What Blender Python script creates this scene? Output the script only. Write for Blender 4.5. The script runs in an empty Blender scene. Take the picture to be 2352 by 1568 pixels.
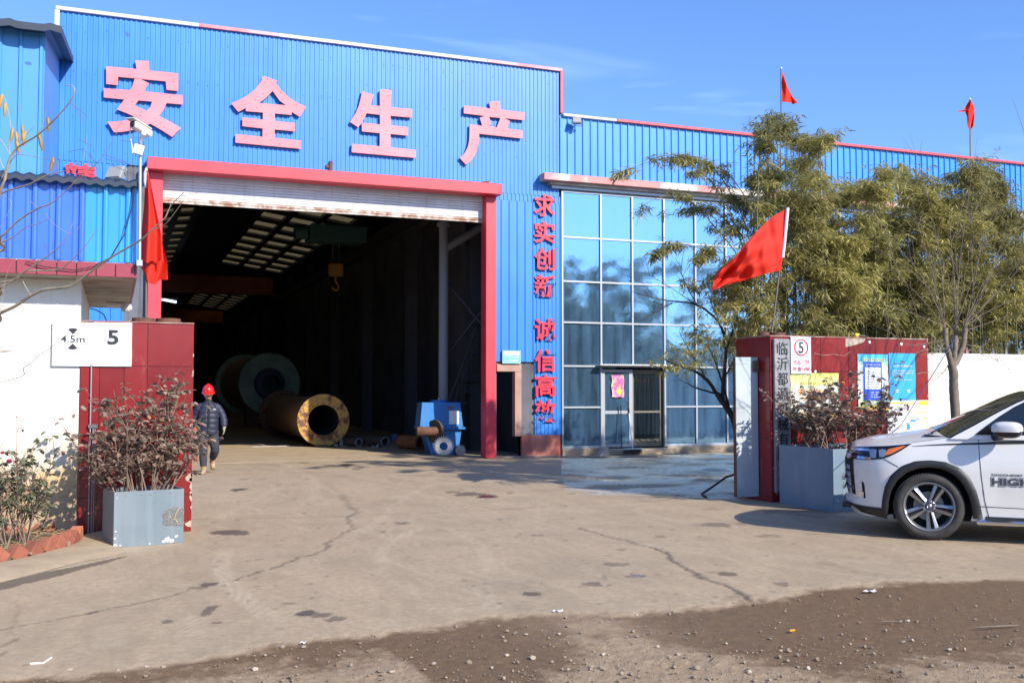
import bpy, bmesh, math, random
import numpy as np
from mathutils import Vector, Matrix
random.seed(7)
rs = np.random.RandomState(11)
SC = bpy.context.scene
COL = SC.collection
# ---------------------------------------------------------------- camera, world, sun, exposure
EYE = 1.6
FPX = 2353.0                      # focal length in pixels of a 2352 px wide picture
YAW = math.radians(21.2); PIT = math.atan(113 / FPX)
cam_d = bpy.data.cameras.new('camera'); cam = bpy.data.objects.new('camera', cam_d); COL.objects.link(cam)
cam_d.sensor_width = 36.0; cam_d.lens = 36.0 * FPX / 2352; cam_d.clip_end = 3000; cam_d.clip_start = 0.05
_cy, _sy, _cp, _sp = math.cos(YAW), math.sin(YAW), math.cos(PIT), math.sin(PIT)
CR = Vector((_cy, -_sy, 0)); CF = Vector((_sy * _cp, _cy * _cp, _sp)); CU = Vector((-_sy * _sp, -_cy * _sp, _cp))
cam.matrix_world = Matrix(((CR.x, CU.x, -CF.x, 0), (CR.y, CU.y, -CF.y, 0), (CR.z, CU.z, -CF.z, EYE), (0, 0, 0, 1)))
SC.camera = cam
SUN_AZ = math.radians(26); SUN_EL = math.radians(32)
to_sun = Vector((math.sin(SUN_AZ) * math.cos(SUN_EL), -math.cos(SUN_AZ) * math.cos(SUN_EL), math.sin(SUN_EL)))
world = bpy.data.worlds.new('World'); SC.world = world; world.use_nodes = True
_n = world.node_tree.nodes; _l = world.node_tree.links; _n.clear()
w_out = _n.new('ShaderNodeOutputWorld'); w_bg = _n.new('ShaderNodeBackground'); w_sky = _n.new('ShaderNodeTexSky')
w_sky.sky_type = 'NISHITA'; w_sky.sun_disc = False; w_sky.sun_elevation = SUN_EL
w_sky.sun_rotation = math.pi - SUN_AZ; w_sky.air_density = 1.0; w_sky.dust_density = 0.6; w_sky.ozone_density = 2.2
w_bg.inputs['Strength'].default_value = 0.15
# a few thin cirrus wisps, mixed into the sky itself
w_tc = _n.new('ShaderNodeTexCoord'); w_map = _n.new('ShaderNodeMapping'); w_map.inputs['Scale'].default_value = (1.6, 1.6, 9.0)
w_map.inputs['Rotation'].default_value = (0.0, 0.16, 0.0)
w_ns = _n.new('ShaderNodeTexNoise'); w_ns.inputs['Scale'].default_value = 2.3; w_ns.inputs['Detail'].default_value = 7; w_ns.inputs['Distortion'].default_value = 0.7
w_rmp = _n.new('ShaderNodeMapRange'); w_rmp.inputs[1].default_value = 0.57; w_rmp.inputs[2].default_value = 0.8; w_rmp.inputs[3].default_value = 0; w_rmp.inputs[4].default_value = 0.35
w_mix = _n.new('ShaderNodeMix'); w_mix.data_type = 'RGBA'; w_mix.inputs[7].default_value = (6.0, 6.6, 7.4, 1)
_l.new(w_tc.outputs['Generated'], w_map.inputs[0]); _l.new(w_map.outputs[0], w_ns.inputs['Vector']); _l.new(w_ns.outputs[0], w_rmp.inputs[0])
_l.new(w_rmp.outputs[0], w_mix.inputs[0]); _l.new(w_sky.outputs[0], w_mix.inputs[6]); w_tint = _n.new('ShaderNodeMix'); w_tint.data_type = 'RGBA'; w_tint.blend_type = 'MULTIPLY'; w_tint.inputs[0].default_value = 1; w_tint.inputs[7].default_value = (.60, .80, 1.16, 1); _l.new(w_mix.outputs[2], w_tint.inputs[6]); _l.new(w_tint.outputs[2], w_bg.inputs[0]); _l.new(w_bg.outputs[0], w_out.inputs[0])
sun_d = bpy.data.lights.new('sun', 'SUN'); sun_d.energy = 4.6; sun_d.angle = math.radians(0.53); sun_d.color = (1.0, 0.93, 0.82)
sun = bpy.data.objects.new('sun', sun_d); COL.objects.link(sun); sun.rotation_euler = (-to_sun).to_track_quat('-Z', 'Y').to_euler(); sun.location = (0, -20, 30)
SC.view_settings.view_transform = 'Standard'; SC.view_settings.look = 'None'; SC.view_settings.gamma = 1; SC.view_settings.use_curve_mapping = False
SC.view_settings.exposure = 0.55
SC.render.engine = 'CYCLES'
try:
    SC.cycles.use_denoising = True; SC.cycles.max_bounces = 8; SC.cycles.transparent_max_bounces = 12
    SC.cycles.caustics_reflective = True; SC.cycles.sample_clamp_indirect = 6
except Exception: pass

# ---------------------------------------------------------------- helpers
def ray(u, v):
    return CF + CR * ((u - 1176) / FPX) + CU * ((784 - v) / FPX)
EP = Vector((0, 0, EYE))
def on_y(u, v, Y):
    d = ray(u, v); return EP + d * (Y / d.y)
def on_z(u, v, Z=0.0):
    d = ray(u, v); return EP + d * ((Z - EYE) / d.z)
def on_plane(u, v, p, n):
    d = ray(u, v); p = Vector(p); n = Vector(n); return EP + d * ((p - EP).dot(n) / d.dot(n))
def on_d(u, v, dist):                    # point at horizontal distance along view direction
    d = ray(u, v); return EP + d * (dist / math.hypot(d.x, d.y))

def setp(o, **k):
    for a, b in k.items(): o[a] = b
def thing(name, label, cat, loc=(0, 0, 0), rz=0.0, group=None):
    o = bpy.data.objects.new(name, None); COL.objects.link(o); o.location = loc; o.rotation_euler = (0, 0, rz)
    o.empty_display_size = .1
    o['label'] = label; o['category'] = cat
    if group: o['group'] = group
    return o
def tag(o, label, cat, group=None):
    o['label'] = label; o['category'] = cat
    if group: o['group'] = group
    return o
def kids(o): return [c for c in bpy.data.objects if c.parent == o]
def copy_tree(o, parent=None, cache=None):
    c = o.copy(); COL.objects.link(c); c.parent = parent
    for ch in kids(o): copy_tree(ch, c)
    return c

class MB:
    """collects shapes, links them as one mesh object"""
    def __init__(s): s.v = []; s.f = []; s.sm = []
    def add(s, vs, fs, smooth=False):
        b = len(s.v); s.v += [tuple(x) for x in vs]
        for f in fs: s.f.append(tuple(b + i for i in f)); s.sm.append(smooth)
        return s
    def box(s, x0, x1, y0, y1, z0, z1, M=None, bev=0.0):
        if bev > 0:
            b = bev
            vs = []; 
            for (sx, sy) in ((0, 0), (1, 0), (1, 1), (0, 1)):
                pass
            xs = (x0, x0 + b, x1 - b, x1); ys = (y0, y0 + b, y1 - b, y1); zs = (z0, z0 + b, z1 - b, z1)
            def P(i, j, k): return (xs[i], ys[j], zs[k])
            q = [[P(1,1,0),P(1,2,0),P(2,2,0),P(2,1,0)],[P(1,1,3),P(2,1,3),P(2,2,3),P(1,2,3)],
                 [P(1,0,1),P(2,0,1),P(2,0,2),P(1,0,2)],[P(1,3,1),P(1,3,2),P(2,3,2),P(2,3,1)],
                 [P(0,1,1),P(0,1,2),P(0,2,2),P(0,2,1)],[P(3,1,1),P(3,2,1),P(3,2,2),P(3,1,2)],
                 [P(1,0,1),P(1,1,0),P(2,1,0),P(2,0,1)],[P(1,3,1),P(2,3,1),P(2,2,0),P(1,2,0)],
                 [P(1,0,2),P(2,0,2),P(2,1,3),P(1,1,3)],[P(1,3,2),P(1,2,3),P(2,2,3),P(2,3,2)],
                 [P(0,1,1),P(0,2,1),P(1,2,0),P(1,1,0)],[P(3,1,1),P(2,1,0),P(2,2,0),P(3,2,1)],
                 [P(0,1,2),P(1,1,3),P(1,2,3),P(0,2,2)],[P(3,1,2),P(3,2,2),P(2,2,3),P(2,1,3)],
                 [P(1,0,1),P(1,0,2),P(0,1,2),P(0,1,1)],[P(2,0,1),P(3,1,1),P(3,1,2),P(2,0,2)],
                 [P(1,3,1),P(0,2,1),P(0,2,2),P(1,3,2)],[P(2,3,1),P(2,3,2),P(3,2,2),P(3,2,1)]]
            for i in (0,1):
                for j in (0,1):
                    for k in (0,1):
                        a = P(0 if i == 0 else 3, 1 if j == 0 else 2, 1 if k == 0 else 2)
                        c = P(1 if i == 0 else 2, 0 if j == 0 else 3, 1 if k == 0 else 2)
                        d = P(1 if i == 0 else 2, 1 if j == 0 else 2, 0 if k == 0 else 3)
                        q.append([a, c, d] if (i + j + k) % 2 == 0 else [a, d, c])
            allv = []; fs = []
            for fc in q:
                fs.append(tuple(range(len(allv), len(allv) + len(fc)))); allv += fc
            if M: allv = [M @ Vector(p) for p in allv]
            return s.add(allv, fs)
        vs = [(x0,y0,z0),(x1,y0,z0),(x1,y1,z0),(x0,y1,z0),(x0,y0,z1),(x1,y0,z1),(x1,y1,z1),(x0,y1,z1)]
        if M: vs = [M @ Vector(p) for p in vs]
        return s.add(vs, [(0,3,2,1),(4,5,6,7),(0,1,5,4),(1,2,6,5),(2,3,7,6),(3,0,4,7)])
    def prism(s, poly, y0, y1, M=None):
        """polygon in xz extruded along y (convex or simple)"""
        n = len(poly); vs = [(x, y0, z) for x, z in poly] + [(x, y1, z) for x, z in poly]
        if M: vs = [M @ Vector(p) for p in vs]
        fs = [tuple(range(n)), tuple(reversed(range(n, 2 * n)))] + [(i, n + i, n + (i + 1) % n, (i + 1) % n) for i in range(n)]
        return s.add(vs, fs)
    def prismz(s, poly, z0, z1):
        n = len(poly); vs = [(x, y, z0) for x, y in poly] + [(x, y, z1) for x, y in poly]
        fs = [tuple(reversed(range(n))), tuple(range(n, 2 * n))] + [(i, (i + 1) % n, n + (i + 1) % n, n + i) for i in range(n)]
        return s.add(vs, fs)
    def tube(s, pts, rad, n=8, cap=True, smooth=True):
        pts = [Vector(p) for p in pts]
        if not hasattr(rad, '__len__'): rad = [rad] * len(pts)
        up = Vector((0.13, 0.21, 0.97)); vs = []; fs = []
        for i, p in enumerate(pts):
            t = (pts[min(i + 1, len(pts) - 1)] - pts[max(i - 1, 0)])
            if t.length < 1e-9: t = Vector((0, 0, 1))
            t.normalize(); a = t.cross(up)
            if a.length < 1e-3: a = t.cross(Vector((1, 0, 0)))
            a.normalize(); b = t.cross(a)
            for k in range(n):
                th = 2 * math.pi * k / n; vs.append(p + (a * math.cos(th) + b * math.sin(th)) * rad[i])
        for i in range(len(pts) - 1):
            for k in range(n):
                k2 = (k + 1) % n; fs.append((i * n + k, i * n + k2, (i + 1) * n + k2, (i + 1) * n + k))
        s.add(vs, fs, smooth)
        if cap:
            s.add(vs[:n], [tuple(range(n))]); s.add(vs[-n:], [tuple(reversed(range(n)))])
        return s
    def rings(s, rings, closed=True, smooth=True, caps=False):
        """rings: lists of equal length of points, skinned"""
        n = len(rings[0]); vs = [p for r in rings for p in r]; fs = []
        for i in range(len(rings) - 1):
            for k in range(n if closed else n - 1):
                k2 = (k + 1) % n; fs.append((i * n + k, i * n + k2, (i + 1) * n + k2, (i + 1) * n + k))
        s.add(vs, fs, smooth)
        if caps: s.add(rings[0], [tuple(reversed(range(n)))]); s.add(rings[-1], [tuple(range(n))])
        return s
    def lathe(s, prof, M=None, n=24, smooth=True):
        """prof: (r, h) along local z"""
        rr = []
        for r, h in prof:
            q = [Vector((r * math.cos(2 * math.pi * k / n), r * math.sin(2 * math.pi * k / n), h)) for k in range(n)]
            rr.append([M @ p for p in q] if M else q)
        return s.rings(rr, smooth=smooth)
    def build(s, name, mat=None, parent=None, kind=None, tagv=None):
        me = bpy.data.meshes.new(name); me.from_pydata(s.v, [], s.f); me.polygons.foreach_set('use_smooth', s.sm)
        me.update(); o = bpy.data.objects.new(name, me); COL.objects.link(o)
        if mat: me.materials.append(mat)
        if parent: o.parent = parent
        if kind: o['kind'] = kind
        if tagv: tag(o, *tagv)
        return o
def inst(o, name=None, loc=None, parent=None, rot=None, scale=None):
    c = o.copy(); COL.objects.link(c)
    if parent: c.parent = parent
    if loc is not None: c.location = loc
    if rot is not None: c.rotation_euler = rot
    if scale is not None: c.scale = scale
    return c
def npmesh(name, V, Fq, mat, parent=None, kind=None, smooth=False):
    """fast mesh from numpy arrays: V (n,3), Fq (m,k)"""
    me = bpy.data.meshes.new(name); V = np.asarray(V, np.float32); Fq = np.asarray(Fq, np.int32); m, k = Fq.shape
    me.vertices.add(len(V)); me.vertices.foreach_set('co', V.ravel()); me.loops.add(m * k); me.loops.foreach_set('vertex_index', Fq.ravel())
    me.polygons.add(m); me.polygons.foreach_set('loop_start', np.arange(0, m * k, k, dtype=np.int32)); me.polygons.foreach_set('loop_total', np.full(m, k, np.int32))
    me.polygons.foreach_set('use_smooth', np.full(m, smooth)); me.update(calc_edges=True); me.validate()
    o = bpy.data.objects.new(name, me); COL.objects.link(o)
    if mat: me.materials.append(mat)
    if parent: o.parent = parent
    if kind: o['kind'] = kind
    return o
def text_mesh(body, size=1.0, extrude=0.01, bold=0.0, align='CENTER', sx=1.0, rot=None, spacing=1.0):
    c = bpy.data.curves.new('text', 'FONT'); c.body = body; c.size = size; c.extrude = extrude; c.offset = bold; c.align_x = align; c.align_y = 'CENTER'
    c.space_character = spacing; c.resolution_u = 4
    o = bpy.data.objects.new('t', c); COL.objects.link(o); bpy.context.view_layer.update()
    me = bpy.data.meshes.new_from_object(o); bpy.data.objects.remove(o)
    xs = [v.co for v in me.vertices]
    if xs:
        cx = (min(v.x for v in xs) + max(v.x for v in xs)) / 2; cyy = (min(v.y for v in xs) + max(v.y for v in xs)) / 2
        for v in me.vertices: v.co = (((v.co.x - cx) if align == 'CENTER' else v.co.x) * sx, -v.co.z, v.co.y - cyy)
    me.materials.clear()
    return me
def fit_text(body, w, h, extrude, bold, mat):
    """mesh of the text centred at origin in the xz plane facing -y, fitted to w x h"""
    me = text_mesh(body, 1.0, extrude, bold)
    X = [v.co.x for v in me.vertices]; Z = [v.co.z for v in me.vertices]
    a = w / max(1e-6, max(X) - min(X)) if w else None; b = h / max(1e-6, max(Z) - min(Z)) if h else a
    if a is None: a = b
    cx = (max(X) + min(X)) / 2; cz = (max(Z) + min(Z)) / 2
    for v in me.vertices: v.co.x = (v.co.x - cx) * a; v.co.z = (v.co.z - cz) * b
    me.materials.append(mat); return me
def curve_plate(outlines, depth, mat, name):
    """outlines: list of [(x,z)...] outer first, then holes; flat plate facing -y with thickness depth"""
    c = bpy.data.curves.new('plate', 'CURVE'); c.dimensions = '2D'; c.fill_mode = 'BOTH'; c.extrude = depth / 2
    for pl in outlines:
        sp = c.splines.new('POLY'); sp.points.add(len(pl) - 1)
        for i, (x, z) in enumerate(pl): sp.points[i].co = (x, z, 0, 1)
        sp.use_cyclic_u = True
    o = bpy.data.objects.new('t', c); COL.objects.link(o); bpy.context.view_layer.update()
    me = bpy.data.meshes.new_from_object(o); bpy.data.objects.remove(o)
    for v in me.vertices: v.co = (v.co.x, -v.co.z, v.co.y)
    me.materials.clear(); me.materials.append(mat)
    ob = bpy.data.objects.new(name, me); COL.objects.link(ob); return ob
def mesh_obj(me, name, parent=None, loc=(0, 0, 0), rot=(0, 0, 0)):
    o = bpy.data.objects.new(name, me); COL.objects.link(o); o.location = loc; o.rotation_euler = rot
    if parent: o.parent = parent
    return o

# ---------------------------------------------------------------- materials
MATS = {}
def _tree(name):
    m = bpy.data.materials.new(name); m.use_nodes = True; nt = m.node_tree; nt.nodes.clear()
    out = nt.nodes.new('ShaderNodeOutputMaterial'); b = nt.nodes.new('ShaderNodeBsdfPrincipled'); nt.links.new(b.outputs[0], out.inputs[0])
    MATS[name] = m
    return m, nt, b, out
def N(nt, t, **k):
    n = nt.nodes.new(t)
    for a, v in k.items():
        if a.startswith('i_'): n.inputs[int(a[2:])].default_value = v
        else: setattr(n, a, v)
    return n
def noise(nt, scale, detail=5, vec=None, rough=0.6, dist=0.0):
    n = nt.nodes.new('ShaderNodeTexNoise'); n.inputs['Scale'].default_value = scale; n.inputs['Detail'].default_value = detail
    n.inputs['Roughness'].default_value = rough; n.inputs['Distortion'].default_value = dist
    if vec is not None: nt.links.new(vec, n.inputs['Vector'])
    return n
def mrange(nt, src, a, b, c=0.0, d=1.0):
    n = nt.nodes.new('ShaderNodeMapRange'); n.inputs[1].default_value = a; n.inputs[2].default_value = b; n.inputs[3].default_value = c; n.inputs[4].default_value = d
    nt.links.new(src, n.inputs[0]); return n.outputs[0]
def mixc(nt, fac, a, b, mode='MIX'):
    n = nt.nodes.new('ShaderNodeMix'); n.data_type = 'RGBA'; n.blend_type = mode
    for s, i in ((a, 6), (b, 7)):
        if isinstance(s, tuple): n.inputs[i].default_value = s if len(s) == 4 else s + (1,)
        else: nt.links.new(s, n.inputs[i])
    if isinstance(fac, (int, float)): n.inputs[0].default_value = fac
    else: nt.links.new(fac, n.inputs[0])
    return n.outputs[2]
def wpos(nt, scale=None):
    g = nt.nodes.new('ShaderNodeNewGeometry')
    if scale is None: return g.outputs['Position']
    m = nt.nodes.new('ShaderNodeMapping'); m.inputs['Scale'].default_value = scale; nt.links.new(g.outputs['Position'], m.inputs[0]); return m.outputs[0]
def mat(name, col, rough=0.6, metal=0.0, col2=None, nscale=6.0, nlo=0.4, nhi=0.7, bump=0.0, bscale=60.0, coat=0.0, spots=None, streak=None, spec=0.5, obj_random=0.0):
    """general surface: two tones by noise in world space, optional chips/rust spots, vertical streaks, bump"""
    m, nt, b, out = _tree(name); P = wpos(nt)
    c = col + (1,)
    if col2:
        n = noise(nt, nscale, 6, P); c = mixc(nt, mrange(nt, n.outputs[0], nlo, nhi), col, col2)
    if streak:      # (colour, amount)
        n = noise(nt, 1.0, 6, wpos(nt, (9, 9, .5))); c = mixc(nt, mrange(nt, n.outputs[0], .52, .75, 0, streak[1]), c, streak[0])
    if spots:       # (colour, scale, threshold)
        n = noise(nt, spots[1], 7, P, .7); c = mixc(nt, mrange(nt, n.outputs[0], spots[2], spots[2] + .03), c, spots[0])
    if obj_random:
        oi = nt.nodes.new('ShaderNodeObjectInfo'); hs = nt.nodes.new('ShaderNodeHueSaturation')
        nt.links.new(mrange(nt, oi.outputs['Random'], 0, 1, 1 - obj_random, 1 + obj_random), hs.inputs['Value'])
        if isinstance(c, tuple): hs.inputs['Color'].default_value = c
        else: nt.links.new(c, hs.inputs['Color'])
        c = hs.outputs[0]
    if isinstance(c, tuple): b.inputs['Base Color'].default_value = c
    else: nt.links.new(c, b.inputs['Base Color'])
    b.inputs['Roughness'].default_value = rough; b.inputs['Metallic'].default_value = metal; b.inputs['Specular IOR Level'].default_value = spec
    if coat: b.inputs['Coat Weight'].default_value = coat; b.inputs['Coat Roughness'].default_value = .05
    if bump:
        n = noise(nt, bscale, 5, P); bp = nt.nodes.new('ShaderNodeBump'); bp.inputs['Strength'].default_value = min(1, bump); bp.inputs['Distance'].default_value = 0.01
        nt.links.new(n.outputs[0], bp.inputs['Height']); nt.links.new(bp.outputs[0], b.inputs['Normal'])
    return m
# ---------------------------------------------------------------- ground
def vnoise(x, y, seed=0):
    xi = np.floor(x).astype(np.int64); yi = np.floor(y).astype(np.int64); xf = x - xi; yf = y - yi
    def h(a, b):
        n = (a * 374761393 + b * 668265263 + seed * 974634777) & 0x7fffffff
        n = ((n ^ (n >> 13)) * 1274126177) & 0x7fffffff
        return ((n ^ (n >> 16)) & 0xffff) / 65535.0
    u = xf * xf * (3 - 2 * xf); v = yf * yf * (3 - 2 * yf)
    return (h(xi, yi) * (1 - u) + h(xi + 1, yi) * u) * (1 - v) + (h(xi, yi + 1) * (1 - u) + h(xi + 1, yi + 1) * u) * v
def fbm(x, y, o=4, seed=0):
    s = 0; a = .5; t = 0
    for i in range(o):
        s = s + a * vnoise(x * 2 ** i, y * 2 ** i, seed + i); t += a; a *= .55
    return s / t
def dpoly(X, Y, pts):
    d = np.full(X.shape, 1e9)
    for (a, b) in zip(pts[:-1], pts[1:]):
        dx, dy = b[0] - a[0], b[1] - a[1]; L = dx * dx + dy * dy + 1e-12
        t = np.clip(((X - a[0]) * dx + (Y - a[1]) * dy) / L, 0, 1)
        d = np.minimum(d, np.hypot(X - a[0] - t * dx, Y - a[1] - t * dy))
    return d
def sstep(a, b, x):
    t = np.clip((x - a) / (b - a), 0, 1); return t * t * (3 - 2 * t)
def gz(L): return [tuple(on_z(u, v)[:2]) for u, v in L]

NR, NC = 470, 860
inv = np.linspace(1 / 3.2, 1 / 33.0, NR); rad = 1 / inv
az = np.radians(np.linspace(-16, 60, NC))
RR, AA = np.meshgrid(rad, az, indexing='ij')
GX = RR * np.sin(AA); GY = RR * np.cos(AA)
n1 = fbm(GX * 1.3, GY * 1.3, 5, 3); n2 = fbm(GX * 6, GY * 6, 4, 9); n3 = fbm(GX * 25, GY * 25, 3, 17); n4 = fbm(GX * .5, GY * .5, 3, 23)
# edge of the concrete: everything nearer is the wet, gravelly verge of the road
edge = gz([(-600, 1600), (0, 1548), (200, 1532), (330, 1520), (480, 1490), (640, 1468), (800, 1452), (1000, 1438), (1200, 1408), (1330, 1405), (1450, 1402), (1560, 1395), (1640, 1385), (1720, 1376), (1780, 1366), (1830, 1345), (1920, 1340), (2010, 1340), (2100, 1332), (2200, 1324), (2352, 1318), (2700, 1300)])
ex = np.array([p[0] for p in edge]); ey = np.array([p[1] for p in edge]); o_ = np.argsort(ex); 
eY = np.interp(GX, ex[o_], ey[o_])
sd = eY - GY + (n1 - .5) * .30 + (n2 - .5) * .22 + (n3 - .5) * .10       # >0 in the verge
dirt = sstep(-.01 - .07 * n1, .15, sd - .03)
# the verge: a band of wet mud along the edge, dry pale grit patches nearer
dryline = gz([(-600, 1760), (0, 1620), (250, 1562), (480, 1535), (640, 1520), (780, 1505), (900, 1498), (1100, 1620), (1200, 1640), (1330, 1480), (1400, 1450), (1500, 1475), (1640, 1505), (1800, 1530), (2000, 1545), (2100, 1510), (2352, 1482), (2700, 1460)])
dx_ = np.array([p[0] for p in dryline]); dy_ = np.array([p[1] for p in dryline]); o2 = np.argsort(dx_)
dY = np.interp(GX, dx_[o2], dy_[o2])
dry = sstep(-.25, .30, dY - GY + (n1 - .5) * .7 + (n2 - .5) * .6 + (n3 - .5) * .5)
wet = dirt * (1 - dry * .93)
# dusty lighter tongue near 1300-1400 px
cx, cyy = on_z(1370, 1440)[:2]; tong = np.exp(-(((GX - cx) / .35) ** 2 + ((GY - cyy) / .55) ** 2)) * (n2 * 1.6)
wet = wet * (1 - np.clip(tong, 0, .9))
stain = np.zeros_like(GX); pud = np.zeros_like(GX); sand = np.zeros_like(GX)
def blob(u, v, ru, rv, st=1.0, pd=0.0, warp=.55):
    global stain, pud
    c = on_z(u, v); d = (c - EP).dot(CF); rx = ru * d / FPX; ry = rv * d * d / (EYE * FPX)
    # axes: camera right / forward on the ground
    ax = Vector((_cy, -_sy)); ay = Vector((_sy, _cy)); S_ = 2.2 * max(rx, ry); W_ = np.nonzero((np.abs(GX - c.x) < S_) & (np.abs(GY - c.y) < S_)); ex_ = GX[W_] - c.x; ey_ = GY[W_] - c.y
    p = (ex_ * ax.x + ey_ * ax.y) / rx; q = (ex_ * ay.x + ey_ * ay.y) / ry
    k = fbm(p * 1.3 + u, q * 1.3 + v, 4, int(u)) - .5; k2 = fbm(p * 4 + u, q * 4, 3, int(v)) - .5
    r = np.hypot(p, q) + k * 2 * warp + k2 * .5
    s = 1 - sstep(.74, 1.02, r); stain[W_] = np.maximum(stain[W_], s * st)
    if pd: pud[W_] = np.maximum(pud[W_], (1 - sstep(.55, .78, r)) * pd)
for b_ in [(527,1222,52,6,.9,.5),(550,1226,22,4,.9,.4),(788,1069,24,5,.9,.3),(820,1076,15,3,.7),(755,1070,12,3,.6),(700,1062,14,2,.5),(548,1124,19,3.4,1,.6),(560,1101,16,1.5,.5),
          (1040,1130,22,3,.7),(1075,1134,36,5,.9,.2),(1118,1140,34,6.5,1,1.0),(1172,1131,10,2.5,.6),(1176,1125,6,1,.4),(920,1201,22,3,.75),(1235,1229,20,3,.55),(1516,1232,14,3,.6),
          (1648,1204,48,5.5,.7),(1700,1203,14,3,.5),(1768,1230,30,4,.5),(1428,1262,15,2,.6),(1515,1262,14,2,.4),(1408,1295,34,6,.65),(1390,1325,8,8,.4),(1461,1322,30,4.5,.75,.8),(1365,1341,24,6,.75),
          (1675,1317,26,6,.85),(1640,1315,28,3,.4),(1797,1341,20,7,.7),(1219,1364,24,6,.95,.1),(1690,1372,28,5,.35),(478,1342,21,6,.95,.4),(450,1350,30,4,.6),(478,1402,20,12,.85),(492,1392,12,4,.7),
          (385,1427,16,5,.75),(495,1429,14,3.5,.7),(662,1385,18,4,.5),(703,1408,26,8,1,.5),(740,1412,34,6,.8,.2),(775,1420,22,6,.75),(760,1423,18,4,.7),(640,1443,14,3,.35),(22,1475,9,12,.5),(8,1500,8,8,.5),
          (640,1253,12,2,.2),(1450,1180,20,2,.3),(1330,1120,60,4,.25),(460,1036,60,2,.3),(960,1285,22,3,.2),(1895,1295,26,4,.25),(2100,1290,60,4,.18),(1310,1190,14,3,.3),
          (1830,1172,90,8,.5),(1870,1182,60,8,.4),(1900,1225,60,3,.2),(600,1100,8,1.5,.3),(1180,1168,40,2,.25),(1000,1220,40,3,.12),(300,1400,90,12,.1),(1640,1168,40,3,.3)]:
    blob(*b_)
for i in range(330):
    u = random.uniform(430, 2352); v = random.uniform(1060, 1400); s_ = random.uniform(1.2, 6); blob(u, v, s_ * 1.6, s_ * .3 * (v - 900) / 300, random.uniform(.2, .6))
# gutter of damp along the left kerb
gut = gz([(-200, 1385), (0, 1345), (60, 1332), (120, 1318), (180, 1304), (230, 1292), (290, 1277)])
dg = dpoly(GX, GY, gut); wg = np.interp(GX, [-2.2, -1.2, -.4, .15], [.3, .24, .13, .02])
stain = np.maximum(stain, (1 - sstep(.75, 1.0, dg / (wg * (.55 + n2 * .9)))) * .9)
crack = np.zeros_like(GX)
def crk(L, w, st=1.0, jit=.03):
    global crack
    P = gz(L); xs_ = [p[0] for p in P]; ys_ = [p[1] for p in P]; W_ = np.nonzero((GX > min(xs_) - .4) & (GX < max(xs_) + .4) & (GY > min(ys_) - .4) & (GY < max(ys_) + .4)); gx, gy = GX[W_], GY[W_]
    d = dpoly(gx + (n2[W_] - .5) * jit * 4 + (n3[W_] - .5) * jit * 2, gy + (fbm(gx * 7 + 40, gy * 7, 3, 5) - .5) * jit * 4, P)
    ww = w * .42 * (.25 + 1.5 * fbm(gx * 2.3, gy * 2.3, 3, 31)); res = RR[W_] ** 2 * (1 / 3.2 - 1 / 33.) / NR; wf = np.maximum(ww, res * .38)
    crack[W_] = np.maximum(crack[W_], (1 - sstep(.4, 1.3, d / wf)) * st * .8 * np.clip(ww / wf + .2, 0, 1))
crk([(786,1135),(796,1150),(800,1162),(826,1175),(797,1188),(803,1200),(812,1212),(783,1226),(757,1243),(747,1262),(700,1278),(640,1298),(590,1313),(540,1331)], .022, 1)
crk([(440,1352),(400,1366),(330,1382),(270,1393),(222,1403),(160,1417),(80,1432),(0,1446),(-80,1460)], .012, 1, .015)
crk([(200,1408),(222,1403)], .05, 1, .01); crk([(540,1331),(440,1352)], .008, .7, .02)
crk([(445,1192),(700,1187),(930,1180),(1100,1172),(1300,1160),(1500,1150),(1690,1143)], .012, .75, .008)
crk([(1330,1213),(1362,1221),(1400,1232),(1440,1243),(1490,1256),(1532,1268),(1548,1292),(1592,1314),(1628,1334),(1680,1348),(1712,1368),(1726,1384)], .036, .9)
crk([(1532,1268),(1548,1292),(1592,1314),(1628,1334),(1680,1348),(1712,1368)], .085, .6)
crk([(1330,1213),(1410,1205),(1500,1199)], .007, .4); crk([(747,1108),(786,1135)], .008, .5); crk([(2225,1244),(2290,1256),(2352,1262)], .012, .6)
crk([(40,1375),(30,1430),(34,1470)], .008, .4); crk([(600,1078),(780,1092),(1000,1130),(1040,1131)], .008, .35)
# tyre tracks: paler dust with tread marks
track = np.zeros_like(GX)
def trk(L, w, st):
    global track
    P = gz(L); xs_ = [p[0] for p in P]; ys_ = [p[1] for p in P]; W_ = np.nonzero((GX > min(xs_) - .4) & (GX < max(xs_) + .4) & (GY > min(ys_) - .4) & (GY < max(ys_) + .4)); gx, gy = GX[W_], GY[W_]
    d = dpoly(gx, gy, P); k = (1 - sstep(.55, 1.1, d / w)); tr = .62 + .38 * np.sin((gx * .8 + gy * 1.1) * 120) * (np.abs(np.sin(d / w * 6)) > .35)
    track[W_] = np.maximum(track[W_], k * st * .5 * tr * sstep(.12, .55, n1[W_]) * (.3 + n2[W_]))
trk([(960,1215),(900,1240),(872,1275),(895,1320),(960,1360),(1060,1400)], .085, .75)
trk([(900,1215),(840,1250),(870,1310),(960,1365)], .03, .4)
trk([(1040,1215),(1100,1250),(1128,1300),(1105,1350),(1130,1395)], .085, .6)
trk([(520,1260),(505,1300),(530,1345),(585,1392),(640,1430)], .1, .8); trk([(448,1420),(440,1460),(455,1500)], .12, .75); trk([(255,1440),(250,1480)], .12, .5)
trk([(640,1120),(560,1160),(500,1190)], .1, .5); trk([(1000,1110),(930,1140),(880,1190),(800,1240)], .09, .4); trk([(1500,1250),(1700,1270),(2000,1290)], .15, .3); trk([(640,1060),(720,1100),(730,1150)], .1, .4)
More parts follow.
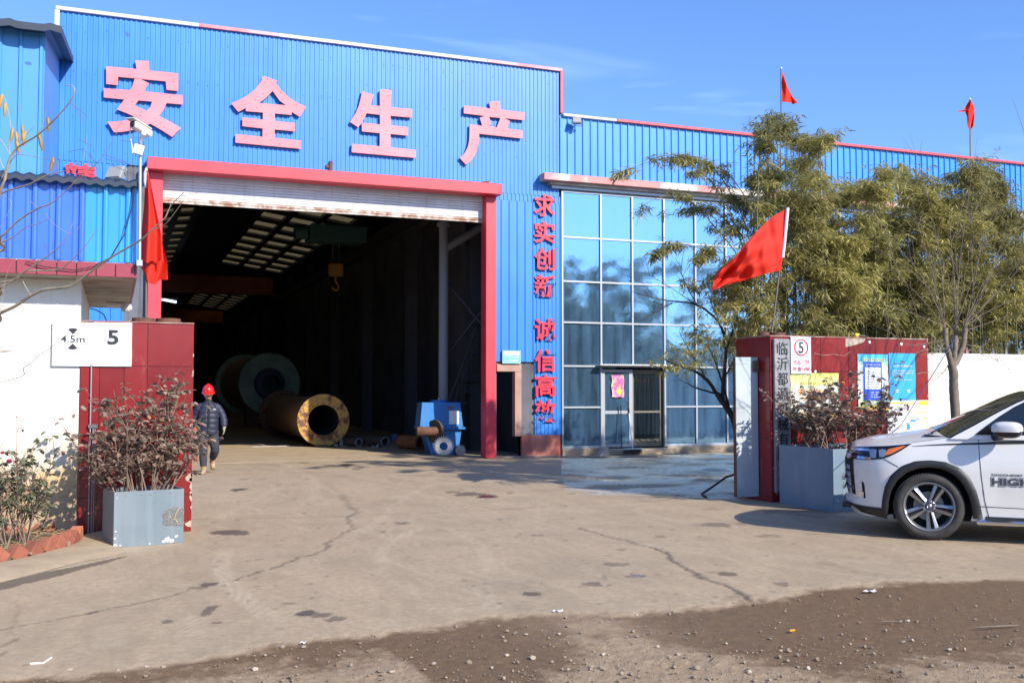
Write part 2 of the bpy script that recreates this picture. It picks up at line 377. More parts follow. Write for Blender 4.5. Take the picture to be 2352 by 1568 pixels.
# dust near the left kerb and at the entrance
sand = np.clip(1 - dpoly(GX, GY, gz([(0,1325),(120,1300),(240,1270),(330,1250)])) / .5, 0, 1) * .8
pale = np.exp(-((GY - 6.6) / 1.4) ** 2) * .5
GZ = np.zeros_like(GX)
GZ += dirt * (-.012 + (n3 - .5) * .005 + (n2 - .5) * .014) + (n1 - .5) * .012 * (1 - dirt) - crack * .006
GZ += dirt * dry * (vnoise(GX * 60, GY * 60, 77) > .8) * .004
# hollow under the gutter and the flower bed kerb
V = np.stack([GX.ravel(), GY.ravel(), GZ.ravel()], 1)
I = np.arange(NR * NC).reshape(NR, NC); Q = np.stack([I[:-1, :-1].ravel(), I[1:, :-1].ravel(), I[1:, 1:].ravel(), I[:-1, 1:].ravel()], 1)
m, nt, b, out = _tree('yard_surface')
att = N(nt, 'ShaderNodeAttribute', attribute_name='maskA'); att2 = N(nt, 'ShaderNodeAttribute', attribute_name='maskB')
sa = N(nt, 'ShaderNodeSeparateColor'); sb = N(nt, 'ShaderNodeSeparateColor'); nt.links.new(att.outputs['Color'], sa.inputs[0]); nt.links.new(att2.outputs['Color'], sb.inputs[0])
P = wpos(nt)
nA = noise(nt, .9, 8, P, .6); nB = noise(nt, 14, 8, P, .75); nC = noise(nt, 90, 4, P, .7); nD = noise(nt, 2.2, 6, wpos(nt, (1, .35, 1)), .7, 1.5)
c = mixc(nt, mrange(nt, nA.outputs[0], .35, .68), (.435, .325, .205), (.325, .248, .160))
c = mixc(nt, mrange(nt, nD.outputs[0], .42, .72, 0, .75), c, (.52, .40, .255))
c = mixc(nt, mrange(nt, nB.outputs[0], .35, .66, 0, .65), c, (.262, .195, .124))
c = mixc(nt, mrange(nt, nC.outputs[0], .58, .70, 0, .45), c, (.17, .13, .09))
c = mixc(nt, sb.outputs[1], c, (.60, .485, .35))                    # tyre dust / sand
# the gritty verge
vo = N(nt, 'ShaderNodeTexVoronoi'); vo.inputs['Scale'].default_value = 55; nt.links.new(P, vo.inputs['Vector'])
vo2 = N(nt, 'ShaderNodeTexVoronoi'); vo2.inputs['Scale'].default_value = 130; nt.links.new(P, vo2.inputs['Vector'])
dc = mixc(nt, mrange(nt, nB.outputs[0], .35, .65), (.42, .31, .195), (.28, .20, .125))
dc = mixc(nt, mrange(nt, vo.outputs['Distance'], .2, .34, 1, 0), dc, vo.outputs['Color'], 'MIX') if False else dc
dc = mixc(nt, mrange(nt, vo2.outputs['Distance'], .18, .3, .65, 0), dc, (.52, .43, .33))
dc = mixc(nt, mrange(nt, nC.outputs[0], .55, .68, 0, .7), dc, (.17, .12, .08))
wc = mixc(nt, mrange(nt, nB.outputs[0], .35, .7), (.195, .126, .070), (.135, .085, .046))
wc = mixc(nt, mrange(nt, vo2.outputs['Distance'], .12, .2, .6, 0), wc, (.36, .28, .20))
dc2 = mixc(nt, sa.outputs[1], dc, wc)
c = mixc(nt, sa.outputs[0], c, dc2)
c = mixc(nt, sa.outputs[2], c, (.085, .062, .044))                  # oil and water stains
mulc = mixc(nt, sb.outputs[0], c, (.025, .02, .016))                # cracks
nt.links.new(mulc, b.inputs['Base Color'])
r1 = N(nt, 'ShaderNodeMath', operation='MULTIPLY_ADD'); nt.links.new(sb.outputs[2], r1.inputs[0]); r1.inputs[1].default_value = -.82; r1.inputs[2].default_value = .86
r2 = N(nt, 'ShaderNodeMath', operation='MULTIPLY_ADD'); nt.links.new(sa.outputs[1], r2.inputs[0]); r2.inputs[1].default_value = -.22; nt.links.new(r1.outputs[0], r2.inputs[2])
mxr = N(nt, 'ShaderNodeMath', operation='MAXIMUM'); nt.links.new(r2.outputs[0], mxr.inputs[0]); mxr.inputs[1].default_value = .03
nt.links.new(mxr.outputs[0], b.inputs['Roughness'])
hsum = N(nt, 'ShaderNodeMath', operation='MULTIPLY_ADD'); nt.links.new(vo2.outputs['Distance'], hsum.inputs[0]); nt.links.new(sa.outputs[0], hsum.inputs[1]); nt.links.new(nB.outputs[0], hsum.inputs[2])
bp = N(nt, 'ShaderNodeBump'); bp.inputs['Distance'].default_value = .012
nt.links.new(hsum.outputs[0], bp.inputs['Height'])
bs = N(nt, 'ShaderNodeMath', operation='MULTIPLY_ADD'); nt.links.new(sb.outputs[2], bs.inputs[0]); bs.inputs[1].default_value = -.5; bs.inputs[2].default_value = .5; nt.links.new(bs.outputs[0], bp.inputs['Strength'])
nt.links.new(bp.outputs[0], b.inputs['Normal']); nt.links.new(mrange(nt, sa.outputs[0], 0, 1, .4, .12), b.inputs['Specular IOR Level'])
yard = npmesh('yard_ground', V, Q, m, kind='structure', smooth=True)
def vcol(me, name, r, g, b_):
    a = me.attributes.new(name, 'FLOAT_COLOR', 'POINT'); arr = np.ones((len(me.vertices), 4), np.float32)
    arr[:, 0] = np.clip(r.ravel(), 0, 1); arr[:, 1] = np.clip(g.ravel(), 0, 1); arr[:, 2] = np.clip(b_.ravel(), 0, 1); a.data.foreach_set('color', arr.ravel())
wq = np.array(gz([(1290, 1052), (1700, 1040), (1800, 1150), (1690, 1148), (1560, 1140), (1300, 1135), (1290, 1100)]))  # outline of the yard patch where the glass throws reflected sunlight
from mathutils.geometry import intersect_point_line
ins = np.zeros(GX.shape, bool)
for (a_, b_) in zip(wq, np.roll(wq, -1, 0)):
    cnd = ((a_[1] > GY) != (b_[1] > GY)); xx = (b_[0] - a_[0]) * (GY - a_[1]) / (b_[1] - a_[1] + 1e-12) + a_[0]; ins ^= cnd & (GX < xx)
damp_glass_light = ins * sstep(.25, .6, n1) * .5 * sstep(0, .5, GX - wq[:, 0].min() + (n2 - .5) * .8)  # damp gloss put in to stand for the sunlight thrown by the glass
jt = np.minimum(np.abs(((GX + .3) % 2.1) - .02), np.abs(((GY + .6) % 1.9) - .02)); crack = np.maximum(crack, ins * (1 - sstep(.01, .05, jt)) * .55); pud = np.maximum(pud, damp_glass_light)  # dark joints drawn only in this patch, in place of mullion shadows
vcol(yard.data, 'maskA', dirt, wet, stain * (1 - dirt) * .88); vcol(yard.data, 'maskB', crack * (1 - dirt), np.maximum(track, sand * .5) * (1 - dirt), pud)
# wide land round the yard
m_earth = mat('bare_earth', (.30, .25, .19), .95, col2=(.19, .155, .12), nscale=.6, bump=.4, bscale=20)
MB().box(-700, 700, -700, 700, -.5, -.06).build('ground', m_earth, kind='structure')
m_conc = mat('concrete', (.36, .32, .27), .85, col2=(.25, .22, .185), nscale=3, bump=.25, bscale=40, spots=((.16, .14, .12), 9, .63))
MB().box(-12, 42, 23.5, 100, -.05, .006).build('factory_floor', mat('factory_floor', (.43, .325, .21), .8, col2=(.34, .255, .165), nscale=1.5, spots=((.2, .15, .1), 5, .68)), kind='structure')
# ---------------------------------------------------------------- the blue factory
FY = 23.12                      # front face of the hall
def facade_blue(name, c1, c2, rough=.42):
    m, nt, b, out = _tree(name); P = wpos(nt)
    n = noise(nt, .7, 5, P); c = mixc(nt, mrange(nt, n.outputs[0], .35, .7), c1, c2)
    n2_ = noise(nt, 1.0, 6, wpos(nt, (7, 7, .35))); c = mixc(nt, mrange(nt, n2_.outputs[0], .5, .8, 0, .25), c, (.12, .38, .72))
    n3_ = noise(nt, 3.3, 2, P, .4); c = mixc(nt, mrange(nt, n3_.outputs[0], .76, .775, 0, .8), c, (.03, .09, .3))
    nt.links.new(c, b.inputs['Base Color']); b.inputs['Roughness'].default_value = rough; b.inputs['Specular IOR Level'].default_value = .5
    return m
m_blue = facade_blue('blue_sheet', (.028, .195, .60), (.036, .23, .66))
m_blue2 = facade_blue('blue_sheet_low', (.022, .225, .64), (.030, .26, .70))
m_red = mat('red_paint', (.72, .055, .075), .45, col2=(.62, .045, .06), nscale=1.2, spots=((.5, .2, .15), 5, .76))
m_trim = mat('white_pink_trim', (.62, .36, .38), .5, col2=(.60, .12, .15), nscale=.7, nlo=.42, nhi=.6, streak=((.5, .2, .2), .5))
m_redtrim = mat('red_trim', (.62, .06, .08), .45, col2=(.66, .09, .11), nscale=1)
m_pale = mat('faded_red_white_render', (.62, .54, .48), .7, col2=(.60, .25, .24), nscale=1.1, nlo=.46, nhi=.56, streak=((.38, .31, .25), .8), spots=((.42, .36, .28), 9, .64))
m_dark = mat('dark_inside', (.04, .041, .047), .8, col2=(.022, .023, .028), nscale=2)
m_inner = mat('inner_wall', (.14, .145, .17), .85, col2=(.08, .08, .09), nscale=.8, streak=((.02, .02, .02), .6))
m_steel = mat('steel_grey', (.18, .18, .19), .5, .6, col2=(.10, .08, .07), nscale=4)
m_rust = mat('rust', (.16, .07, .04), .85, col2=(.08, .045, .03), nscale=14, bump=.4)
m_alu = mat('aluminium', (.40, .42, .45), .45, .4)

hall = thing('factory_building', 'long blue sheet metal factory hall with a tall gable and an open red framed doorway', 'factory', (0, FY, 0))
def corr_mesh(name, pitch, n, z0, z1, depth=.018, rib=.3, flat=True, mat_=None):
    """one corrugated sheet from x=0, front facing -y"""
    xs = []
    for i in range(n):
        a = i * pitch
        if flat: xs += [(a, 0), (a + pitch * (1 - rib), 0), (a + pitch * (1 - rib * .8), -depth), (a + pitch * (1 - rib * .2), -depth)]
        else: xs += [(a, 0), (a + pitch * .42, 0), (a + pitch * .5, -depth), (a + pitch * .92, -depth)]
    xs.append((n * pitch, 0)); mb = MB(); k = len(xs)
    vs = [(x, y, z0) for x, y in xs] + [(x, y, z1) for x, y in xs]
    mb.add(vs, [(i, i + 1, k + i + 1, k + i) for i in range(k - 1)])
    # closed back so that the sheet has a thickness
    mb.add([(0, .012, z0), (n * pitch, .012, z0), (n * pitch, .012, z1), (0, .012, z1)], [(0, 3, 2, 1)])
    me = bpy.data.meshes.new(name); me.from_pydata(mb.v, [], mb.f); me.materials.append(mat_); return me
def hang(me, name, parent, x, y=0, z=0, rz=0): return mesh_obj(me, name, parent, (x, y, z), (0, 0, rz))
# tall part: narrow ribs, sheets 0.832 wide; above the door and either side
UL, UR = -1.22, 10.24; W = .832
up = corr_mesh('wall_sheet', .104, 8, 6.40, 9.56, .014, mat_=m_blue, flat=False)
x = UL
while x < UR - .05:
    if x + W > UR:
        nn = max(1, int(round((UR - x) / .104))); hang(corr_mesh('wall_sheet', .104, nn, 6.40, 9.56, .014, mat_=m_blue, flat=False), 'wall_sheet', hall, x); break
    hang(up, 'wall_sheet', hall, x); x += W
lowl = corr_mesh('wall_sheet', .208, 4, 0, 6.40, .022, mat_=m_blue)
hang(lowl, 'wall_sheet', hall, UL - .28, .003); hang(corr_mesh('wall_sheet', .208, 4, 0, 6.40, .022, mat_=m_blue), 'wall_sheet', hall, UL - .28 + .832, .003)
hang(corr_mesh('wall_sheet', .208, 5, 2.30, 6.22, .022, mat_=m_blue), 'wall_sheet', hall, 8.52, -.02)
hang(corr_mesh('wall_sheet', .104, 17, 6.225, 6.40, .014, mat_=m_blue, flat=False), 'wall_sheet', hall, 8.49)
hang(corr_mesh('wall_sheet', .104, 7, .52, 6.225, .014, mat_=m_blue, flat=False), 'wall_sheet', hall, 9.56)
# lower long part: wide flat pans with thin seams
lo = corr_mesh('wall_sheet', .212, 4, 6.90, 8.44, .03, rib=.14, mat_=m_blue2)
x = UR + .02
while x < 36: hang(lo, 'wall_sheet', hall, x, .002); x += .848
# masonry shell behind the sheets
mb = MB(); mb.box(-1.2, .62, .03, .2, 0, 9.5); mb.box(.62, 8.5, .03, .2, 6.3, 9.5); mb.box(8.5, 8.58, .03, .2, 0, 9.5); mb.box(8.58, 9.2, .03, .2, 2.24, 9.5); mb.box(9.2, 10.26, .03, .2, 0, 9.5); mb.box(10.26, 36, .06, .2, 6.66, 8.4)
mb.build('wall', m_inner, hall)
# odd screw heads and dents in the sheet
mb = MB(); r_ = random.Random(3)
for k in range(110):
    xx = UL + .1 + r_.randint(0, 54) * .208; zz = r_.choice((6.62, 7.35, 8.3, 9.2)) + r_.uniform(-.05, .05)
    if zz < 6.7 and .5 < xx < 8.6: continue
    mb.lathe([(0, -.012), (.010, -.008), (.013, 0)], Matrix.Translation((xx, -.014, zz)) @ Matrix.Rotation(math.radians(-90), 4, 'X') @ Matrix.Scale(-1, 4, (0, 0, 1)), 6)
mb.build('screw_heads', mat('screw_dark_blue', (.02, .06, .22), .5), hall, 'stuff')
# trims
m_tw = mat('trim_white', (.62, .58, .60), .5, col2=(.66, .40, .44), nscale=.8, nlo=.5, nhi=.75)
for (a, c_, mm) in ((UL - .06, 1.6, m_tw), (1.603, 3.3, m_trim), (3.303, 6.4, m_tw), (6.403, 8.3, m_tw), (8.303, UR + .06, m_trim)): MB().box(a, c_, -.07, .12, 9.55, 9.63, bev=.008).build('roof_trim', mm, hall)
MB().box(UL - .08, UL + .02, -.065, .1, 6.3, 9.548, bev=.01).build('corner_trim', m_tw, hall)
MB().box(UR - .005, UR + .07, -.065, .3, 8.5, 9.548, bev=.01).build('corner_trim', m_redtrim, hall)
MB().box(UR + .075, 11.8, -.08, .12, 8.43, 8.50, bev=.012).build('roof_trim', m_tw, hall)
MB().box(11.803, 36, -.08, .12, 8.43, 8.505, bev=.012).build('roof_trim', m_redtrim, hall)
# red plinth, cracked
MB().box(9.2, 10.22, -.06, .2, 0, .52, bev=.01).build('plinth', mat('plinth_red', (.42, .12, .085), .8, col2=(.48, .20, .15), nscale=2.5, bump=.3, streak=((.3, .2, .16), .5)), hall)
# door frame
MB().box(.56, 8.56, -.42, .02, 6.27, 6.53, bev=.012).build('door_lintel', m_red, hall)
MB().box(.62, .90, -.16, .2, 0, 6.268, bev=.012).build('door_post', m_red, hall)
MB().box(8.24, 8.50, -.16, .2, 0, 6.268, bev=.012).build('door_post', m_red, hall)
# roller shutter, partly lowered
m_slat = mat('shutter_white', (.80, .80, .79), .45, .0, col2=(.66, .66, .65), nscale=1.5, streak=((.5, .36, .26), .45), spots=((.45, .27, .16), 12, .69))
m_slatr = mat('shutter_rusty', (.62, .55, .48), .6, col2=(.30, .16, .10), nscale=5, nlo=.4, nhi=.6)
shut = MB().box(.902, 8.238, .10, .16, 6.15, 6.29).build('roller_shutter', m_slat, hall)
prof = [(0, 0), (-.012, .004), (-.022, .02), (-.022, .042), (-.01, .056), (-.004, .062)]
def slat_mesh(mm):
    k = len(prof); vs = [(.902, y, z) for y, z in prof] + [(8.238, y, z) for y, z in prof]; vs += [(.902, .01, 0), (8.238, .01, 0), (8.238, .01, .062), (.902, .01, .062)]
    fs = [(i + 1, i, k + i, k + i + 1) for i in range(k - 1)] + [(2 * k, 2 * k + 3, 2 * k + 2, 2 * k + 1)]
    me = bpy.data.meshes.new('slat'); me.from_pydata(vs, [], fs); me.materials.append(mm); return me
sm_, sr_ = slat_mesh(m_slat), slat_mesh(m_slatr)
for i in range(8): mesh_obj(sm_ if i > 0 else sr_, 'slat', shut, (0, .11 + (.004 if i % 2 else 0), 5.70 + i * .064))
MB().box(.902, 8.238, .09, .13, 5.655, 5.697, bev=.006).build('slat', m_slatr, shut)
# rusty bracket stubs in the sheet over the lintel
for (u, v, h) in ((760, 386, .32), (1120, 424, .16)):
    p = on_y(u, v, FY - .05); MB().box(p.x - .035, p.x + .035, -.07, -.015, p.z - h / 2, p.z + h / 2).box(p.x - .11, p.x + .02, -.05, -.02, p.z, p.z + .07).build('rusty_bracket', m_rust, hall)
# small side door
m_brown = mat('brown_frame', (.42, .26, .20), .6, col2=(.34, .19, .15), nscale=3)
MB().box(8.56, 9.20, -.045, .15, 2.06, 2.24, bev=.008).build('side_door_frame', m_brown, hall)
MB().box(9.03, 9.20, -.04, .15, .5, 2.058, bev=.006).build('side_door_frame', m_brown, hall)
# ---- canopy over the glass front
cano = MB().box(9.68, 36, -.34, .02, 6.74, 6.915, bev=.01).build('canopy', m_pale, hall)
MB().box(9.9, 36, -.22, .02, 6.67, 6.737, bev=.006).build('canopy_moulding', mat('moulding', (.52, .46, .39), .75, col2=(.3, .26, .22), nscale=4), cano)
MB().box(9.98, 36, -.12, .0, 6.59, 6.667, bev=.005).build('canopy_moulding', m_alu, cano)
# ---- curtain wall
def glass_blue():
    m, nt, b, out = _tree('blue_mirror_glass'); nt.nodes.remove(b)
    g = N(nt, 'ShaderNodeBsdfGlossy'); g.inputs['Roughness'].default_value = .05
    P = wpos(nt); n = noise(nt, 2.0, 4, P); bp = N(nt, 'ShaderNodeBump'); bp.inputs['Strength'].default_value = .12; bp.inputs['Distance'].default_value = .02; nt.links.new(n.outputs[0], bp.inputs['Height']); nt.links.new(bp.outputs[0], g.inputs['Normal'])
    g.inputs['Color'].default_value = (.32, .56, .80, 1)
    t = N(nt, 'ShaderNodeBsdfTransparent'); t.inputs['Color'].default_value = (.30, .50, .70, 1)
    mx = N(nt, 'ShaderNodeMixShader'); mx.inputs[0].default_value = .30; nt.links.new(g.outputs[0], mx.inputs[1]); nt.links.new(t.outputs[0], mx.inputs[2])
    # film of dust with run marks
    d = N(nt, 'ShaderNodeBsdfDiffuse'); d.inputs['Color'].default_value = (.22, .42, .66, 1)
    ns = noise(nt, 1, 6, wpos(nt, (5, 5, .5))); mx2 = N(nt, 'ShaderNodeMixShader'); nt.links.new(mrange(nt, ns.outputs[0], .35, .8, .07, .26), mx2.inputs[0])
    nt.links.new(mx.outputs[0], mx2.inputs[1]); nt.links.new(d.outputs[0], mx2.inputs[2]); nt.links.new(mx2.outputs[0], out.inputs[0]); return m
m_glass = glass_blue()
def clear_glass(name, tint=(.75, .8, .8), refl=.12):
    m, nt, b, out = _tree(name); nt.nodes.remove(b)
    g = N(nt, 'ShaderNodeBsdfGlossy'); g.inputs['Roughness'].default_value = .01; g.inputs['Color'].default_value = (.9, .95, 1, 1)
    t = N(nt, 'ShaderNodeBsdfTransparent'); t.inputs['Color'].default_value = tint + (1,); f = N(nt, 'ShaderNodeFresnel'); f.inputs['IOR'].default_value = 1.5
    mth = N(nt, 'ShaderNodeMath', operation='ADD'); nt.links.new(f.outputs[0], mth.inputs[0]); mth.inputs[1].default_value = refl
    mx = N(nt, 'ShaderNodeMixShader'); nt.links.new(mth.outputs[0], mx.inputs[0]); nt.links.new(t.outputs[0], mx.inputs[1]); nt.links.new(g.outputs[0], mx.inputs[2]); nt.links.new(mx.outputs[0], out.inputs[0]); return m
m_clear = clear_glass('clear_glass')
cols = [10.29, 11.35, 12.24, 13.16] + [13.16 + .93 * i for i in range(1, 20)]
rows = [.20, 1.19, 2.21, 3.29, 4.31, 5.41, 6.55]
for i, x in enumerate(cols[:-1]):
    MB().box(x - .021, x + .021, -.05, .04, .18 if i not in (2,) else 2.19, 6.56).build('mullion', m_alu, hall)
for z in rows:
    if z in (1.19,): 
        MB().box(10.32, 11.32, -.045, .035, z - .021, z + .021).build('transom', m_alu, hall)
        MB().box(13.19, cols[-2], -.045, .035, z - .021, z + .021).build('transom', m_alu, hall); continue
    if z == .20:
        MB().box(10.32, 11.32, -.045, .035, .18, .235).build('transom', m_alu, hall); MB().box(13.19, cols[-2], -.045, .035, .18, .235).build('transom', m_alu, hall); continue
    MB().box(10.32, cols[-2], -.045, .035, z - .021, z + .021).build('transom', m_alu, hall)
for i in range(len(cols) - 2):
    for j in range(6):
        if i in (1, 2) and j < 2: continue
        w = cols[i + 1] - cols[i]; h = rows[j + 1] - rows[j]
        me = MB().box(-w / 2 + .02, w / 2 - .02, -.004, .004, -h / 2 + .02, h / 2 - .02)
        o = me.build('pane', m_glass, hall); o.location = ((cols[i] + cols[i + 1]) / 2, 0, (rows[j] + rows[j + 1]) / 2)
        o.rotation_euler = (random.uniform(-.004, .004), 0, random.uniform(-.005, .005))
# low sill wall and step
m_step = mat('step_render', (.40, .32, .22), .85, col2=(.27, .22, .165), nscale=4, bump=.3)
MB().box(10.26, 11.30, -.09, .1, 0, .178, bev=.01).build('sill_wall', m_step, hall); MB().box(13.2, 36, -.09, .1, 0, .178, bev=.01).build('sill_wall', m_step, hall)
MB().box(11.30, 13.5, -.32, .1, 0, .15, bev=.012).build('step', m_step, hall)
# door: left leaf closed, right leaf slid behind it
dr = MB().box(11.38, 11.45, -.03, .01, .19, 2.13).box(12.13, 12.23, -.03, .01, .19, 2.13).box(11.452, 12.128, -.03, .01, 2.06, 2.13).box(11.452, 12.128, -.03, .01, 1.02, 1.10).box(11.452, 12.128, -.03, .01, .19, .27).build('glass_door', m_alu, hall)
MB().box(11.452, 12.128, -.012, -.006, 1.102, 2.058).build('pane', m_glass, dr); MB().box(11.452, 12.128, -.012, -.006, .272, 1.018).build('pane', m_glass, dr)
MB().box(12.10, 12.12, -.07, -.03, 1.0, 1.16).build('handle', m_steel, dr)
m_olive = mat('olive_frame', (.16, .145, .11), .5)
dr2 = MB().box(12.27, 12.31, .06, .09, .19, 2.13).box(13.06, 13.12, .06, .09, .19, 2.13).box(12.312, 13.058, .06, .09, 2.04, 2.13).box(12.312, 13.058, .06, .09, 1.04, 1.09).box(12.312, 13.058, .06, .09, .19, .27).build('glass_door', m_olive, hall)
MB().box(12.312, 13.058, .072, .078, 1.092, 2.038).build('pane', m_clear, dr2); MB().box(12.312, 13.058, .072, .078, .272, 1.038).build('pane', m_clear, dr2)
# ribbed awning strip over the door
aw = corr_mesh('door_awning', .05, 42, 0, .035, .02, mat_=m_slat, flat=False); hang(aw, 'door_awning', hall, 11.2, -.30, 2.225); MB().box(11.2, 13.3, -.285, -.052, 2.232, 2.252).build('door_awning', m_slat, hall)
# the office room behind the glass
mb = MB(); mb.box(10.3, 36, 4.6, 4.8, 0, 6.6); mb.box(10.3, 36, .3, 4.59, 6.58, 6.65); mb.box(10.21, 10.28, .22, 4.6, 0, 6.6); mb.box(12.9, 36, 3.0, 3.1, 3.15, 3.35)
mb.build('office_wall', mat('office_wall', (.16, .20, .24), .8), hall)
MB().box(10.3, 36, .25, 4.59, .008, .02).build('office_floor', m_conc, hall)
m_cream = mat('cream_panel', (.50, .43, .25), .7)
for (a, c_, z0, z1, y) in ((10.95, 11.2, .3, 1.3, 1.3), (10.5, 10.85, 1.2, 2.1, 2.2), (12.6, 13.1, .1, 2.3, 2.6), (13.9, 14.6, .3, 1.1, 1.8), (14.9, 15.6, 1.3, 2.1, 2.0), (16.0, 16.6, .2, 2.1, 2.1)):
    MB().box(a, c_, y, y + .05, z0, z1).build('partition', m_cream, hall)
MB().box(12.55, 12.95, .5, .52, 1.83, 1.87).build('red_strip', m_red, hall)
# ---------------------------------------------------------------- roof and inside of the hall
HX0, HX1, HY1 = -1.2, 10.0, 100.0
RX = 4.3
def roof_z(x): return 9.35 - abs(x - RX) * (.145 if x > RX else .11)
m_roof = mat('roof_sheet', (.05, .055, .065), .7, col2=(.03, .032, .04), nscale=1)
mb = MB()
def roof_slab(mb, x0, x1, y0, y1):
    z0, z1 = roof_z(x0), roof_z(x1)
    mb.add([(x0, y0, z0), (x1, y0, z1), (x1, y1, z1), (x0, y1, z0), (x0, y0, z0 + .1), (x1, y0, z1 + .1), (x1, y1, z1 + .1), (x0, y1, z0 + .1)], [(0,3,2,1),(4,5,6,7),(0,1,5,4),(1,2,6,5),(2,3,7,6),(3,0,4,7)])
# skylight fields, lying between y ranges; sheets are left open there and filled with translucent panels
fields = [(5.55, 9.2, 38.0, 62.0), (5.55, 9.2, 70.0, 92.0), (.7, 3.1, 34.0, 66.0)]
ysl = [.2, 34 - FY, 38 - FY, 62 - FY, 66 - FY, 70 - FY, 92 - FY, HY1 - FY]
for (a, b_) in zip(ysl[:-1], ysl[1:]):
    ym = (a + b_) / 2 + FY
    xs = [HX0, .7, 3.1, RX, 5.55, 9.2, 10.3]
    for (c_, d) in zip(xs[:-1], xs[1:]):
        xm = (c_ + d) / 2
        if any(f[0] < xm < f[1] and f[2] < ym < f[3] for f in fields): continue
        roof_slab(mb, c_, d, a, b_)
roof = mb.build('roof', m_roof, hall)
m_sky, nt, b, out = _tree('skylight_sheet'); nt.nodes.remove(b)
tl = N(nt, 'ShaderNodeBsdfTranslucent'); tl.inputs['Color'].default_value = (.34, .30, .21, 1); df = N(nt, 'ShaderNodeBsdfDiffuse'); df.inputs['Color'].default_value = (.3, .28, .22, 1)
mx = N(nt, 'ShaderNodeMixShader'); mx.inputs[0].default_value = .25; nt.links.new(tl.outputs[0], mx.inputs[1]); nt.links.new(df.outputs[0], mx.inputs[2]); nt.links.new(mx.outputs[0], out.inputs[0])
for (x0, x1, y0, y1) in fields:
    nx = 3; ny = int((y1 - y0) / 2.2); dx = (x1 - x0) / nx; dy = (y1 - y0) / ny
    mbp = MB()
    roof_slab(mbp, 0, 1, 0, 1)
    for j in range(ny):
        for i in range(nx):
            a, c_ = x0 + i * dx + .12, x0 + (i + 1) * dx - .12; e, g = y0 + j * dy + .5 - FY, y0 + (j + 1) * dy - .42 - FY
            q = MB(); z0, z1 = roof_z(a), roof_z(c_); q.add([(a, e, z0), (c_, e, z1), (c_, g, z1), (a, g, z0), (a, e, z0 + .01), (c_, e, z1 + .01), (c_, g, z1 + .01), (a, g, z0 + .01)], [(0,3,2,1),(4,5,6,7),(0,1,5,4),(1,2,6,5),(2,3,7,6),(3,0,4,7)])
            q.build('skylight_panel', m_sky, roof)
    fr = MB()
    for j in range(ny + 1):
        e = y0 + j * dy - FY
        xx = [x0, x1]; a, c_ = x0, x1; z0, z1 = roof_z(a), roof_z(c_)
        fr.add([(a, e - .43, z0 - .1), (c_, e - .43, z1 - .1), (c_, e + .51, z1 - .1), (a, e + .51, z0 - .1), (a, e - .43, z0 + .03), (c_, e - .43, z1 + .03), (c_, e + .51, z1 + .03), (a, e + .51, z0 + .03)], [(0,3,2,1),(4,5,6,7),(0,1,5,4),(1,2,6,5),(2,3,7,6),(3,0,4,7)])
    for i in range(nx + 1):
        a = x0 + i * dx; z0 = roof_z(a); fr.box(a - .13, a + .13, y0 - FY, y1 - FY, z0 - .13, z0 + .02)
    fr.build('purlin', m_steel, roof)
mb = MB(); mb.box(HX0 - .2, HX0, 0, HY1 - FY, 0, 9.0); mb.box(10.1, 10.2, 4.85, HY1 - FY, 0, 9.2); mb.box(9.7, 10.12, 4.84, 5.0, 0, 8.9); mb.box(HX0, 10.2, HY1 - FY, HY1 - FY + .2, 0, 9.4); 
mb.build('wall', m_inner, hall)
MB().box(9.6, 9.7, .2, 5, 0, 8.9).build('wall', m_dark, hall)  # coloured darker than the other inner walls to stand for shade inside the side door
# roof of the office part
MB().box(10.35, 36, .2, 14, 8.25, 8.35).build('roof', m_roof, hall)
MB().box(35.8, 36, .2, 14, 0, 8.24).box(10.35, 35.8, 13.8, 14, 0, 8.24).build('wall', m_inner, hall)
# columns, crane rails
m_col = mat('column_steel', (.06, .057, .06), .7, col2=(.045, .04, .042), nscale=3)
m_oxide = mat('crane_red', (.30, .07, .035), .6, col2=(.22, .05, .03), nscale=2)
m_orange = mat('crane_orange', (.50, .14, .04), .6, col2=(.36, .09, .03), nscale=2)
def hbeam(w, d, h):
    return MB().box(-w / 2, w / 2, -d / 2, -d / 2 + .02, 0, h).box(-w / 2, w / 2, d / 2 - .02, d / 2, 0, h).box(-.01, .01, -d / 2 + .02, d / 2 - .02, 0, h)
hb = hbeam(.3, .4, 7.9).build('column', m_col, hall); hb.location = (9.0, 3.0, 0)
for k in range(1, 11):
    for xx in (9.0, -.9):
        inst(hb, loc=(xx, 3 + k * 6.2, 0))
for xx in (8.75, -.6):
    MB().box(xx - .15, xx + .15, 1.5, 75, 6.7, 6.72).box(xx - .15, xx + .15, 1.5, 75, 7.2, 7.22).box(xx - .01, xx + .01, 1.5, 75, 6.72, 7.2).build('crane_rail', m_col, hall)
def crane(y, z, mm, label, h=.9):
    t = thing('overhead_crane', label, 'crane', (0, y, 0), group='travelling cranes across the hall')
    MB().box(-.6, 8.7, -.3, .3, z, z + .03).box(-.6, 8.7, -.3, .3, z + h - .03, z + h).box(-.6, 8.7, -.25, -.23, z + .03, z + h - .03).box(-.6, 8.7, .23, .25, z + .03, z + h - .03).build('girder', mm, t)
    MB().box(-.8, -.4, -1.6, 1.6, z - .25, z - .01).build('end_carriage', mm, t); MB().box(8.5, 8.9, -1.6, 1.6, z - .25, z - .01).build('end_carriage', mm, t)
    return t
crane(62, 7.25, m_oxide, 'dark red travelling crane girder, nearer of the two across the hall roof', 1.05)
crane(92, 7.5, m_orange, 'orange travelling crane girder, farther of the two across the hall roof', 1.0)
tr = thing('hoist_trolley', 'green crane trolley hanging near the doorway with a yellow hook block', 'hoist', (6.45, 32.0, 0))
m_green = mat('trolley_green', (.02, .07, .06), .7)
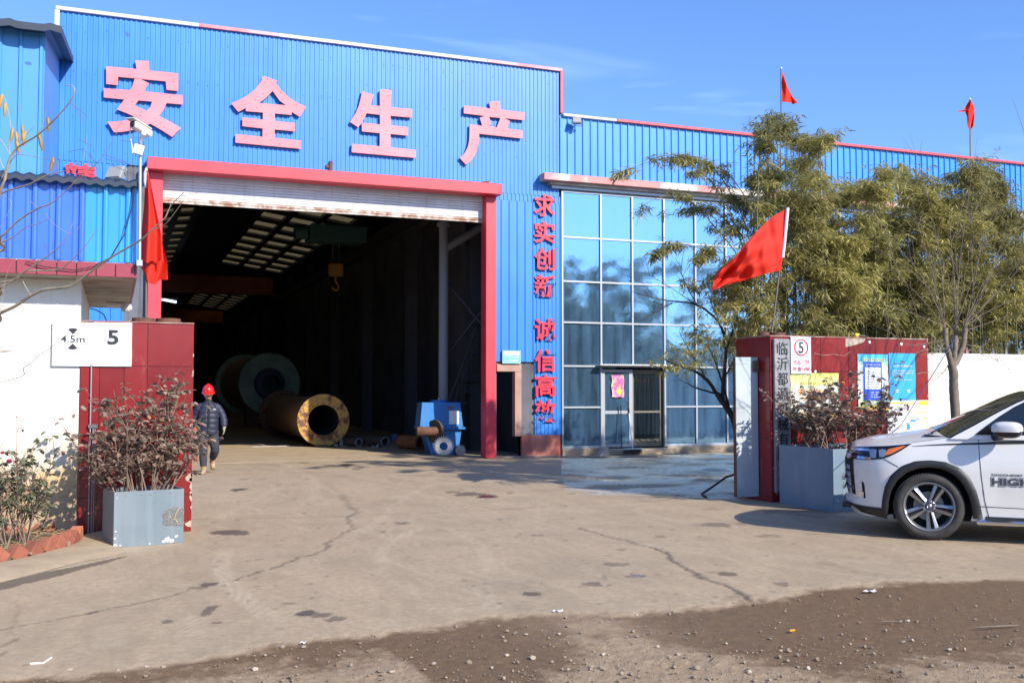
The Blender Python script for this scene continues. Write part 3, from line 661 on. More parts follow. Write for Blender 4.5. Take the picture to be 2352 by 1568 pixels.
MB().box(-.9, .9, -.5, .5, 6.25, 6.75, bev=.03).build('trolley_frame', m_green, tr)
MB().tube([(-1.3, 0, 6.55), (-.92, 0, 6.55)], .24, 14).build('motor', m_green, tr)
m_yel = mat('hook_yellow', (.26, .12, .015), .7)
MB().box(-.22, .22, -.14, .14, 5.2, 5.6, bev=.03).build('hook_block', m_yel, tr); MB().tube([(-.1, 0, 5.6), (-.1, 0, 6.25)], .015, 5).tube([(.1, 0, 5.6), (.1, 0, 6.25)], .015, 5).build('wire_rope', m_steel, tr)
MB().tube([(0, 0, 5.19), (0, 0, 5.05), (.07, 0, 4.95), (.1, 0, 4.85), (.03, 0, 4.75), (-.07, 0, 4.78), (-.1, 0, 4.87)], .035, 7).build('hook', m_yel, tr)
# the pale drain pipe, wall brace and stair on the right
dp = thing('drain_pipe', 'pale thick vertical pipe with an angled branch just inside the doorway on the right', 'pipe', (8.1, 25.9, 0))
MB().tube([(0, 0, 1.2), (0, 0, 5.95)], .13, 12).build('pipe_shaft', mat('pale_pipe', (.28, .27, .27), .6), dp); MB().tube([(.02, 0, 5.35), (1.2, -.1, 6.1)], .11, 10).build('pipe_branch', MATS['pale_pipe'], dp); MB().tube([(0, 0, 5.95), (0, 0, 6.06)], .19, 12).build('pipe_collar', MATS['pale_pipe'], dp)
MB().tube([(8.2, 3.1, 4.6), (9.5, 1.4, 2.4)], .04, 5).tube([(8.2, 3.2, 2.4), (9.5, 1.4, 4.6)], .04, 5).build('brace', m_col, hall)
sw = thing('steel_stair', 'dark steel stair with a railing rising beyond the right door post', 'stair', (8.55, 25.6, 0))
for k in range(9): MB().box(-.45 + .13 * k, -.2 + .13 * k, .1, 1.0, .35 + .3 * k, .38 + .3 * k).build('tread', m_col, sw)
MB().tube([(-.5, .1, 1.0), (.75, .1, 4.1)], .022, 6).tube([(-.5, .1, .6), (.75, .1, 3.7)], .015, 6).build('handrail', m_col, sw)
for k in range(9): MB().tube([(-.42 + .14 * k, .1, .35 + .34 * k), (-.42 + .14 * k, .1, 1.2 + .345 * k)], .012, 5).build('baluster', m_col, sw)
lt = thing('tube_lamp', 'small lit tube lamp seen far back at the left of the doorway', 'lamp', tuple(on_y(388, 689, 60)))
m_lit, nt, b, out = _tree('lit_tube'); b.inputs['Emission Color'].default_value = (.6, .8, 1, 1); b.inputs['Emission Strength'].default_value = 2.0
MB().tube([(-.5, 0, .05), (.4, 0, -.1)], .07, 8).build('tube', m_lit, lt); MB().box(-.55, .45, -.05, .05, .07, .13).build('housing', m_steel, lt)

# ---------------------------------------------------------------- work pieces on the floor
m_yrust, nt, b, out = _tree('yellow_rusty_paint'); P = wpos(nt)
n = noise(nt, 3.5, 7, P, .7); c = mixc(nt, mrange(nt, n.outputs[0], .47, .56), (.52, .30, .07), (.15, .06, .035)); n = noise(nt, 11, 6, P, .7); c = mixc(nt, mrange(nt, n.outputs[0], .58, .68), c, (.33, .12, .04)); nt.links.new(c, b.inputs['Base Color']); b.inputs['Roughness'].default_value = .7
pipe = thing('flanged_cylinder', 'big rusty yellow flanged steel cylinder lying on the hall floor', 'cylinder', (5.59, 29.3, 0), math.radians(-1.0))
RZ = Matrix.Rotation(math.radians(-90), 4, 'X')           # local z -> +y
T = Matrix.Translation((0, 0, .76)) @ RZ
MB().lathe([(.44, 0), (.745, 0), (.745, .10), (.70, .11), (.66, .25)], T, 48, False).build('end_flange', m_yrust, pipe)
MB().lathe([(.66, .12), (.655, 8.6)], T, 40).build('shell', mat('brown_shell', (.40, .25, .12), .55, col2=(.22, .14, .08), nscale=3), pipe)
MB().lathe([(.44, 8.6), (.44, .001)], T, 40).build('bore', m_dark, pipe)
MB().lathe([(.66, 8.45), (.86, 8.45), (.86, 8.6), (.5, 8.6)], T, 40, False).build('back_flange', m_rust, pipe)
for k in range(20):
    a = k * 2 * math.pi / 20; o = MB().lathe([(0.0, -.02), (.018, -.02), (.018, .0)], T @ Matrix.Translation((.50 * math.cos(a), .50 * math.sin(a), 0)), 8).build('bolt_head', m_rust, pipe)
MB().box(-.15, .15, -.04, .02, .0, .06).build('chock', m_rust, pipe)
dr = thing('drum_shell', 'huge dark green drum with a ring flange behind the yellow cylinder', 'drum', tuple(on_z(618, 981, 0)), math.radians(8))
TD = Matrix.Translation((0, 0, 1.9)) @ RZ
m_dgreen = mat('dark_green_steel', (.26, .36, .30), .7, col2=(.17, .23, .20), nscale=2)
MB().lathe([(.70, -.05), (1.36, -.05), (1.36, .1), (1.22, .12)], TD, 56, False).build('ring_flange', m_dgreen, dr)
MB().lathe([(.70, -.05), (.62, -.25), (.40, -.28), (.40, .2)], TD, 40, False).build('hub', mat('hub_blue', (.03, .045, .09), .6), dr); MB().lathe([(.4, .2), (0, .2)], TD, 30).build('hub_bore', m_dark, dr)
MB().lathe([(1.2, .12), (1.2, 4.0)], TD, 48).build('shell', mat('brown_drum', (.30, .18, .11), .7), dr); MB().lathe([(1.2, 4.0), (1.42, 4.0), (1.42, 4.2), (.3, 4.2)], TD, 48, False).build('ring_flange', m_dgreen, dr)
MB().box(-.9, -.4, .4, .8, 0, 1.0).build('cradle', m_rust, dr); MB().box(.4, .9, .4, .8, 0, 1.0).build('cradle', m_rust, dr)
def steel_pipe(u, v, r, L, ang, label, mm, rim):
    p = on_z(u, v, 0); t = thing('steel_pipe', label, 'pipe', (p.x, p.y, 0), math.radians(ang), 'loose pipes on the hall floor')
    TT = Matrix.Translation((0, 0, r)) @ RZ
    MB().lathe([(r * .99, 0.002), (r, L)], TT, 24).lathe([(r * .78, L), (r * .78, 0.002)], TT, 24).build('pipe_wall', mm, t); MB().lathe([(r * .77, 0), (r, 0), (r, .03)], TT, 24, False).lathe([(r * .77, .03), (r * .77, 0)], TT, 24, False).build('pipe_rim', rim, t)
    return t
m_rim = mat('cut_steel', (.28, .30, .34), .5, .4); m_bpipe = mat('blackish_pipe', (.07, .065, .06), .6, col2=(.1, .07, .05), nscale=5)
steel_pipe(825, 1026, .125, 2.6, 25, 'grey steel pipe end just right of the yellow cylinder', m_bpipe, m_rim)
steel_pipe(885, 1027, .15, 4.5, 22, 'longer dark steel pipe with a bright cut rim, halfway between cylinder and gearbox', m_bpipe, m_rim)
steel_pipe(968, 1034, .19, 1.0, 16, 'short rusty orange pipe beside the blue gearbox', mat('orange_pipe', (.36, .13, .04), .7, col2=(.2, .08, .04), nscale=6), m_steel)
def scrap(u, v, prims, label, mm):
    p = on_z(u, v, 0); mb = MB(); 
    for q in prims: mb.tube(*q)
    o = mb.build('scrap_ring', mm); o.location = (p.x, p.y, 0); return tag(o, label, 'scrap', 'small steel scraps in the doorway')
def ringpts(r, n=14, tilt=0, ax=0): return [(r * math.cos(2 * math.pi * k / n) * (1 if ax == 0 else math.cos(tilt)), r * math.cos(2 * math.pi * k / n) * math.sin(tilt) if ax else 0, r + r * math.sin(2 * math.pi * k / n)) for k in range(n + 1)]
m_bright = mat('bright_steel', (.55, .53, .51), .38, .6, col2=(.40, .36, .32), nscale=9)
scrap(784, 1025, [(ringpts(.12, 14, 1.1, 1), .03, 8, False)], 'pale steel ring standing on edge beside the yellow cylinder', m_bright)
scrap(771, 1026, [([(-.05, 0, .04), (.05, .02, .04)], .045, 10)], 'small white cup shaped scrap at the foot of the cylinder', m_bright)
scrap(797, 1024, [([(.14 * math.cos(k * .45), .14 * math.sin(k * .45), .015) for k in range(15)], .014, 6, False)], 'flat thin hoop lying beside the steel ring', m_bright)
scrap(842, 1027, [([(-.08, 0, .02), (0, 0, .07), (.05, 0, .02)], .02, 6), ([(-.02, .1, .02), (.03, .08, .1)], .022, 6)], 'two bent offcuts in front of the first pipe', m_rust)
scrap(862, 1028, [([(-.1, 0, .06), (-.04, 0, .02), (.02, 0, .02), (.09, 0, .08)], .022, 6)], 'curved pale offcut left of the bright rimmed pipe', m_bright)
bar = MB().box(-.55, .55, -.02, .02, .008, .03, Matrix.Rotation(math.radians(9), 4, 'Z')).build('flat_bar', m_bright); p = on_z(622, 1026); bar.location = (p.x, p.y, 0); tag(bar, 'pale flat steel bar lying on the lit floor at the doorway', 'steel bar')
bar = MB().box(-.6, .6, -.015, .015, .008, .03, Matrix.Rotation(math.radians(-50), 4, 'Z')).build('flat_bar', m_col); p = on_z(568, 1022); bar.location = (p.x, p.y, 0); tag(bar, 'short dark bar lying aslant on the lit floor at the doorway', 'steel bar')
# the gearbox
gb = thing('gearbox', 'bright blue industrial gearbox standing by the right door post', 'gearbox', (on_y(1030, 1045, 24.05).x, 24.05, 0), math.radians(-8))
gb.scale = (.96, .96, .96)
m_gb = mat('gearbox_blue', (.03, .20, .50), .5, col2=(.02, .15, .40), nscale=3, spots=((.12, .09, .07), 7, .68))
def taper(mb, x0, x1, X0, X1, y0, y1, z0, z1):
    return mb.add([(x0, y0, z0), (x1, y0, z0), (x1, y1, z0), (x0, y1, z0), (X0, y0 + .05, z1), (X1, y0 + .05, z1), (X1, y1, z1), (X0, y1, z1)], [(0,3,2,1),(4,5,6,7),(0,1,5,4),(1,2,6,5),(2,3,7,6),(3,0,4,7)])
gbt = taper(MB(), -.66, .47, -.60, .40, .5, 1.5, .72, 1.36).build('upper_casing', m_gb, gb)
taper(MB(), -.36, .34, -.55, .44, .5, 1.5, .0, .66).build('lower_casing', m_gb, gb)
MB().box(-.68, .52, .44, 1.55, .66, .72, bev=.008).build('split_flange', m_gb, gb)
for k in range(8): MB().lathe([(0, .025), (.022, .025), (.022, 0)], Matrix.Translation((-.62 + k * .155, .475, .72)), 6, False).build('bolt', m_rust, gb)
MB().box(.1, .36, .492, .50, .80, 1.15).build('inspection_plate', mat('plate_white', (.78, .78, .76), .5), gb)
MB().box(.05, .22, .525, .54, 1.17, 1.26).build('name_plate', m_steel, gb)
MB().tube([(-.78, .28, .62), (-.15, .34, .62)], .12, 16).build('input_shaft', m_rust, gb); MB().tube([(-.32, .36, .62), (-.26, .40, .62)], .30, 24).build('shaft_flange', mat('dark_rusty', (.07, .05, .04), .7), gb); MB().tube([(-.12, .9, 1.36), (-.12, .9, 1.42)], .22, 18).build('cover', m_gb, gb); MB().tube([(-.12, .8, 1.42), (-.12, .8, 1.49)], .04, 8).build('breather', m_rim, gb)
# machined gear ring
gr = thing('gear_wheel', 'bright machined gear wheel leaning in front of the blue gearbox', 'gear', (on_y(1019, 1045, 24.0).x, 24.0, 0), math.radians(-18))
mb = MB(); nt_ = 26; pf = []
for k in range(nt_):
    a = 2 * math.pi * k / nt_; w_ = 2 * math.pi / nt_
    for (da, r) in ((0, .205), (.28, .205), (.42, .250), (.62, .250), (.78, .205)): pf.append((r * math.cos(a + da * w_), r * math.sin(a + da * w_)))
nn = len(pf); inner = [(.10 * math.cos(2 * math.pi * k / nn), .10 * math.sin(2 * math.pi * k / nn)) for k in range(nn)]
R_ = [[Vector((x, yy, z + .25)) for x, z in L] for (L, yy) in ((inner, -.06), (pf, -.06), (pf, .06), (inner, .06), (inner, -.06))]
mb.rings(R_, smooth=False); mb.build('gear_ring', m_bright, gr)
mo = thing('small_motor', 'small blue and white round motor lying beside the gear wheel', 'motor', (on_y(1054, 1045, 24.25).x, 24.25, 0))
MB().tube([(0, -.1, .13), (0, .12, .13)], .11, 18).build('motor_body', m_gb, mo); MB().tube([(0, -.13, .13), (0, -.1, .13)], .13, 18).build('motor_flange', m_bright, mo)
bx = MB().box(-.1, .1, -.08, .08, 0, .22, bev=.01).build('oil_can', mat('can_blue', (.10, .16, .30), .5)); p = on_z(905, 1012); bx.location = (p.x, p.y, 0); tag(bx, 'small blue can standing on the dark floor behind the pipes', 'can')
# ---------------------------------------------------------------- signs on the facade
m_pink = mat('faded_pink_board', (.74, .20, .23), .55, col2=(.78, .27, .30), nscale=.9, spots=((.50, .08, .10), 7, .78))
m_pinkp = mat('peeled_pink_board', (.74, .20, .23), .55, col2=(.78, .27, .30), nscale=.9, spots=((.78, .74, .72), 9, .68))
m_vred = mat('sign_red', (.70, .035, .07), .45, col2=(.62, .03, .055), nscale=2)
def sign_char(off, sc, outlines, label, mm):
    L = []
    for pl in outlines:
        q = [on_y((off[0] + x / sc) / 1.469388, (off[1] + y / sc) / 1.469388, FY - .10) for x, y in pl]
        L.append([(p.x, p.z) for p in q])
    cx = sum(p[0] for p in L[0]) / len(L[0]); cz = sum(p[1] for p in L[0]) / len(L[0])
    L = [[(x - cx, z - cz) for x, z in pl] for pl in L]
    o = curve_plate(L, .05, mm, 'sign_character'); o.location = (cx, FY - .075, cz)
    tag(o, label, 'sign character', 'four big characters over the doorway')
    return o
# nails of the boards are real little heads
def nails(o, n, seed):
    r = random.Random(seed); me = o.data; mb = MB(); k = 0
    tris = [p for p in me.polygons if p.normal.y < -.9 and p.area > .004]
    if not tris: return
    mb = MB()
    for i in range(n):
        p = r.choices(tris, [t.area for t in tris])[0]; c = p.center; mb.lathe([(0, -.007), (.009, -.006), (.011, 0)], Matrix.Translation((c.x, c.y, c.z)) @ Matrix.Rotation(math.radians(90), 4, 'X') @ Matrix.Scale(-1, 4, (0, 0, 1)), 6)
    mb.build('nail', MATS['rust'], o, kind='stuff')
c1a = [(765,120),(995,135),(1005,287),(1475,335),(1475,625),(1285,605),(1270,465),(485,390),(478,528),(285,510),(285,218),(790,262)]
c1b = [(757,422),(860,432),(995,497),(950,560),(912,632),(1550,695),(1548,848),(1285,825),(1240,930),(1160,1040),(1340,1130),(1520,1235),(1380,1385),(1200,1270),(1015,1165),(880,1225),(700,1275),(560,1300),(415,1308),(360,1220),(305,1135),(450,1130),(600,1110),(700,1090),(780,1060),(620,990),(465,930),(585,765),(245,732),(245,580),(680,612),(725,530)]
c1h = [(820,780),(1045,800),(1020,880),(960,955),(755,865)]
# both outlines of the first character form one board
def two(off, sc, A, B, H, label, mm):
    L = []
    for pl in (A, B, H):
        q = [on_y((off[0] + x / sc) / 1.469388, (off[1] + y / sc) / 1.469388, FY - .10) for x, y in pl]; L.append([(p.x, p.z) for p in q])
    cx, cz = L[0][0]; L = [[(x - cx, z - cz) for x, z in pl] for pl in L]
    o = curve_plate(L, .05, mm, 'sign_character'); o.location = (cx, FY - .075, cz); tag(o, label, 'sign character', 'four big characters over the doorway'); return o
s1 = two((300, 180), 4.9, c1a, c1b, c1h, 'pink board character 安, leftmost and most peeled of the four over the doorway', m_pinkp)
s2 = sign_char((740, 220), 4.9, [[(730,180),(960,262),(930,298),(1040,430),(1115,505),(1200,570),(1310,632),(1435,690),(1330,855),(1200,775),(1195,825),(920,800),(920,925),(1255,960),(1250,1095),(918,1065),(915,1205),(1355,1250),(1350,1385),(265,1282),(270,1142),(715,1185),(718,1048),(382,1010),(385,868),(722,900),(722,785),(440,762),(440,710),(315,775),(200,635),(370,560),(460,508),(530,455),(600,395),(650,330),(698,255)],[(883,430),(1000,590),(1105,665),(660,628),(770,545)]], 'pink board character 全, roof shaped top, second from the left over the doorway', m_pink)
s3 = sign_char((1160, 280), 5.6, [[(350,160),(570,228),(500,425),(685,438),(682,145),(700,120),(800,125),(905,150),(885,460),(1292,498),(1288,658),(888,622),(885,802),(1218,840),(1215,998),(885,965),(882,1218),(1362,1268),(1360,1418),(150,1312),(155,1155),(682,1198),(682,950),(345,918),(342,758),(685,785),(685,605),(435,575),(350,735),(275,840),(120,740),(230,570),(285,440),(310,350)]], 'pink board character 生 with three crossbars, third from the left over the doorway', m_pink)
s4 = sign_char((1530, 320), 6.03, [[(730,150),(942,130),(960,305),(1450,365),(1440,520),(1030,475),(1158,538),(1110,620),(1090,690),(1410,730),(1400,890),(528,795),(525,920),(510,1010),(480,1120),(445,1210),(400,1290),(340,1360),(262,1425),(130,1285),(190,1235),(240,1170),(280,1100),(305,1030),(320,960),(328,880),(335,605),(590,632),(565,550),(540,465),(655,435),(212,380),(218,222),(752,280)],[(722,450),(960,475),(885,665),(700,640),(770,610),(745,500)]], 'pink board character 产 with a long left sweep, rightmost of the four over the doorway', m_pink)
for i, s_ in enumerate((s1, s2, s3, s4)): nails(s_, 26, i)
vs_ = '求实创新诚信高效'; vc = [472, 534, 595, 656, 757, 828, 885, 943]
w_e = ['topmost', 'second', 'third', 'fourth', 'first below the gap', 'second below the gap', 'third below the gap', 'lowest']
for ch, v, wd in zip(vs_, vc, w_e):
    p = on_y(1250.5 + (v - 472) * .004, v, FY - .06); q = on_y(1250, v - 25.5, FY - .06); r = on_y(1250, v + 25.5, FY - .06)
    me = fit_text(ch, .56, (q.z - r.z), .02, .022, m_vred)
    o = mesh_obj(me, 'sign_character', None, (p.x, FY - .06, p.z)); tag(o, 'red character %s, %s in the upright row beside the glass front' % (ch, wd), 'sign character', 'upright row of red characters')
p = on_y(184, 399, FY - .06); o = mesh_obj(fit_text('精', .62, .66, .02, .022, m_vred), 'sign_character', None, (p.x, FY - .06, p.z - .12)); tag(o, 'red character 精 half hidden behind the ridge of the guard house roof', 'sign character')
# LED style notice over the side door
m_wht = mat('sign_white', (.80, .80, .80), .45); m_ledb = mat('sign_cyan', (.12, .50, .80), .45); m_black = mat('sign_black', (.02, .02, .025), .5); m_redp = mat('print_red', (.75, .03, .06), .5)
ls = thing('door_notice', 'small white and blue notice with a beaded rim above the side door', 'sign', (8.92, FY - .09, 2.41))
MB().box(-.235, .235, 0, .03, -.155, .155).build('panel', m_ledb, ls)
for k in range(17):
    for z in (-.148, .148): MB().box(-.232 + k * .0282, -.216 + k * .0282, -.008, -.001, z - .007, z + .007).build('bead', m_wht, ls)
for k in range(9):
    for x in (-.228, .228): MB().box(x - .007, x + .007, -.008, -.001, -.12 + k * .03 - .007, -.12 + k * .03 + .007).build('bead', m_wht, ls)
MB().box(-.2, .2, -.006, -.001, .045, .125).build('header_panel', m_wht, ls)
mesh_obj(fit_text('人行安全通道', .38, .065, .002, 0, m_wht), 'lettering', ls, (0, -.004, .0)); mesh_obj(fit_text('小心地滑请慢行', .38, .065, .002, .01, m_wht), 'lettering', ls, (0, -.004, -.085))
# red banner on the glass door
bn = MB(); 
pts_ = [[Vector((-.17 + .34 * i / 6 + .012 * math.sin(j * 1.3), -.055 - .01 * math.sin(i * 1.7 + j), 1.44 + .55 * j / 8 + .012 * math.sin(i * 2.1) * (j < 1))) for i in range(7)] for j in range(9)]
bn.rings(pts_, closed=False); bnm, nt, b, out = _tree('banner_pink'); n = noise(nt, 9, 4, wpos(nt, (1, 1, .8)), .5); c = mixc(nt, mrange(nt, n.outputs[0], .55, .6), (.80, .12, .32), (.80, .55, .08)); n = noise(nt, 6, 3, wpos(nt)); c = mixc(nt, mrange(nt, n.outputs[0], .5, .6, 0, .7), c, (.85, .6, .62)); nt.links.new(c, b.inputs['Base Color'])
o = bn.build('door_banner', bnm); o.location = (11.80, FY, 0); tag(o, 'pink and yellow paper banner stuck on the left glass door', 'banner')
# broom leaning on the door
br = thing('push_broom', 'push broom with grey head and white handle leaning by the glass door', 'broom', (12.02, FY - .42, 0), math.radians(8))
MB().tube([(-.04, .10, 1.05), (-.03, .06, .62), (0, 0, .16)], .014, 8).build('handle', m_wht, br); MB().tube([(-.05, .13, 1.33), (-.04, .10, 1.04)], .018, 8).build('grip', m_black, br); MB().box(-.28, .28, -.04, .04, .14, .18, bev=.01).build('head', mat('broom_grey', (.35, .45, .47), .6), br)
mb = MB()
for k in range(160):
    x, y = random.uniform(-.27, .27), random.uniform(-.035, .035); mb.tube([(x, y, .14), (x * 1.06 + random.uniform(-.015, .015), y * 1.5, random.uniform(.03, .06))], .0035, 3, False)
mb.build('bristles', mat('bristle', (.06, .05, .045), .8), br, kind='stuff')
# second leaning stick
o = MB().tube([(11.86, -.09, 1.24), (11.82, -.20, .2)], .012, 6).build('mop_stick', m_black); o.location = (0, FY, 0); tag(o, 'thin dark stick leaning on the glass door beside the broom', 'stick')
# floodlights
def flood(loc, rz, s, label):
    t = thing('floodlight', label, 'floodlight', loc, rz); m_h = MATS.get('flood_grey') or mat('flood_grey', (.22, .24, .26), .5)
    Mx = Matrix.Rotation(math.radians(-25), 4, 'X')
    MB().box(-.20 * s, .20 * s, 0, .14 * s, -.16 * s, .16 * s, Mx, bev=.02 * s).build('housing', m_h, t); MB().box(-.17 * s, .17 * s, -.012, -.002, -.13 * s, .13 * s, Mx).build('lens', mat('flood_lens_' + ('big' if s > .8 else 'small'), (.36, .35, .34), .25), t)
    MB().tube([(-.23 * s, .05, 0), (-.23 * s, .12, -.22 * s), (.23 * s, .12, -.22 * s), (.23 * s, .05, 0)], .015 * s, 6).build('yoke', m_h, t); return t
p = on_y(262, 395, 18.0); flood((p.x, p.y, p.z), math.radians(-40), .8, 'grey floodlight sticking up behind the guard house roof'); 
o = MB().tube([(p.x, p.y + .12, p.z - .24), (p.x + .0, p.y + .3, p.z - .32), (p.x - .6, FY - .1, p.z - .02)], .03, 6).build('lamp_arm', MATS['flood_grey']); tag(o, 'grey arm carrying the floodlight behind the guard house roof', 'bracket')
p = on_y(1325, 276, FY - .25); flood((p.x, p.y, p.z), math.radians(-20), .55, 'small dark floodlight on the lower roof edge right of the gable')

# ---------------------------------------------------------------- tall light blue shed at far left
m_lblue = facade_blue('light_blue_sheet', (.06, .26, .60), (.07, .29, .64), .5); m_dkroof = mat('dark_blue_roof', (.02, .03, .055), .5, col2=(.03, .04, .07), nscale=2)
shed = thing('tall_shed', 'tall light blue sheet metal shed behind the guard house at the far left', 'shed', (-1.2, 18.6, 0))
ws = corr_mesh('wall_sheet', .31, 3, 0, 7.62, .03, rib=.22, mat_=m_lblue)
for k in range(8): hang(ws, 'wall_sheet', shed, -.93 * (k + 1), 0)
# side wall rises to the rear
nseg = 9; 
for k in range(nseg):
    y0 = .01 + k * .5; y1 = y0 + .5
    if y1 > 4.5: y1 = 4.5
    z0, z1 = 7.62 + y0 * .20, 7.62 + y1 * .20
    MB().add([(0, y0, 0), (0, y1, 0), (0, y1, z1), (0, y0, z0), (.02, y1 - .02, 0), (.02, y0 + .02, 0), (.02, y0 + .02, z0), (.02, y1 - .02, z1)], [(5, 4, 7, 6), (0, 5, 6, 3), (4, 1, 2, 7), (0, 3, 2, 1)]).build('wall_sheet', m_lblue, shed)
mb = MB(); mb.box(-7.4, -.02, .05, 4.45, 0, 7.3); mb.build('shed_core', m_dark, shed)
mb = MB(); ra = []
for j in range(2):
    y = -.32 if j == 0 else 4.5; z = 7.66 + y * .20; row = []
    for i in range(90):
        x = .28 - i * .086; row.append(Vector((x, y, z + .035 + .035 * max(0, math.sin(i * .86)) ** 3)))
    ra.append(row)
ra2 = [[p - Vector((0, 0, .12)) for p in r] for r in ra]
mb.rings([ra2[0], ra[0], ra[1], ra2[1], ra2[0]], closed=False, smooth=False); mb.add([ra[0][0], ra[1][0], ra2[1][0], ra2[0][0]], [(0, 1, 2, 3)])
mb.build('roof', m_dkroof, shed)

# ---------------------------------------------------------------- guard house
m_white, nt, b, out = _tree('whitewash'); P = wpos(nt); g = N(nt, 'ShaderNodeSeparateXYZ'); nt.links.new(P, g.inputs[0])
n = noise(nt, 1.6, 7, P, .65); c = mixc(nt, mrange(nt, n.outputs[0], .42, .66, 0, .8), (.78, .76, .70), (.70, .64, .53))
ad = N(nt, 'ShaderNodeMath', operation='MULTIPLY_ADD'); nt.links.new(n.outputs[0], ad.inputs[0]); ad.inputs[1].default_value = -1.4; nt.links.new(g.outputs['Z'], ad.inputs[2])
c = mixc(nt, mrange(nt, ad.outputs[0], -.05, .40, 1, 0), c, (.60, .42, .22))          # flaked ochre base coat low down
n5 = noise(nt, 22, 5, P, .6); ad2 = N(nt, 'ShaderNodeMath', operation='MULTIPLY_ADD'); nt.links.new(n5.outputs[0], ad2.inputs[0]); ad2.inputs[1].default_value = .3; nt.links.new(ad.outputs[0], ad2.inputs[2])
c = mixc(nt, mrange(nt, ad2.outputs[0], -.10, .02, 1, 0), c, (.42, .30, .19))
st = noise(nt, 1, 5, wpos(nt, (16, 16, .8))); c = mixc(nt, mrange(nt, st.outputs[0], .56, .72, 0, .25), c, (.5, .4, .28))
nt.links.new(c, b.inputs['Base Color']); b.inputs['Roughness'].default_value = .85
bp = N(nt, 'ShaderNodeBump'); bp.inputs['Strength'].default_value = .35; bp.inputs['Distance'].default_value = .01; nt.links.new(n5.outputs[0], bp.inputs['Height']); nt.links.new(bp.outputs[0], b.inputs['Normal'])
m_maroon, nt, b, out = _tree('maroon_tile'); P = wpos(nt); br_ = N(nt, 'ShaderNodeTexBrick'); br_.inputs['Scale'].default_value = 26; br_.inputs['Color1'].default_value = (.30, .035, .06, 1); br_.inputs['Color2'].default_value = (.34, .05, .075, 1); br_.inputs['Mortar'].default_value = (.18, .03, .045, 1)
mpp = N(nt, 'ShaderNodeMapping'); mpp.inputs['Rotation'].default_value = (math.pi / 2, 0, 0); nt.links.new(P, mpp.inputs[0]); nt.links.new(mpp.outputs[0], br_.inputs['Vector']); nt.links.new(br_.outputs[0], b.inputs['Base Color']); b.inputs['Roughness'].default_value = .45
m_soff = mat('soffit_render', (.40, .36, .29), .85, col2=(.22, .17, .12), nscale=2.2, spots=((.06, .045, .035), 4, .66))
gh = thing('guard_house', 'small whitewashed guard house with a maroon slab edge and bright blue sheet parapet', 'guard house', (0, 0, 0))
MB().box(-5.5, -.36, 12.31, 16.3, 0, 2.829, bev=.004).build('wall', m_white, gh)
MB().box(-5.6, .185, 11.92, 16.35, 2.83, 2.99, bev=.004).build('roof_slab', m_soff, gh)
for k in range(30):     # glazed edge tiles
    x1 = .185 - k * .195; MB().box(x1 - .19, x1 - .004, 11.895, 11.917, 2.832, 2.985, bev=.003).build('edge_tile', m_maroon, gh)
for k in range(6): MB().box(.187, .21, 11.92 + k * .7, 12.61 + k * .7, 2.832, 2.985, bev=.003).build('edge_tile', m_maroon, gh)
m_pblue = mat('parapet_royal_blue', (.045, .14, .64), .25, col2=(.055, .17, .68), nscale=1.5, coat=.5); m_pcyan = mat('parapet_sky_blue', (.035, .27, .68), .25, col2=(.04, .31, .72), nscale=1.5, coat=.5)
def par_sheet(w, mm):
    xs = [0]; pr = [(0, 0)]; a = 0
    while a < w - .16:
        pr += [(a + .10, 0), (a + .115, -.006), (a + .125, -.006), (a + .14, 0), (a + .165, 0), (a + .178, -.03), (a + .20, -.034), (a + .216, -.03), (a + .232, 0)]; a += .232
    pr.append((w, 0)); k = len(pr); vs = [(x, y, 0) for x, y in pr] + [(x, y + .01, .87) for x, y in pr] + [(0, .012, 0), (w, .012, 0), (w, .022, .87), (0, .022, .87)]
    me = bpy.data.meshes.new('parapet_sheet'); me.from_pydata(vs, [], [(i, i + 1, k + i + 1, k + i) for i in range(k - 1)] + [(2 * k, 2 * k + 3, 2 * k + 2, 2 * k + 1)]); me.materials.append(mm); return me
mesh_obj(par_sheet(.508, m_pcyan), 'parapet_sheet', gh, (-.32, 11.93, 3.0)); ps = par_sheet(.70, m_pblue)
for k in range(7): mesh_obj(ps, 'parapet_sheet', gh, (-1.02 - k * .70, 11.93 + .006 * (k % 2), 3.0))
MB().box(.19, .21, 11.93, 16.2, 3.0, 3.86).box(.16, .205, 11.90, 11.93, 3.0, 3.87).build('parapet_end', m_pcyan, gh)
mb = MB(); ra = []
for j in range(3):
    y = (11.83, 11.95, 16.3)[j]; zz = (3.855, 3.90, 4.25)[j]; ra.append([Vector((.235 - i * .03, y, zz + .028 * math.sin(i * .72) ** 2)) for i in range(190)])
r2 = [[p - Vector((0, 0, .03 if i else .05)) for p in r] for i, r in enumerate(ra)]
mb.rings([r2[0], ra[0], ra[1], ra[2], r2[2], r2[1], r2[0]], closed=False, smooth=False); mb.build('parapet_cap', m_dkroof, gh)
for k in range(3): MB().box(-.30 + k * .16, -.292 + k * .16, 11.905, 11.93, 3.865, 3.875).build('screw', m_steel, gh)
lampo = thing('soffit_lamp', 'small round lamp under the overhanging slab of the guard house', 'lamp', (-.02, 15.2, 2.8)); MB().tube([(-.1, 0, 0), (.12, 0, -.01)], .045, 10).lathe([(.0, -.11), (.06, -.1), (.08, -.05), (.06, 0), (0, .01)], Matrix.Translation((.16, 0, 0)), 12).build('bulb', MATS['faded_red_white_render'], lampo)

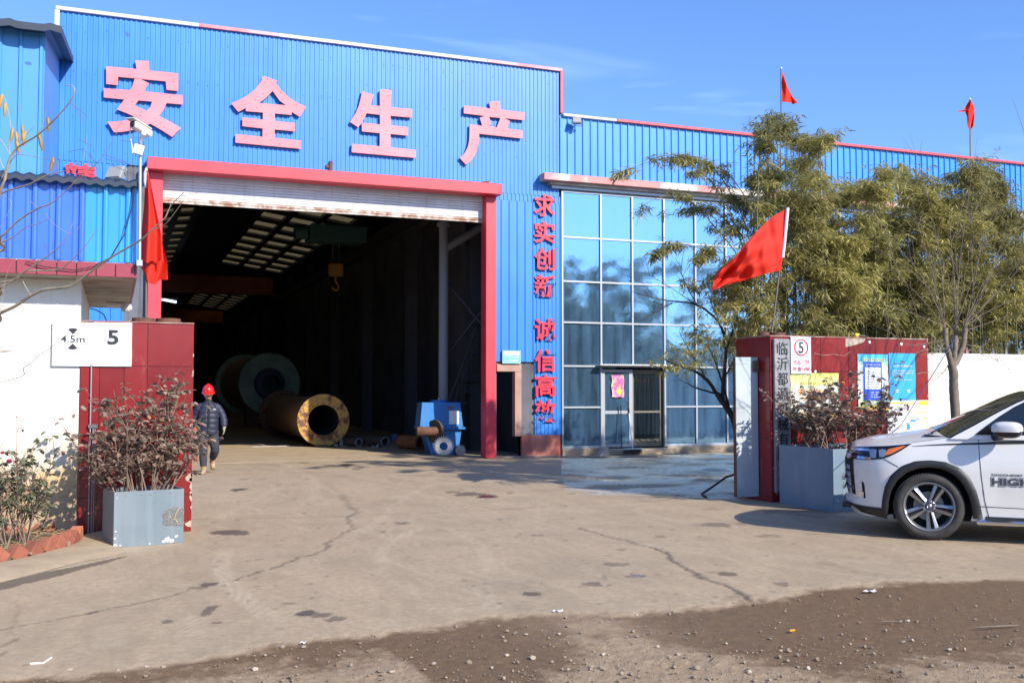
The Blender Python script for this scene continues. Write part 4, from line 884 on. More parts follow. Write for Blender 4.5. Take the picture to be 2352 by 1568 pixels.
# ---------------------------------------------------------------- gate pillars of dark red tiles
m_tile, nt, b, out = _tree('red_glazed_tile'); P = wpos(nt); oi = N(nt, 'ShaderNodeObjectInfo')
n = noise(nt, 1.2, 5, P); c = mixc(nt, mrange(nt, n.outputs[0], .35, .7), (.20, .014, .014), (.25, .025, .022)); n = noise(nt, 3, 7, wpos(nt, (3, 3, .7)), .65)
c = mixc(nt, mrange(nt, n.outputs[0], .58, .8, 0, .4), c, (.42, .20, .20)); hs = N(nt, 'ShaderNodeHueSaturation'); nt.links.new(mrange(nt, oi.outputs['Random'], 0, 1, .86, 1.12), hs.inputs['Value']); nt.links.new(c, hs.inputs['Color'])
nt.links.new(hs.outputs[0], b.inputs['Base Color']); b.inputs['Roughness'].default_value = .22; b.inputs['Specular IOR Level'].default_value = .5
bp = N(nt, 'ShaderNodeBump'); bp.inputs['Strength'].default_value = .05; bp.inputs['Distance'].default_value = .05; n = noise(nt, 3, 2, P); nt.links.new(n.outputs[0], bp.inputs['Height']); nt.links.new(bp.outputs[0], b.inputs['Normal'])
m_mortar = mat('pale_mortar', (.48, .40, .31), .9, col2=(.36, .28, .21), nscale=8, bump=.4)
def tiled(parent, xs, zs, y, skip=()):
    for i in range(len(xs) - 1):
        for j in range(len(zs) - 1):
            if (i, j) in skip: continue
            MB().box(xs[i] + .003, xs[i + 1] - .003, y, y + .015, zs[j] + .003, zs[j + 1] - .003, bev=.002).build('tile', m_tile, parent)
def chips(parent, x, y, z0, z1, w, seed, name='chipped_edge'):
    r = random.Random(seed); z = z0
    while z < z1:
        h = r.uniform(.02, .11); ww = w * r.uniform(.25, 1)
        pl = [(x, z)]; 
        for k in range(6): pl.append((x - ww * math.sin(math.pi * (k + .5) / 6.0) ** .6 * r.uniform(.7, 1.1), z + h * (k + .5) / 6))
        pl.append((x, z + h)); MB().prism(pl, y - .003, y + .006).build(name, m_mortar, parent); z += h * r.uniform(.9, 1.3) if r.random() < .55 else h + r.uniform(.05, .3)
gp = thing('gate_pillar', 'dark red tiled left gate pillar with chipped right edge beside the guard house', 'gate pillar', (0, 12.29, 0), group='tiled gate pillars')
MB().box(-.355, .838, .017, .12, 0, 2.375).build('pillar_core', m_mortar, gp)
MB().box(.10, .838, .12, .55, 0, 2.375).build('pillar_core', m_mortar, gp)
zt = [0, .42, .905, 1.39, 1.875, 2.36]
tiled(gp, [-.355, -.155, .10, .345, .84], zt, 0)
for j in range(5): MB().box(.825, .845, .016, .55, zt[j] + .003, zt[j + 1] - .003).build('tile', m_tile, gp)
MB().box(-.355, .845, -.012, .56, 2.362, 2.378, bev=.003).build('top_slab', mat('top_slab', (.30, .08, .07), .6, col2=(.42, .34, .27), nscale=5), gp)
chips(gp, .846, 0, .25, 2.0, .05, 4); chips(gp, .846, 0, .05, .95, .085, 5); chips(gp, .15, 0, 1.98, 2.33, .02, 8)
# pipe conduits in the corner
cd = thing('conduit', 'thin grey conduit pipes running up the shaded edge of the left gate pillar', 'pipe', (-.24, 12.26, 0)); MB().tube([(0, 0, 0), (0, 0, 1.9)], .007, 6).tube([(.03, 0, 0), (.03, 0, 1.2)], .006, 6).tube([(.05, 0, 0), (.05, 0, 1.18)], .005, 6).build('conduit_tube', mat('conduit', (.35, .33, .34), .5), cd); MB().box(-.02, .075, -.015, .01, 1.19, 1.23).build('clamp', m_steel, cd)
# right gate wall
gw = thing('gate_wall', 'dark red tiled right gate wall pasted with posters', 'gate wall', (0, 12.45, 0), group='tiled gate pillars')
MB().box(8.845, 11.735, .017, .5, 0, 2.395).box(8.845, 9.6, .5, .86, 0, 2.395).build('wall_core', m_mortar, gw)
xs = [8.83, 9.18, 9.72, 10.22, 10.72, 11.2, 11.735]; zt2 = [0, .42, .905, 1.39, 1.88, 2.38]
tiled(gw, xs, zt2, 0, skip=())
for j in range(5):
    for (a, c_) in ((.016, .44), (.446, .86)): MB().box(8.826, 8.843, a, c_, zt2[j] + .003, zt2[j + 1] - .003, bev=.002).build('tile', m_tile, gw)
MB().box(8.82, 11.74, -.012, .51, 2.382, 2.402, bev=.003).box(8.82, 9.62, .512, .87, 2.382, 2.402).build('top_slab', MATS['top_slab'], gw)
chips(gw, 11.737, 0, .9, 2.38, .04, 11); chips(gw, 8.95, 0, .15, 1.6, .045, 12); chips(gw, 8.93, 0, .1, 1.2, .07, 16)
MB().prism([(10.17, 2.38), (10.55, 2.38), (10.50, 2.33), (10.36, 2.29), (10.23, 2.26), (10.17, 2.25)], -.004, .004).build('missing_tile_patch', m_mortar, gw)
for (x, z) in ((9.62, 1.88), (10.62, 2.33), (11.22, 2.31), (11.66, 2.28)): MB().lathe([(0, 0.006), (.022, .005), (.025, 0)], Matrix.Translation((x, -.001, z)) @ Matrix.Rotation(math.radians(90), 4, 'X'), 8).build('mortar_dab', m_wht, gw)
for seed, pl in enumerate(([(9.6, 2.15), (9.75, 2.12), (9.95, 2.14), (10.15, 2.12), (10.25, 2.18)], [(11.45, 2.12), (11.55, 2.2), (11.7, 2.24)], [(11.52, 1.86), (11.6, 1.88), (11.7, 1.88)])):
    MB().tube([(x, -.001, z) for x, z in pl], .0035, 4, False).build('crack_line', m_mortar, gw)
# name plate with carved characters
m_stone = mat('grey_plate', (.28, .285, .29), .55, col2=(.19, .195, .20), nscale=4, streak=((.12, .12, .12), .5), spots=((.40, .39, .37), 6, .66))
npl = thing('name_plate', 'tall grey name plate with ten upright black characters on the right gate wall', 'name plate', (9.005, 12.42, 1.25))
MB().box(-.135, .135, -.02, .028, -1.11, 1.10, bev=.006).build('plate', m_stone, npl)
for i, ch in enumerate('临沂都源机械有限公司'):
    me = fit_text(ch, .185, .185, .003, .004, m_black); mesh_obj(me, 'lettering', npl, (0, -.0235, .96 - i * .218))
# speed sign
def disc(name, r0, r1, y, mm, parent, cx=0, cz=0, n=40):
    if r0 == 0: return MB().add([(cx + r1 * math.cos(2 * math.pi * k / n), y, cz + r1 * math.sin(2 * math.pi * k / n)) for k in range(n)], [tuple(range(n))]).build(name, mm, parent)
    v = [(cx + r * math.cos(2 * math.pi * k / n), y, cz + r * math.sin(2 * math.pi * k / n)) for r in (r0, r1) for k in range(n)]
    return MB().add(v, [(k, (k + 1) % n, n + (k + 1) % n, n + k) for k in range(n)]).build(name, mm, parent)
sp = thing('speed_limit_sign', 'white speed limit sign with a red ringed 5 on the right gate wall', 'sign', (9.345, 12.415, 2.12))
MB().box(-.178, .178, 0, .02, -.275, .27, bev=.004).build('plate', m_wht, sp)
disc('red_ring', .105, .125, -.003, m_redp, sp, 0, .11)
mesh_obj(fit_text('5', .085, .165, .002, .012, m_black), 'lettering', sp, (0, -.004, .11)); mesh_obj(fit_text('进出厂区', .29, .06, .001, .0, m_redp), 'lettering', sp, (0, -.003, -.105)); mesh_obj(fit_text('限速行驶', .29, .06, .001, .0, m_redp), 'lettering', sp, (0, -.003, -.205))
# signs at the left, white steel sheets
sg = thing('height_limit_sign', 'white sheet sign reading 4.5m between two black wedges on the guard house corner', 'sign', (-.435, 12.27, 2.11)); MB().box(-.208, .205, 0, .012, -.24, .245, bev=.003).build('plate', m_wht, sg)
mesh_obj(fit_text('4.5m', .245, .075, .002, .008, m_black), 'lettering', sg, (0, -.004, .06))
def wedge(cz, up, r=.125):
    pl = [(0, cz)]; 
    for k in range(7): a = math.radians(60 + 60 * k / 6); pl.append((r * .95 * math.cos(a) * 1.0, cz + (r * math.sin(a) - .04) * (1 if up else -1)))
    if not up: pl = pl[::-1]
    return MB().prism(pl, -.006, -.002).build('black_wedge', m_black, sg)
wedge(.115, True, .105); wedge(.01, False, .105)
m_ghost = mat('faded_ring', (.80, .66, .62), .5); disc('faded_ring', .150, .163, -.001, m_ghost, sg, 0, .06)
s5 = thing('speed_limit_sign', 'plain white sheet sign with bold black 5 on the left gate pillar', 'sign', (-.022, 12.262, 2.115)); MB().box(-.205, .197, 0, .012, -.245, .245, bev=.003).build('plate', m_wht, s5); mesh_obj(fit_text('5', .115, .165, .002, .03, m_black), 'lettering', s5, (.0, -.004, .08))
# posters
def poster(x0, x1, z0, z1, mm, label, y=12.447):
    t = thing('poster', label, 'poster', ((x0 + x1) / 2, y, (z0 + z1) / 2), 0, 'posters on the right gate wall'); w, h = (x1 - x0), (z1 - z0)
    mb = MB(); n_ = 8; rr = [[Vector((-w / 2 + w * i / n_, -.004 - .003 * math.sin(i * 1.9 + j * 1.3), -h / 2 + h * j / n_)) for i in range(n_ + 1)] for j in range(n_ + 1)]
    mb.rings(rr, closed=False); mb.build('sheet', mm, t); return t, w, h
def bar(t, x0, x1, z0, z1, mm, name='printed_block', y=-.0095): MB().box(x0, x1, y, y + .0015, z0, z1).build(name, mm, t)
m_cyan = mat('poster_cyan', (.035, .36, .72), .4); m_pyel = mat('poster_yellow', (.72, .58, .05), .5); m_pbl = mat('poster_blue', (.02, .09, .55), .4); m_pnav = mat('poster_deep_blue', (.02, .07, .45), .4); m_orng = mat('poster_orange', (.80, .28, .02), .5); m_pgrn = mat('poster_lime', (.55, .72, .25), .5); m_grey = mat('poster_grey_print', (.35, .40, .5), .5)
t, w, h = poster(10.97, 11.475, 1.44, 2.17, m_cyan, 'plain cyan poster with white text, upper right on the red gate wall')
mesh_obj(fit_text('安全生产应急举报公告牌', .36, .035, .001, .002, m_wht), 'lettering', t, (0, -.0105, .17))
for k, (tx, wd) in enumerate((('发现安全生产隐患请立即报告人人有责严禁', .42), ('违规操作和无证上岗共同做好安全生产工作', .42), ('欢迎广大职工监督举报', .24))): mesh_obj(fit_text(tx, wd, .022, .001, .001, m_wht), 'lettering', t, (-.21 + wd / 2, -.0105, .095 - k * .036))
mesh_obj(fit_text('举报电话请见公告栏', .36, .018, .001, .001, m_wht), 'lettering', t, (0, -.0105, -.04))
for x in (-.11, .11): bar(t, x - .035, x + .035, -.20, -.19, m_wht); bar(t, x - .03, x + .03, -.225, -.215, m_wht)
m_art, nt, b, out = _tree('poster_art_blue'); P = wpos(nt); g = N(nt, 'ShaderNodeSeparateXYZ'); nt.links.new(P, g.inputs[0]); n = noise(nt, 7, 4, P); ad = N(nt, 'ShaderNodeMath', operation='MULTIPLY_ADD'); nt.links.new(n.outputs[0], ad.inputs[0]); ad.inputs[1].default_value = .35; nt.links.new(g.outputs['Z'], ad.inputs[2])
rp = N(nt, 'ShaderNodeValToRGB'); nt.links.new(mrange(nt, ad.outputs[0], 1.45, 2.35), rp.inputs[0]); e = rp.color_ramp.elements; e[0].position = 0; e[0].color = (.80, .45, .03, 1); e[1].position = 1; e[1].color = (.05, .42, .78, 1)
for ps_, cc in ((.10, (.80, .50, .04)), (.13, (.30, .42, .12)), (.25, (.75, .80, .80)), (.8, (.62, .75, .82)), (.86, (.10, .5, .8))): q = e.new(ps_); q.color = cc + (1,)
nt.links.new(rp.outputs[0], b.inputs['Base Color']); b.inputs['Roughness'].default_value = .4
t, w, h = poster(10.38, 10.95, 1.30, 2.15, m_art, 'blue and white notice poster with a yellow headline, middle of the red gate wall', 12.443)
mesh_obj(fit_text('企业安全生产标准化管理', .44, .05, .001, .006, m_pyel), 'lettering', t, (0, -.012, .34)); bar(t, -.18, .16, -.27, .31, m_pbl); mesh_obj(fit_text('从严落实“八抓二十条”', .28, .03, .001, .002, m_wht), 'lettering', t, (0, -.0125, .265)); bar(t, -.155, .135, -.10, .225, m_wht, y=-.0125)
for k in range(8): mesh_obj(fit_text(['一二三落实安全责任', '加强隐患排查治理工作', '强化教育培训和考核', '完善各项应急预案', '严格执行操作规程', '确保设备安全运行', '做好现场防护措施', '及时上报事故情况'][k], .24, .016, .0006, .0005, m_pnav), 'lettering', t, (-.01, -.0135, .20 - k * .038))
for k in range(3): mesh_obj(fit_text(['安全第一预防为主', '企业负责', '综合治理'][k], .18, .02, .0006, .0005, m_wht), 'lettering', t, (.03, -.0125, -.15 - k * .035))
m_art2, nt, b, out = _tree('poster_art_yellow'); P = wpos(nt); g = N(nt, 'ShaderNodeSeparateXYZ'); nt.links.new(P, g.inputs[0]); n = noise(nt, 5, 5, P); ad = N(nt, 'ShaderNodeMath', operation='MULTIPLY_ADD'); nt.links.new(n.outputs[0], ad.inputs[0]); ad.inputs[1].default_value = .4; nt.links.new(g.outputs['Z'], ad.inputs[2])
rp = N(nt, 'ShaderNodeValToRGB'); nt.links.new(mrange(nt, ad.outputs[0], 1.25, 2.1), rp.inputs[0]); e = rp.color_ramp.elements; e[0].color = (.80, .28, .03, 1); e[0].position = .08; e[1].position = 1; e[1].color = (.60, .66, .10, 1)
for ps_, cc in ((.2, (.80, .55, .08)), (.3, (.80, .78, .62)), (.62, (.80, .78, .66)), (.8, (.76, .72, .30))): q = e.new(ps_); q.color = cc + (1,)
nt.links.new(rp.outputs[0], b.inputs['Base Color']); b.inputs['Roughness'].default_value = .4
t, w, h = poster(9.172, 10.03, 1.16, 1.86, m_art2, 'yellow and white safety poster half hidden behind the planter rose', 12.446)
mesh_obj(fit_text('落实企业安全生产主体责任', .5, .035, .001, .002, m_pyel), 'lettering', t, (0, -.0115, .2)); mesh_obj(fit_text('安全生产', .62, .105, .001, .006, m_orng), 'lettering', t, (0, -.0115, .07)); bar(t, -.25, .2, -.03, -.005, m_orng); mesh_obj(fit_text('人人讲安全个个会应急', .5, .04, .001, .002, m_orng), 'lettering', t, (0, -.0115, -.22))
t, w, h = poster(10.925, 11.72, .80, 1.455, m_wht, 'white leaflet poster with small pictures, low at the right end of the gate wall', 12.444)
bar(t, -.38, -.1, .275, .30, m_pyel); bar(t, -.06, .12, .27, .29, m_pyel); bar(t, .2, .385, .25, .32, m_pyel)
for k in range(18): bar(t, -.37, -.37 + .25 * random.uniform(.7, 1), .22 - k * .028, .228 - k * .028, m_grey)
for k in range(12): bar(t, -.05, -.05 + .17 * random.uniform(.6, 1), .15 - k * .034, .158 - k * .034, m_grey if k % 3 else m_pyel)
mesh_obj(fit_text('安全月', .2, .05, .001, .003, m_pyel), 'lettering', t, (.26, -.0115, .14))
for k, mm in enumerate((m_cyan, m_pgrn, m_pyel, m_orng)): bar(t, .15 + k * .055, .195 + k * .055, .04, .055, mm)
disc('printed_block', 0, .1, -.0105, m_pyel, t, .25, -.2); bar(t, -.03, .02, -.12, -.03, m_cyan); bar(t, .06, .14, 0, .03, m_cyan); bar(t, -.33, -.2, -.31, -.26, m_cyan)
# rusty pipe flanges on the pillars that hold the flag poles
def flange(x, y, z, label, r=.125):
    t = thing('rusty_flange', label, 'flange', (x, y, z)); MB().lathe([(0, 0), (r, 0), (r, .055), (r * .5, .06), (0, .06)], None, 20, False).build('flange_disc', m_rust, t); MB().lathe([(r * 1.12, -.0), (r * 1.12, .018), (r, .02)], None, 20, False).build('flange_rim', m_rust, t)
flange(.30, 12.5, 2.378, 'rusty disc flange on the left gate pillar holding the flag pole'); flange(.57, 12.52, 2.378, 'rusty disc flange beside the flag pole socket on the left pillar', .14)
flange(8.93, 12.75, 2.402, 'smaller rusty flange at the corner of the right gate wall', .085); flange(9.17, 12.75, 2.402, 'wider rusty flange holding the flag pole on the right gate wall', .115)
gl = thing('glove', 'yellow and grey work glove lying on top of the right gate wall', 'glove', (10.5, 12.55, 2.405), math.radians(10)); MB().lathe([(0, -.09), (.03, -.08), (.04, -.04), (.03, 0)], Matrix.Rotation(math.radians(90), 4, 'Y') @ Matrix.Translation((-.03, 0, 0)), 10).build('palm', m_pyel, gl)
for k in range(4): MB().tube([(0, -.03 + k * .02, .03), (.09, -.04 + k * .025, .022), (.14 - abs(k - 1.5) * .02, -.045 + k * .03, .015)], .011, 6).build('finger', m_steel, gl)
MB().tube([(-.04, -.03, .03), (.02, -.07, .02)], .012, 6).build('thumb', m_steel, gl)
# sliding gate leaf end
m_galv = mat('galvanised_gate', (.46, .52, .54), .5, .15, col2=(.36, .42, .44), nscale=3, spots=((.36, .20, .12), 6, .71), streak=((.55, .52, .44), .5))
gt = thing('gate_leaf', 'narrow galvanised sheet gate leaf with rust spots folded against the right gate wall', 'gate', (8.42, 12.74, .06))
MB().box(0, .012, -.01, .05, 0, 2.03).build('edge_angle', m_rust, gt); MB().box(.013, .395, 0, .04, 0, 2.03, bev=.003).build('sheet', m_galv, gt); MB().box(.013, .395, -.004, -.001, 1.93, 2.03).build('top_strip', m_galv, gt)
MB().box(.30, .40, -.05, -.002, 1.82, 1.98, bev=.01).build('hinge', m_rust, gt)
# the white concrete boundary wall
m_wwall = mat('white_board_marked_concrete', (.70, .67, .60), .85, col2=(.62, .57, .47), nscale=1.3, streak=((.45, .37, .26), .4), spots=((.35, .27, .2), 13, .74), bump=.3, bscale=30)
bw = thing('boundary_wall', 'white concrete panel wall right of the red gate wall', 'wall', (12.0, 12.8, 0))
for j, (z0, z1) in enumerate(((0, .55), (.553, 1.12), (1.123, 1.66), (1.663, 2.20))):
    for k in range(6): MB().box(-.25 + k * 2.4, 2.146 + k * 2.4, .004 * ((j + k) % 2), .12, z0, z1, bev=.006).build('wall_panel', m_wwall, bw)
m_wire = mat('pinkish_spike', (.30, .12, .12), .6)
for k in range(40):
    x = .1 + k * .28; MB().add([(x - .03, .06, 2.2), (x + .03, .06, 2.2), (x + .03, .075, 2.2), (x - .03, .075, 2.2), (x, .067, 2.33)], [(0, 1, 4), (1, 2, 4), (2, 3, 4), (3, 0, 4)]).box(x - .035, x + .035, .06, .075, 2.235, 2.25).build('wall_spike', m_wire if k % 7 == 3 else m_steel, bw)
# ---------------------------------------------------------------- plants
def leaf_mat(name, c1, c2, trans=.35, rough=.5, vary=.35):
    m, nt, b, out = _tree(name); g = N(nt, 'ShaderNodeNewGeometry'); oi = N(nt, 'ShaderNodeObjectInfo')
    ad = N(nt, 'ShaderNodeMath', operation='ADD'); nt.links.new(g.outputs['Random Per Island'], ad.inputs[0]); nt.links.new(oi.outputs['Random'], ad.inputs[1]); fr = N(nt, 'ShaderNodeMath', operation='FRACT'); nt.links.new(ad.outputs[0], fr.inputs[0])
    c = mixc(nt, fr.outputs[0], c1, c2); n = noise(nt, 1.1, 3, g.outputs['Position']); hs = N(nt, 'ShaderNodeHueSaturation'); nt.links.new(c, hs.inputs['Color']); nt.links.new(mrange(nt, n.outputs[0], .3, .7, 1 - vary, 1 + vary), hs.inputs['Value'])
    nt.links.new(hs.outputs[0], b.inputs['Base Color']); b.inputs['Roughness'].default_value = rough
    t = N(nt, 'ShaderNodeBsdfTranslucent'); nt.links.new(hs.outputs[0], t.inputs['Color']); mx = N(nt, 'ShaderNodeMixShader'); mx.inputs[0].default_value = trans
    nt.links.new(b.outputs[0], mx.inputs[1]); nt.links.new(t.outputs[0], mx.inputs[2]); nt.links.new(mx.outputs[0], out.inputs[0]); return m
m_bam = leaf_mat('bamboo_leaf', (.22, .215, .06), (.56, .48, .17), .36); m_bam2 = leaf_mat('bamboo_leaf_dark', (.14, .15, .05), (.48, .42, .16), .35)
m_rosel = leaf_mat('rose_leaf_dusty', (.14, .115, .085), (.32, .205, .155), .2, .45); m_roseg = leaf_mat('rose_leaf_green', (.07, .105, .055), (.17, .17, .10), .25, .4)
m_dry = leaf_mat('dry_leaf', (.42, .30, .12), (.26, .19, .11), .3); m_pod = leaf_mat('yellow_pod', (.60, .38, .10), (.45, .25, .06), .3)
m_bark = mat('bark_brown', (.16, .115, .085), .9, col2=(.09, .065, .05), nscale=14, bump=.6, bscale=50); m_barkl = mat('bark_pale', (.20, .155, .11), .85, col2=(.13, .10, .075), nscale=10, bump=.4)
m_barkd = mat('bark_dark', (.055, .045, .038), .9, col2=(.035, .028, .024), nscale=10); m_culm = mat('culm', (.17, .16, .07), .6, col2=(.11, .10, .05), nscale=5); m_twig = mat('twig_grey', (.42, .34, .24), .85, col2=(.26, .21, .15), nscale=8)
m_stem = mat('rose_stem', (.25, .165, .12), .8, col2=(.15, .10, .075), nscale=10)
BL_V = np.array([(0, 0, 0), (.38, .062, .0), (.38, -.062, .0), (1, 0, -.10), (.40, 0, -.02)], float)
BL_F = np.array([(0, 2, 4), (0, 4, 1), (4, 2, 3), (4, 3, 1)])
RL_F = np.array([(0, 2, 6), (0, 6, 1), (1, 6, 7), (1, 7, 3), (6, 2, 4), (6, 4, 7), (3, 7, 5), (7, 4, 5)])
RL_V = np.array([(0, 0, 0), (.28, .30, .05), (.28, -.30, .05), (.68, .27, .02), (.68, -.27, .02), (1, 0, -.10), (.28, 0, -.03), (.68, 0, -.06)], float)
def frames(d, roll):
    """orthonormal frames (n,3,3) with x axis along d"""
    d = d / np.linalg.norm(d, axis=1, keepdims=True); up = np.tile(np.array([0., 0, 1]), (len(d), 1)); y = np.cross(up, d); y /= np.linalg.norm(y, axis=1, keepdims=True) + 1e-9; z = np.cross(d, y)
    c, s = np.cos(roll)[:, None], np.sin(roll)[:, None]; y2 = y * c + z * s; z2 = -y * s + z * c
    return np.stack([d, y2, z2], 2)
def leafcloud(name, TV, TF, pos, dirs, roll, size, width, material, parent=None, kind='stuff'):
    n = len(pos); Fm = frames(dirs, roll); S = np.stack([size, size * width, size], 1)
    V = np.einsum('nij,nkj->nki', Fm, TV[None] * S[:, None]) + pos[:, None]
    Fc = TF[None] + (np.arange(n) * len(TV))[:, None, None]
    return npmesh(name, V.reshape(-1, 3), Fc.reshape(-1, TF.shape[1]), material, parent, kind)
def path(pts, n=24):
    """catmull-rom through points"""
    P = [np.array(p, float) for p in pts]; P = [2 * P[0] - P[1]] + P + [2 * P[-1] - P[-2]]; out_ = []
    m_ = len(P) - 3
    for i in range(n + 1):
        t = i / n * m_; k = min(int(t), m_ - 1); f = t - k; a, b_, c_, d = P[k:k + 4]
        out_.append(.5 * (2 * b_ + (c_ - a) * f + (2 * a - 5 * b_ + 4 * c_ - d) * f * f + (3 * b_ - 3 * c_ + d - a) * f ** 3))
    return np.array(out_)
def bamboo(label, culms, mleaf, density=1.0, loc=(12, 14), name='bamboo_clump'):
    """culms: list of (pts, t0, reach, nleafsprays)"""
    t = thing(name, label, 'bamboo', (loc[0], loc[1], 0), 0, 'bamboo behind the gate wall'); cb = MB(); pos = []; dr_ = []; sz = []
    O = np.array([loc[0], loc[1], 0.])
    for (pts, t0, reach, ns) in culms:
        P = path(pts, 18) - O; rr = [.010 * (1 - i / 18.) ** .7 + .0025 for i in range(19)]; cb.tube([Vector(p) for p in P], rr, 5, False)
        gap = [(rs.uniform(t0, 1), rs.uniform(.02, .07)) for _ in range(3)]
        for k in range(int(ns * density)):
            f = t0 + (1 - t0) * rs.rand() ** .8
            if any(abs(f - g_[0]) < g_[1] for g_ in gap): continue
            i = min(int(f * 18), 17); a = P[i] + (P[i + 1] - P[i]) * (f * 18 - i); tip = 1 - (f - t0) / (1 - t0 + 1e-6)
            L = reach * (.25 + .75 * min(1, tip * 2.2)) * rs.uniform(.3, 1); th = rs.uniform(0, 6.283); d = np.array([math.cos(th), math.sin(th) * .9, rs.uniform(-.15, .75)]); d /= np.linalg.norm(d)
            b2 = a + d * L * .6 + np.array([0, 0, .02]); e = a + d * L + np.array([0, 0, -.18 * L]); 
            if k % 2 == 0: cb.tube([Vector(a), Vector(b2), Vector(e)], [.004, .003, .0015], 3, False)
            for q in range(3):
                c0 = a + (e - a) * (.55 + .22 * q) + rs.normal(0, .02, 3); nl = rs.randint(4, 8); base = rs.uniform(0, 6.28)
                for w_ in range(nl):
                    an = base + (w_ - nl / 2) * .5; dd = np.array([math.cos(an), math.sin(an), rs.uniform(-1.1, .25)]); pos.append(c0 + rs.normal(0, .025, 3)); dr_.append(dd); sz.append(rs.uniform(.11, .19))
    cb.build('culms', m_culm, t, 'stuff'); n = len(pos); leafcloud('foliage', BL_V, BL_F, np.array(pos), np.array(dr_), rs.uniform(-.7, .7, n), np.array(sz), rs.uniform(.8, 1.3, n), mleaf, t); return n
def P3(u, v, Y): return tuple(on_y(u, v, Y))
env = [(1690, 540), (1740, 300), (1770, 262), (1800, 285), (1850, 330), (1890, 338), (1925, 400), (1960, 400), (2000, 392), (2050, 380), (2100, 400), (2140, 455), (2180, 470), (2200, 400), (2250, 385), (2300, 420), (2352, 450), (2480, 400), (2700, 420)]
def envv(u): return float(np.interp(u, [e_[0] for e_ in env], [e_[1] for e_ in env]))
def dense_clump(u0, u1, n, label, mm, reach=.5, ns=70, seed=0, spread=1.0, ylo=13.4, yhi=16.0):
    cs = []
    for k in range(n):
        u = u0 + (u1 - u0) * (k + rs.rand()) / n; Y = rs.uniform(ylo, yhi); lowf = rs.rand(); top = envv(u) + (rs.uniform(-14, 50) if lowf > .66 else rs.uniform(40, 310)) + 8
        ub = u + rs.uniform(-30, 60) * spread; b0 = on_y(ub, 900, Y); tp = on_y(u, top, Y); md = on_y(u * .45 + ub * .55, (900 + top) / 2 - 30, Y)
        tipd = Vector((rs.uniform(-.35, .2), rs.uniform(-.4, .2), -.10)); cs.append(([(b0.x, b0.y, 0), tuple(md), (tp.x, tp.y, tp.z), tuple(tp + tipd * rs.uniform(.4, 1.3))], rs.uniform(.12, .4), reach * rs.uniform(.7, 1.2), ns))
    c0 = on_y((u0 + u1) / 2, 900, 14.5); return bamboo(label, cs, mm, 1.0, (c0.x, c0.y))
nb = 0
nb += dense_clump(1735, 1865, 20, 'tallest bamboo clump with feathery tops rising over the roof line, behind the flag', m_bam2, .5, 80)
nb += dense_clump(1845, 2015, 27, 'bright olive bamboo clump behind the posters of the gate wall', m_bam, .58, 88)
nb += dense_clump(1995, 2175, 29, 'bamboo clump behind the bare forked tree', m_bam, .58, 88)
nb += dense_clump(2150, 2335, 28, 'bamboo clump rising above the white wall right of the bare tree', m_bam2, .56, 86)
nb += dense_clump(2320, 2560, 22, 'bamboo clump at the right edge above the car roof', m_bam, .45, 80)
for (ua, ub, lb_) in ((2060, 2260, 'middle height bamboo filling the dip right of the bare tree'),):
    env_keep = env; env = [(2000, 420), (2140, 440), (2260, 430)]; nb += dense_clump(ua, ub, 16, lb_, m_bam, .6, 85, ylo=14.2, yhi=16.2); env = env_keep
# lower, leafy skirt just behind the wall
for (u0, u1, lb, mm) in ((1668, 1960, 'low leafy bamboo skirt directly behind the red gate wall', m_bam), (1960, 2230, 'low leafy bamboo skirt behind the joint of red wall and white wall', m_bam2), (2220, 2520, 'low leafy bamboo skirt behind the white wall', m_bam)):
    cs = []
    for k in range(50):
        u = rs.uniform(u0, u1); Y = rs.uniform(13.35, 14.7); v = rs.uniform(490, 770) + max(0, (1730 - u)) * 1.6; tp = on_y(u, v, Y); b0 = on_y(max(1765, u) + rs.uniform(-20, 30), 900, Y)
        cs.append(([(b0.x, b0.y, 0), ((b0.x + tp.x) / 2, b0.y, tp.z * .6), tuple(tp), (tp.x + rs.uniform(-.3, .2), tp.y - .25, tp.z - .2)], .3, .5, 44))
    c0 = on_y((u0 + u1) / 2, 900, 14); nb += bamboo(lb, cs, mm, 1.0, (c0.x, c0.y))
# sparse arching stems reaching left in front of the glass
cs = []
for pts in ([(1735,900),(1720,640),(1650,440),(1560,368),(1490,372),(1415,405)], [(1740,900),(1728,600),(1670,430),(1610,372),(1545,362)], [(1745,900),(1735,560),(1690,420),(1640,385),(1590,400)], [(1738,900),(1715,660),(1640,520),(1560,450),(1480,470),(1462,520)],
            [(1742,900),(1712,700),(1640,590),(1560,560),(1500,590)], [(1740,900),(1725,640),(1660,500),(1600,480),(1530,490)], [(1745,900),(1720,620),(1680,520),(1640,560),(1600,600)], [(1748,900),(1735,660),(1690,600),(1650,650)], [(1746,900),(1735,560),(1700,470),(1650,440)], [(1742,900),(1715,690),(1660,640),(1600,660),(1560,640)]):
    Y = rs.uniform(14.4, 15.4); q = [tuple(on_y(u, v, Y - .06 * i)) for i, (u, v) in enumerate(pts)]; q[0] = (q[0][0], q[0][1], 0); cs.append((q, .35, .30, 62))
nb += bamboo('sparse arching bamboo stems reaching left in front of the blue glass', cs, m_bam2, 1.0, (9.9, 14.9))
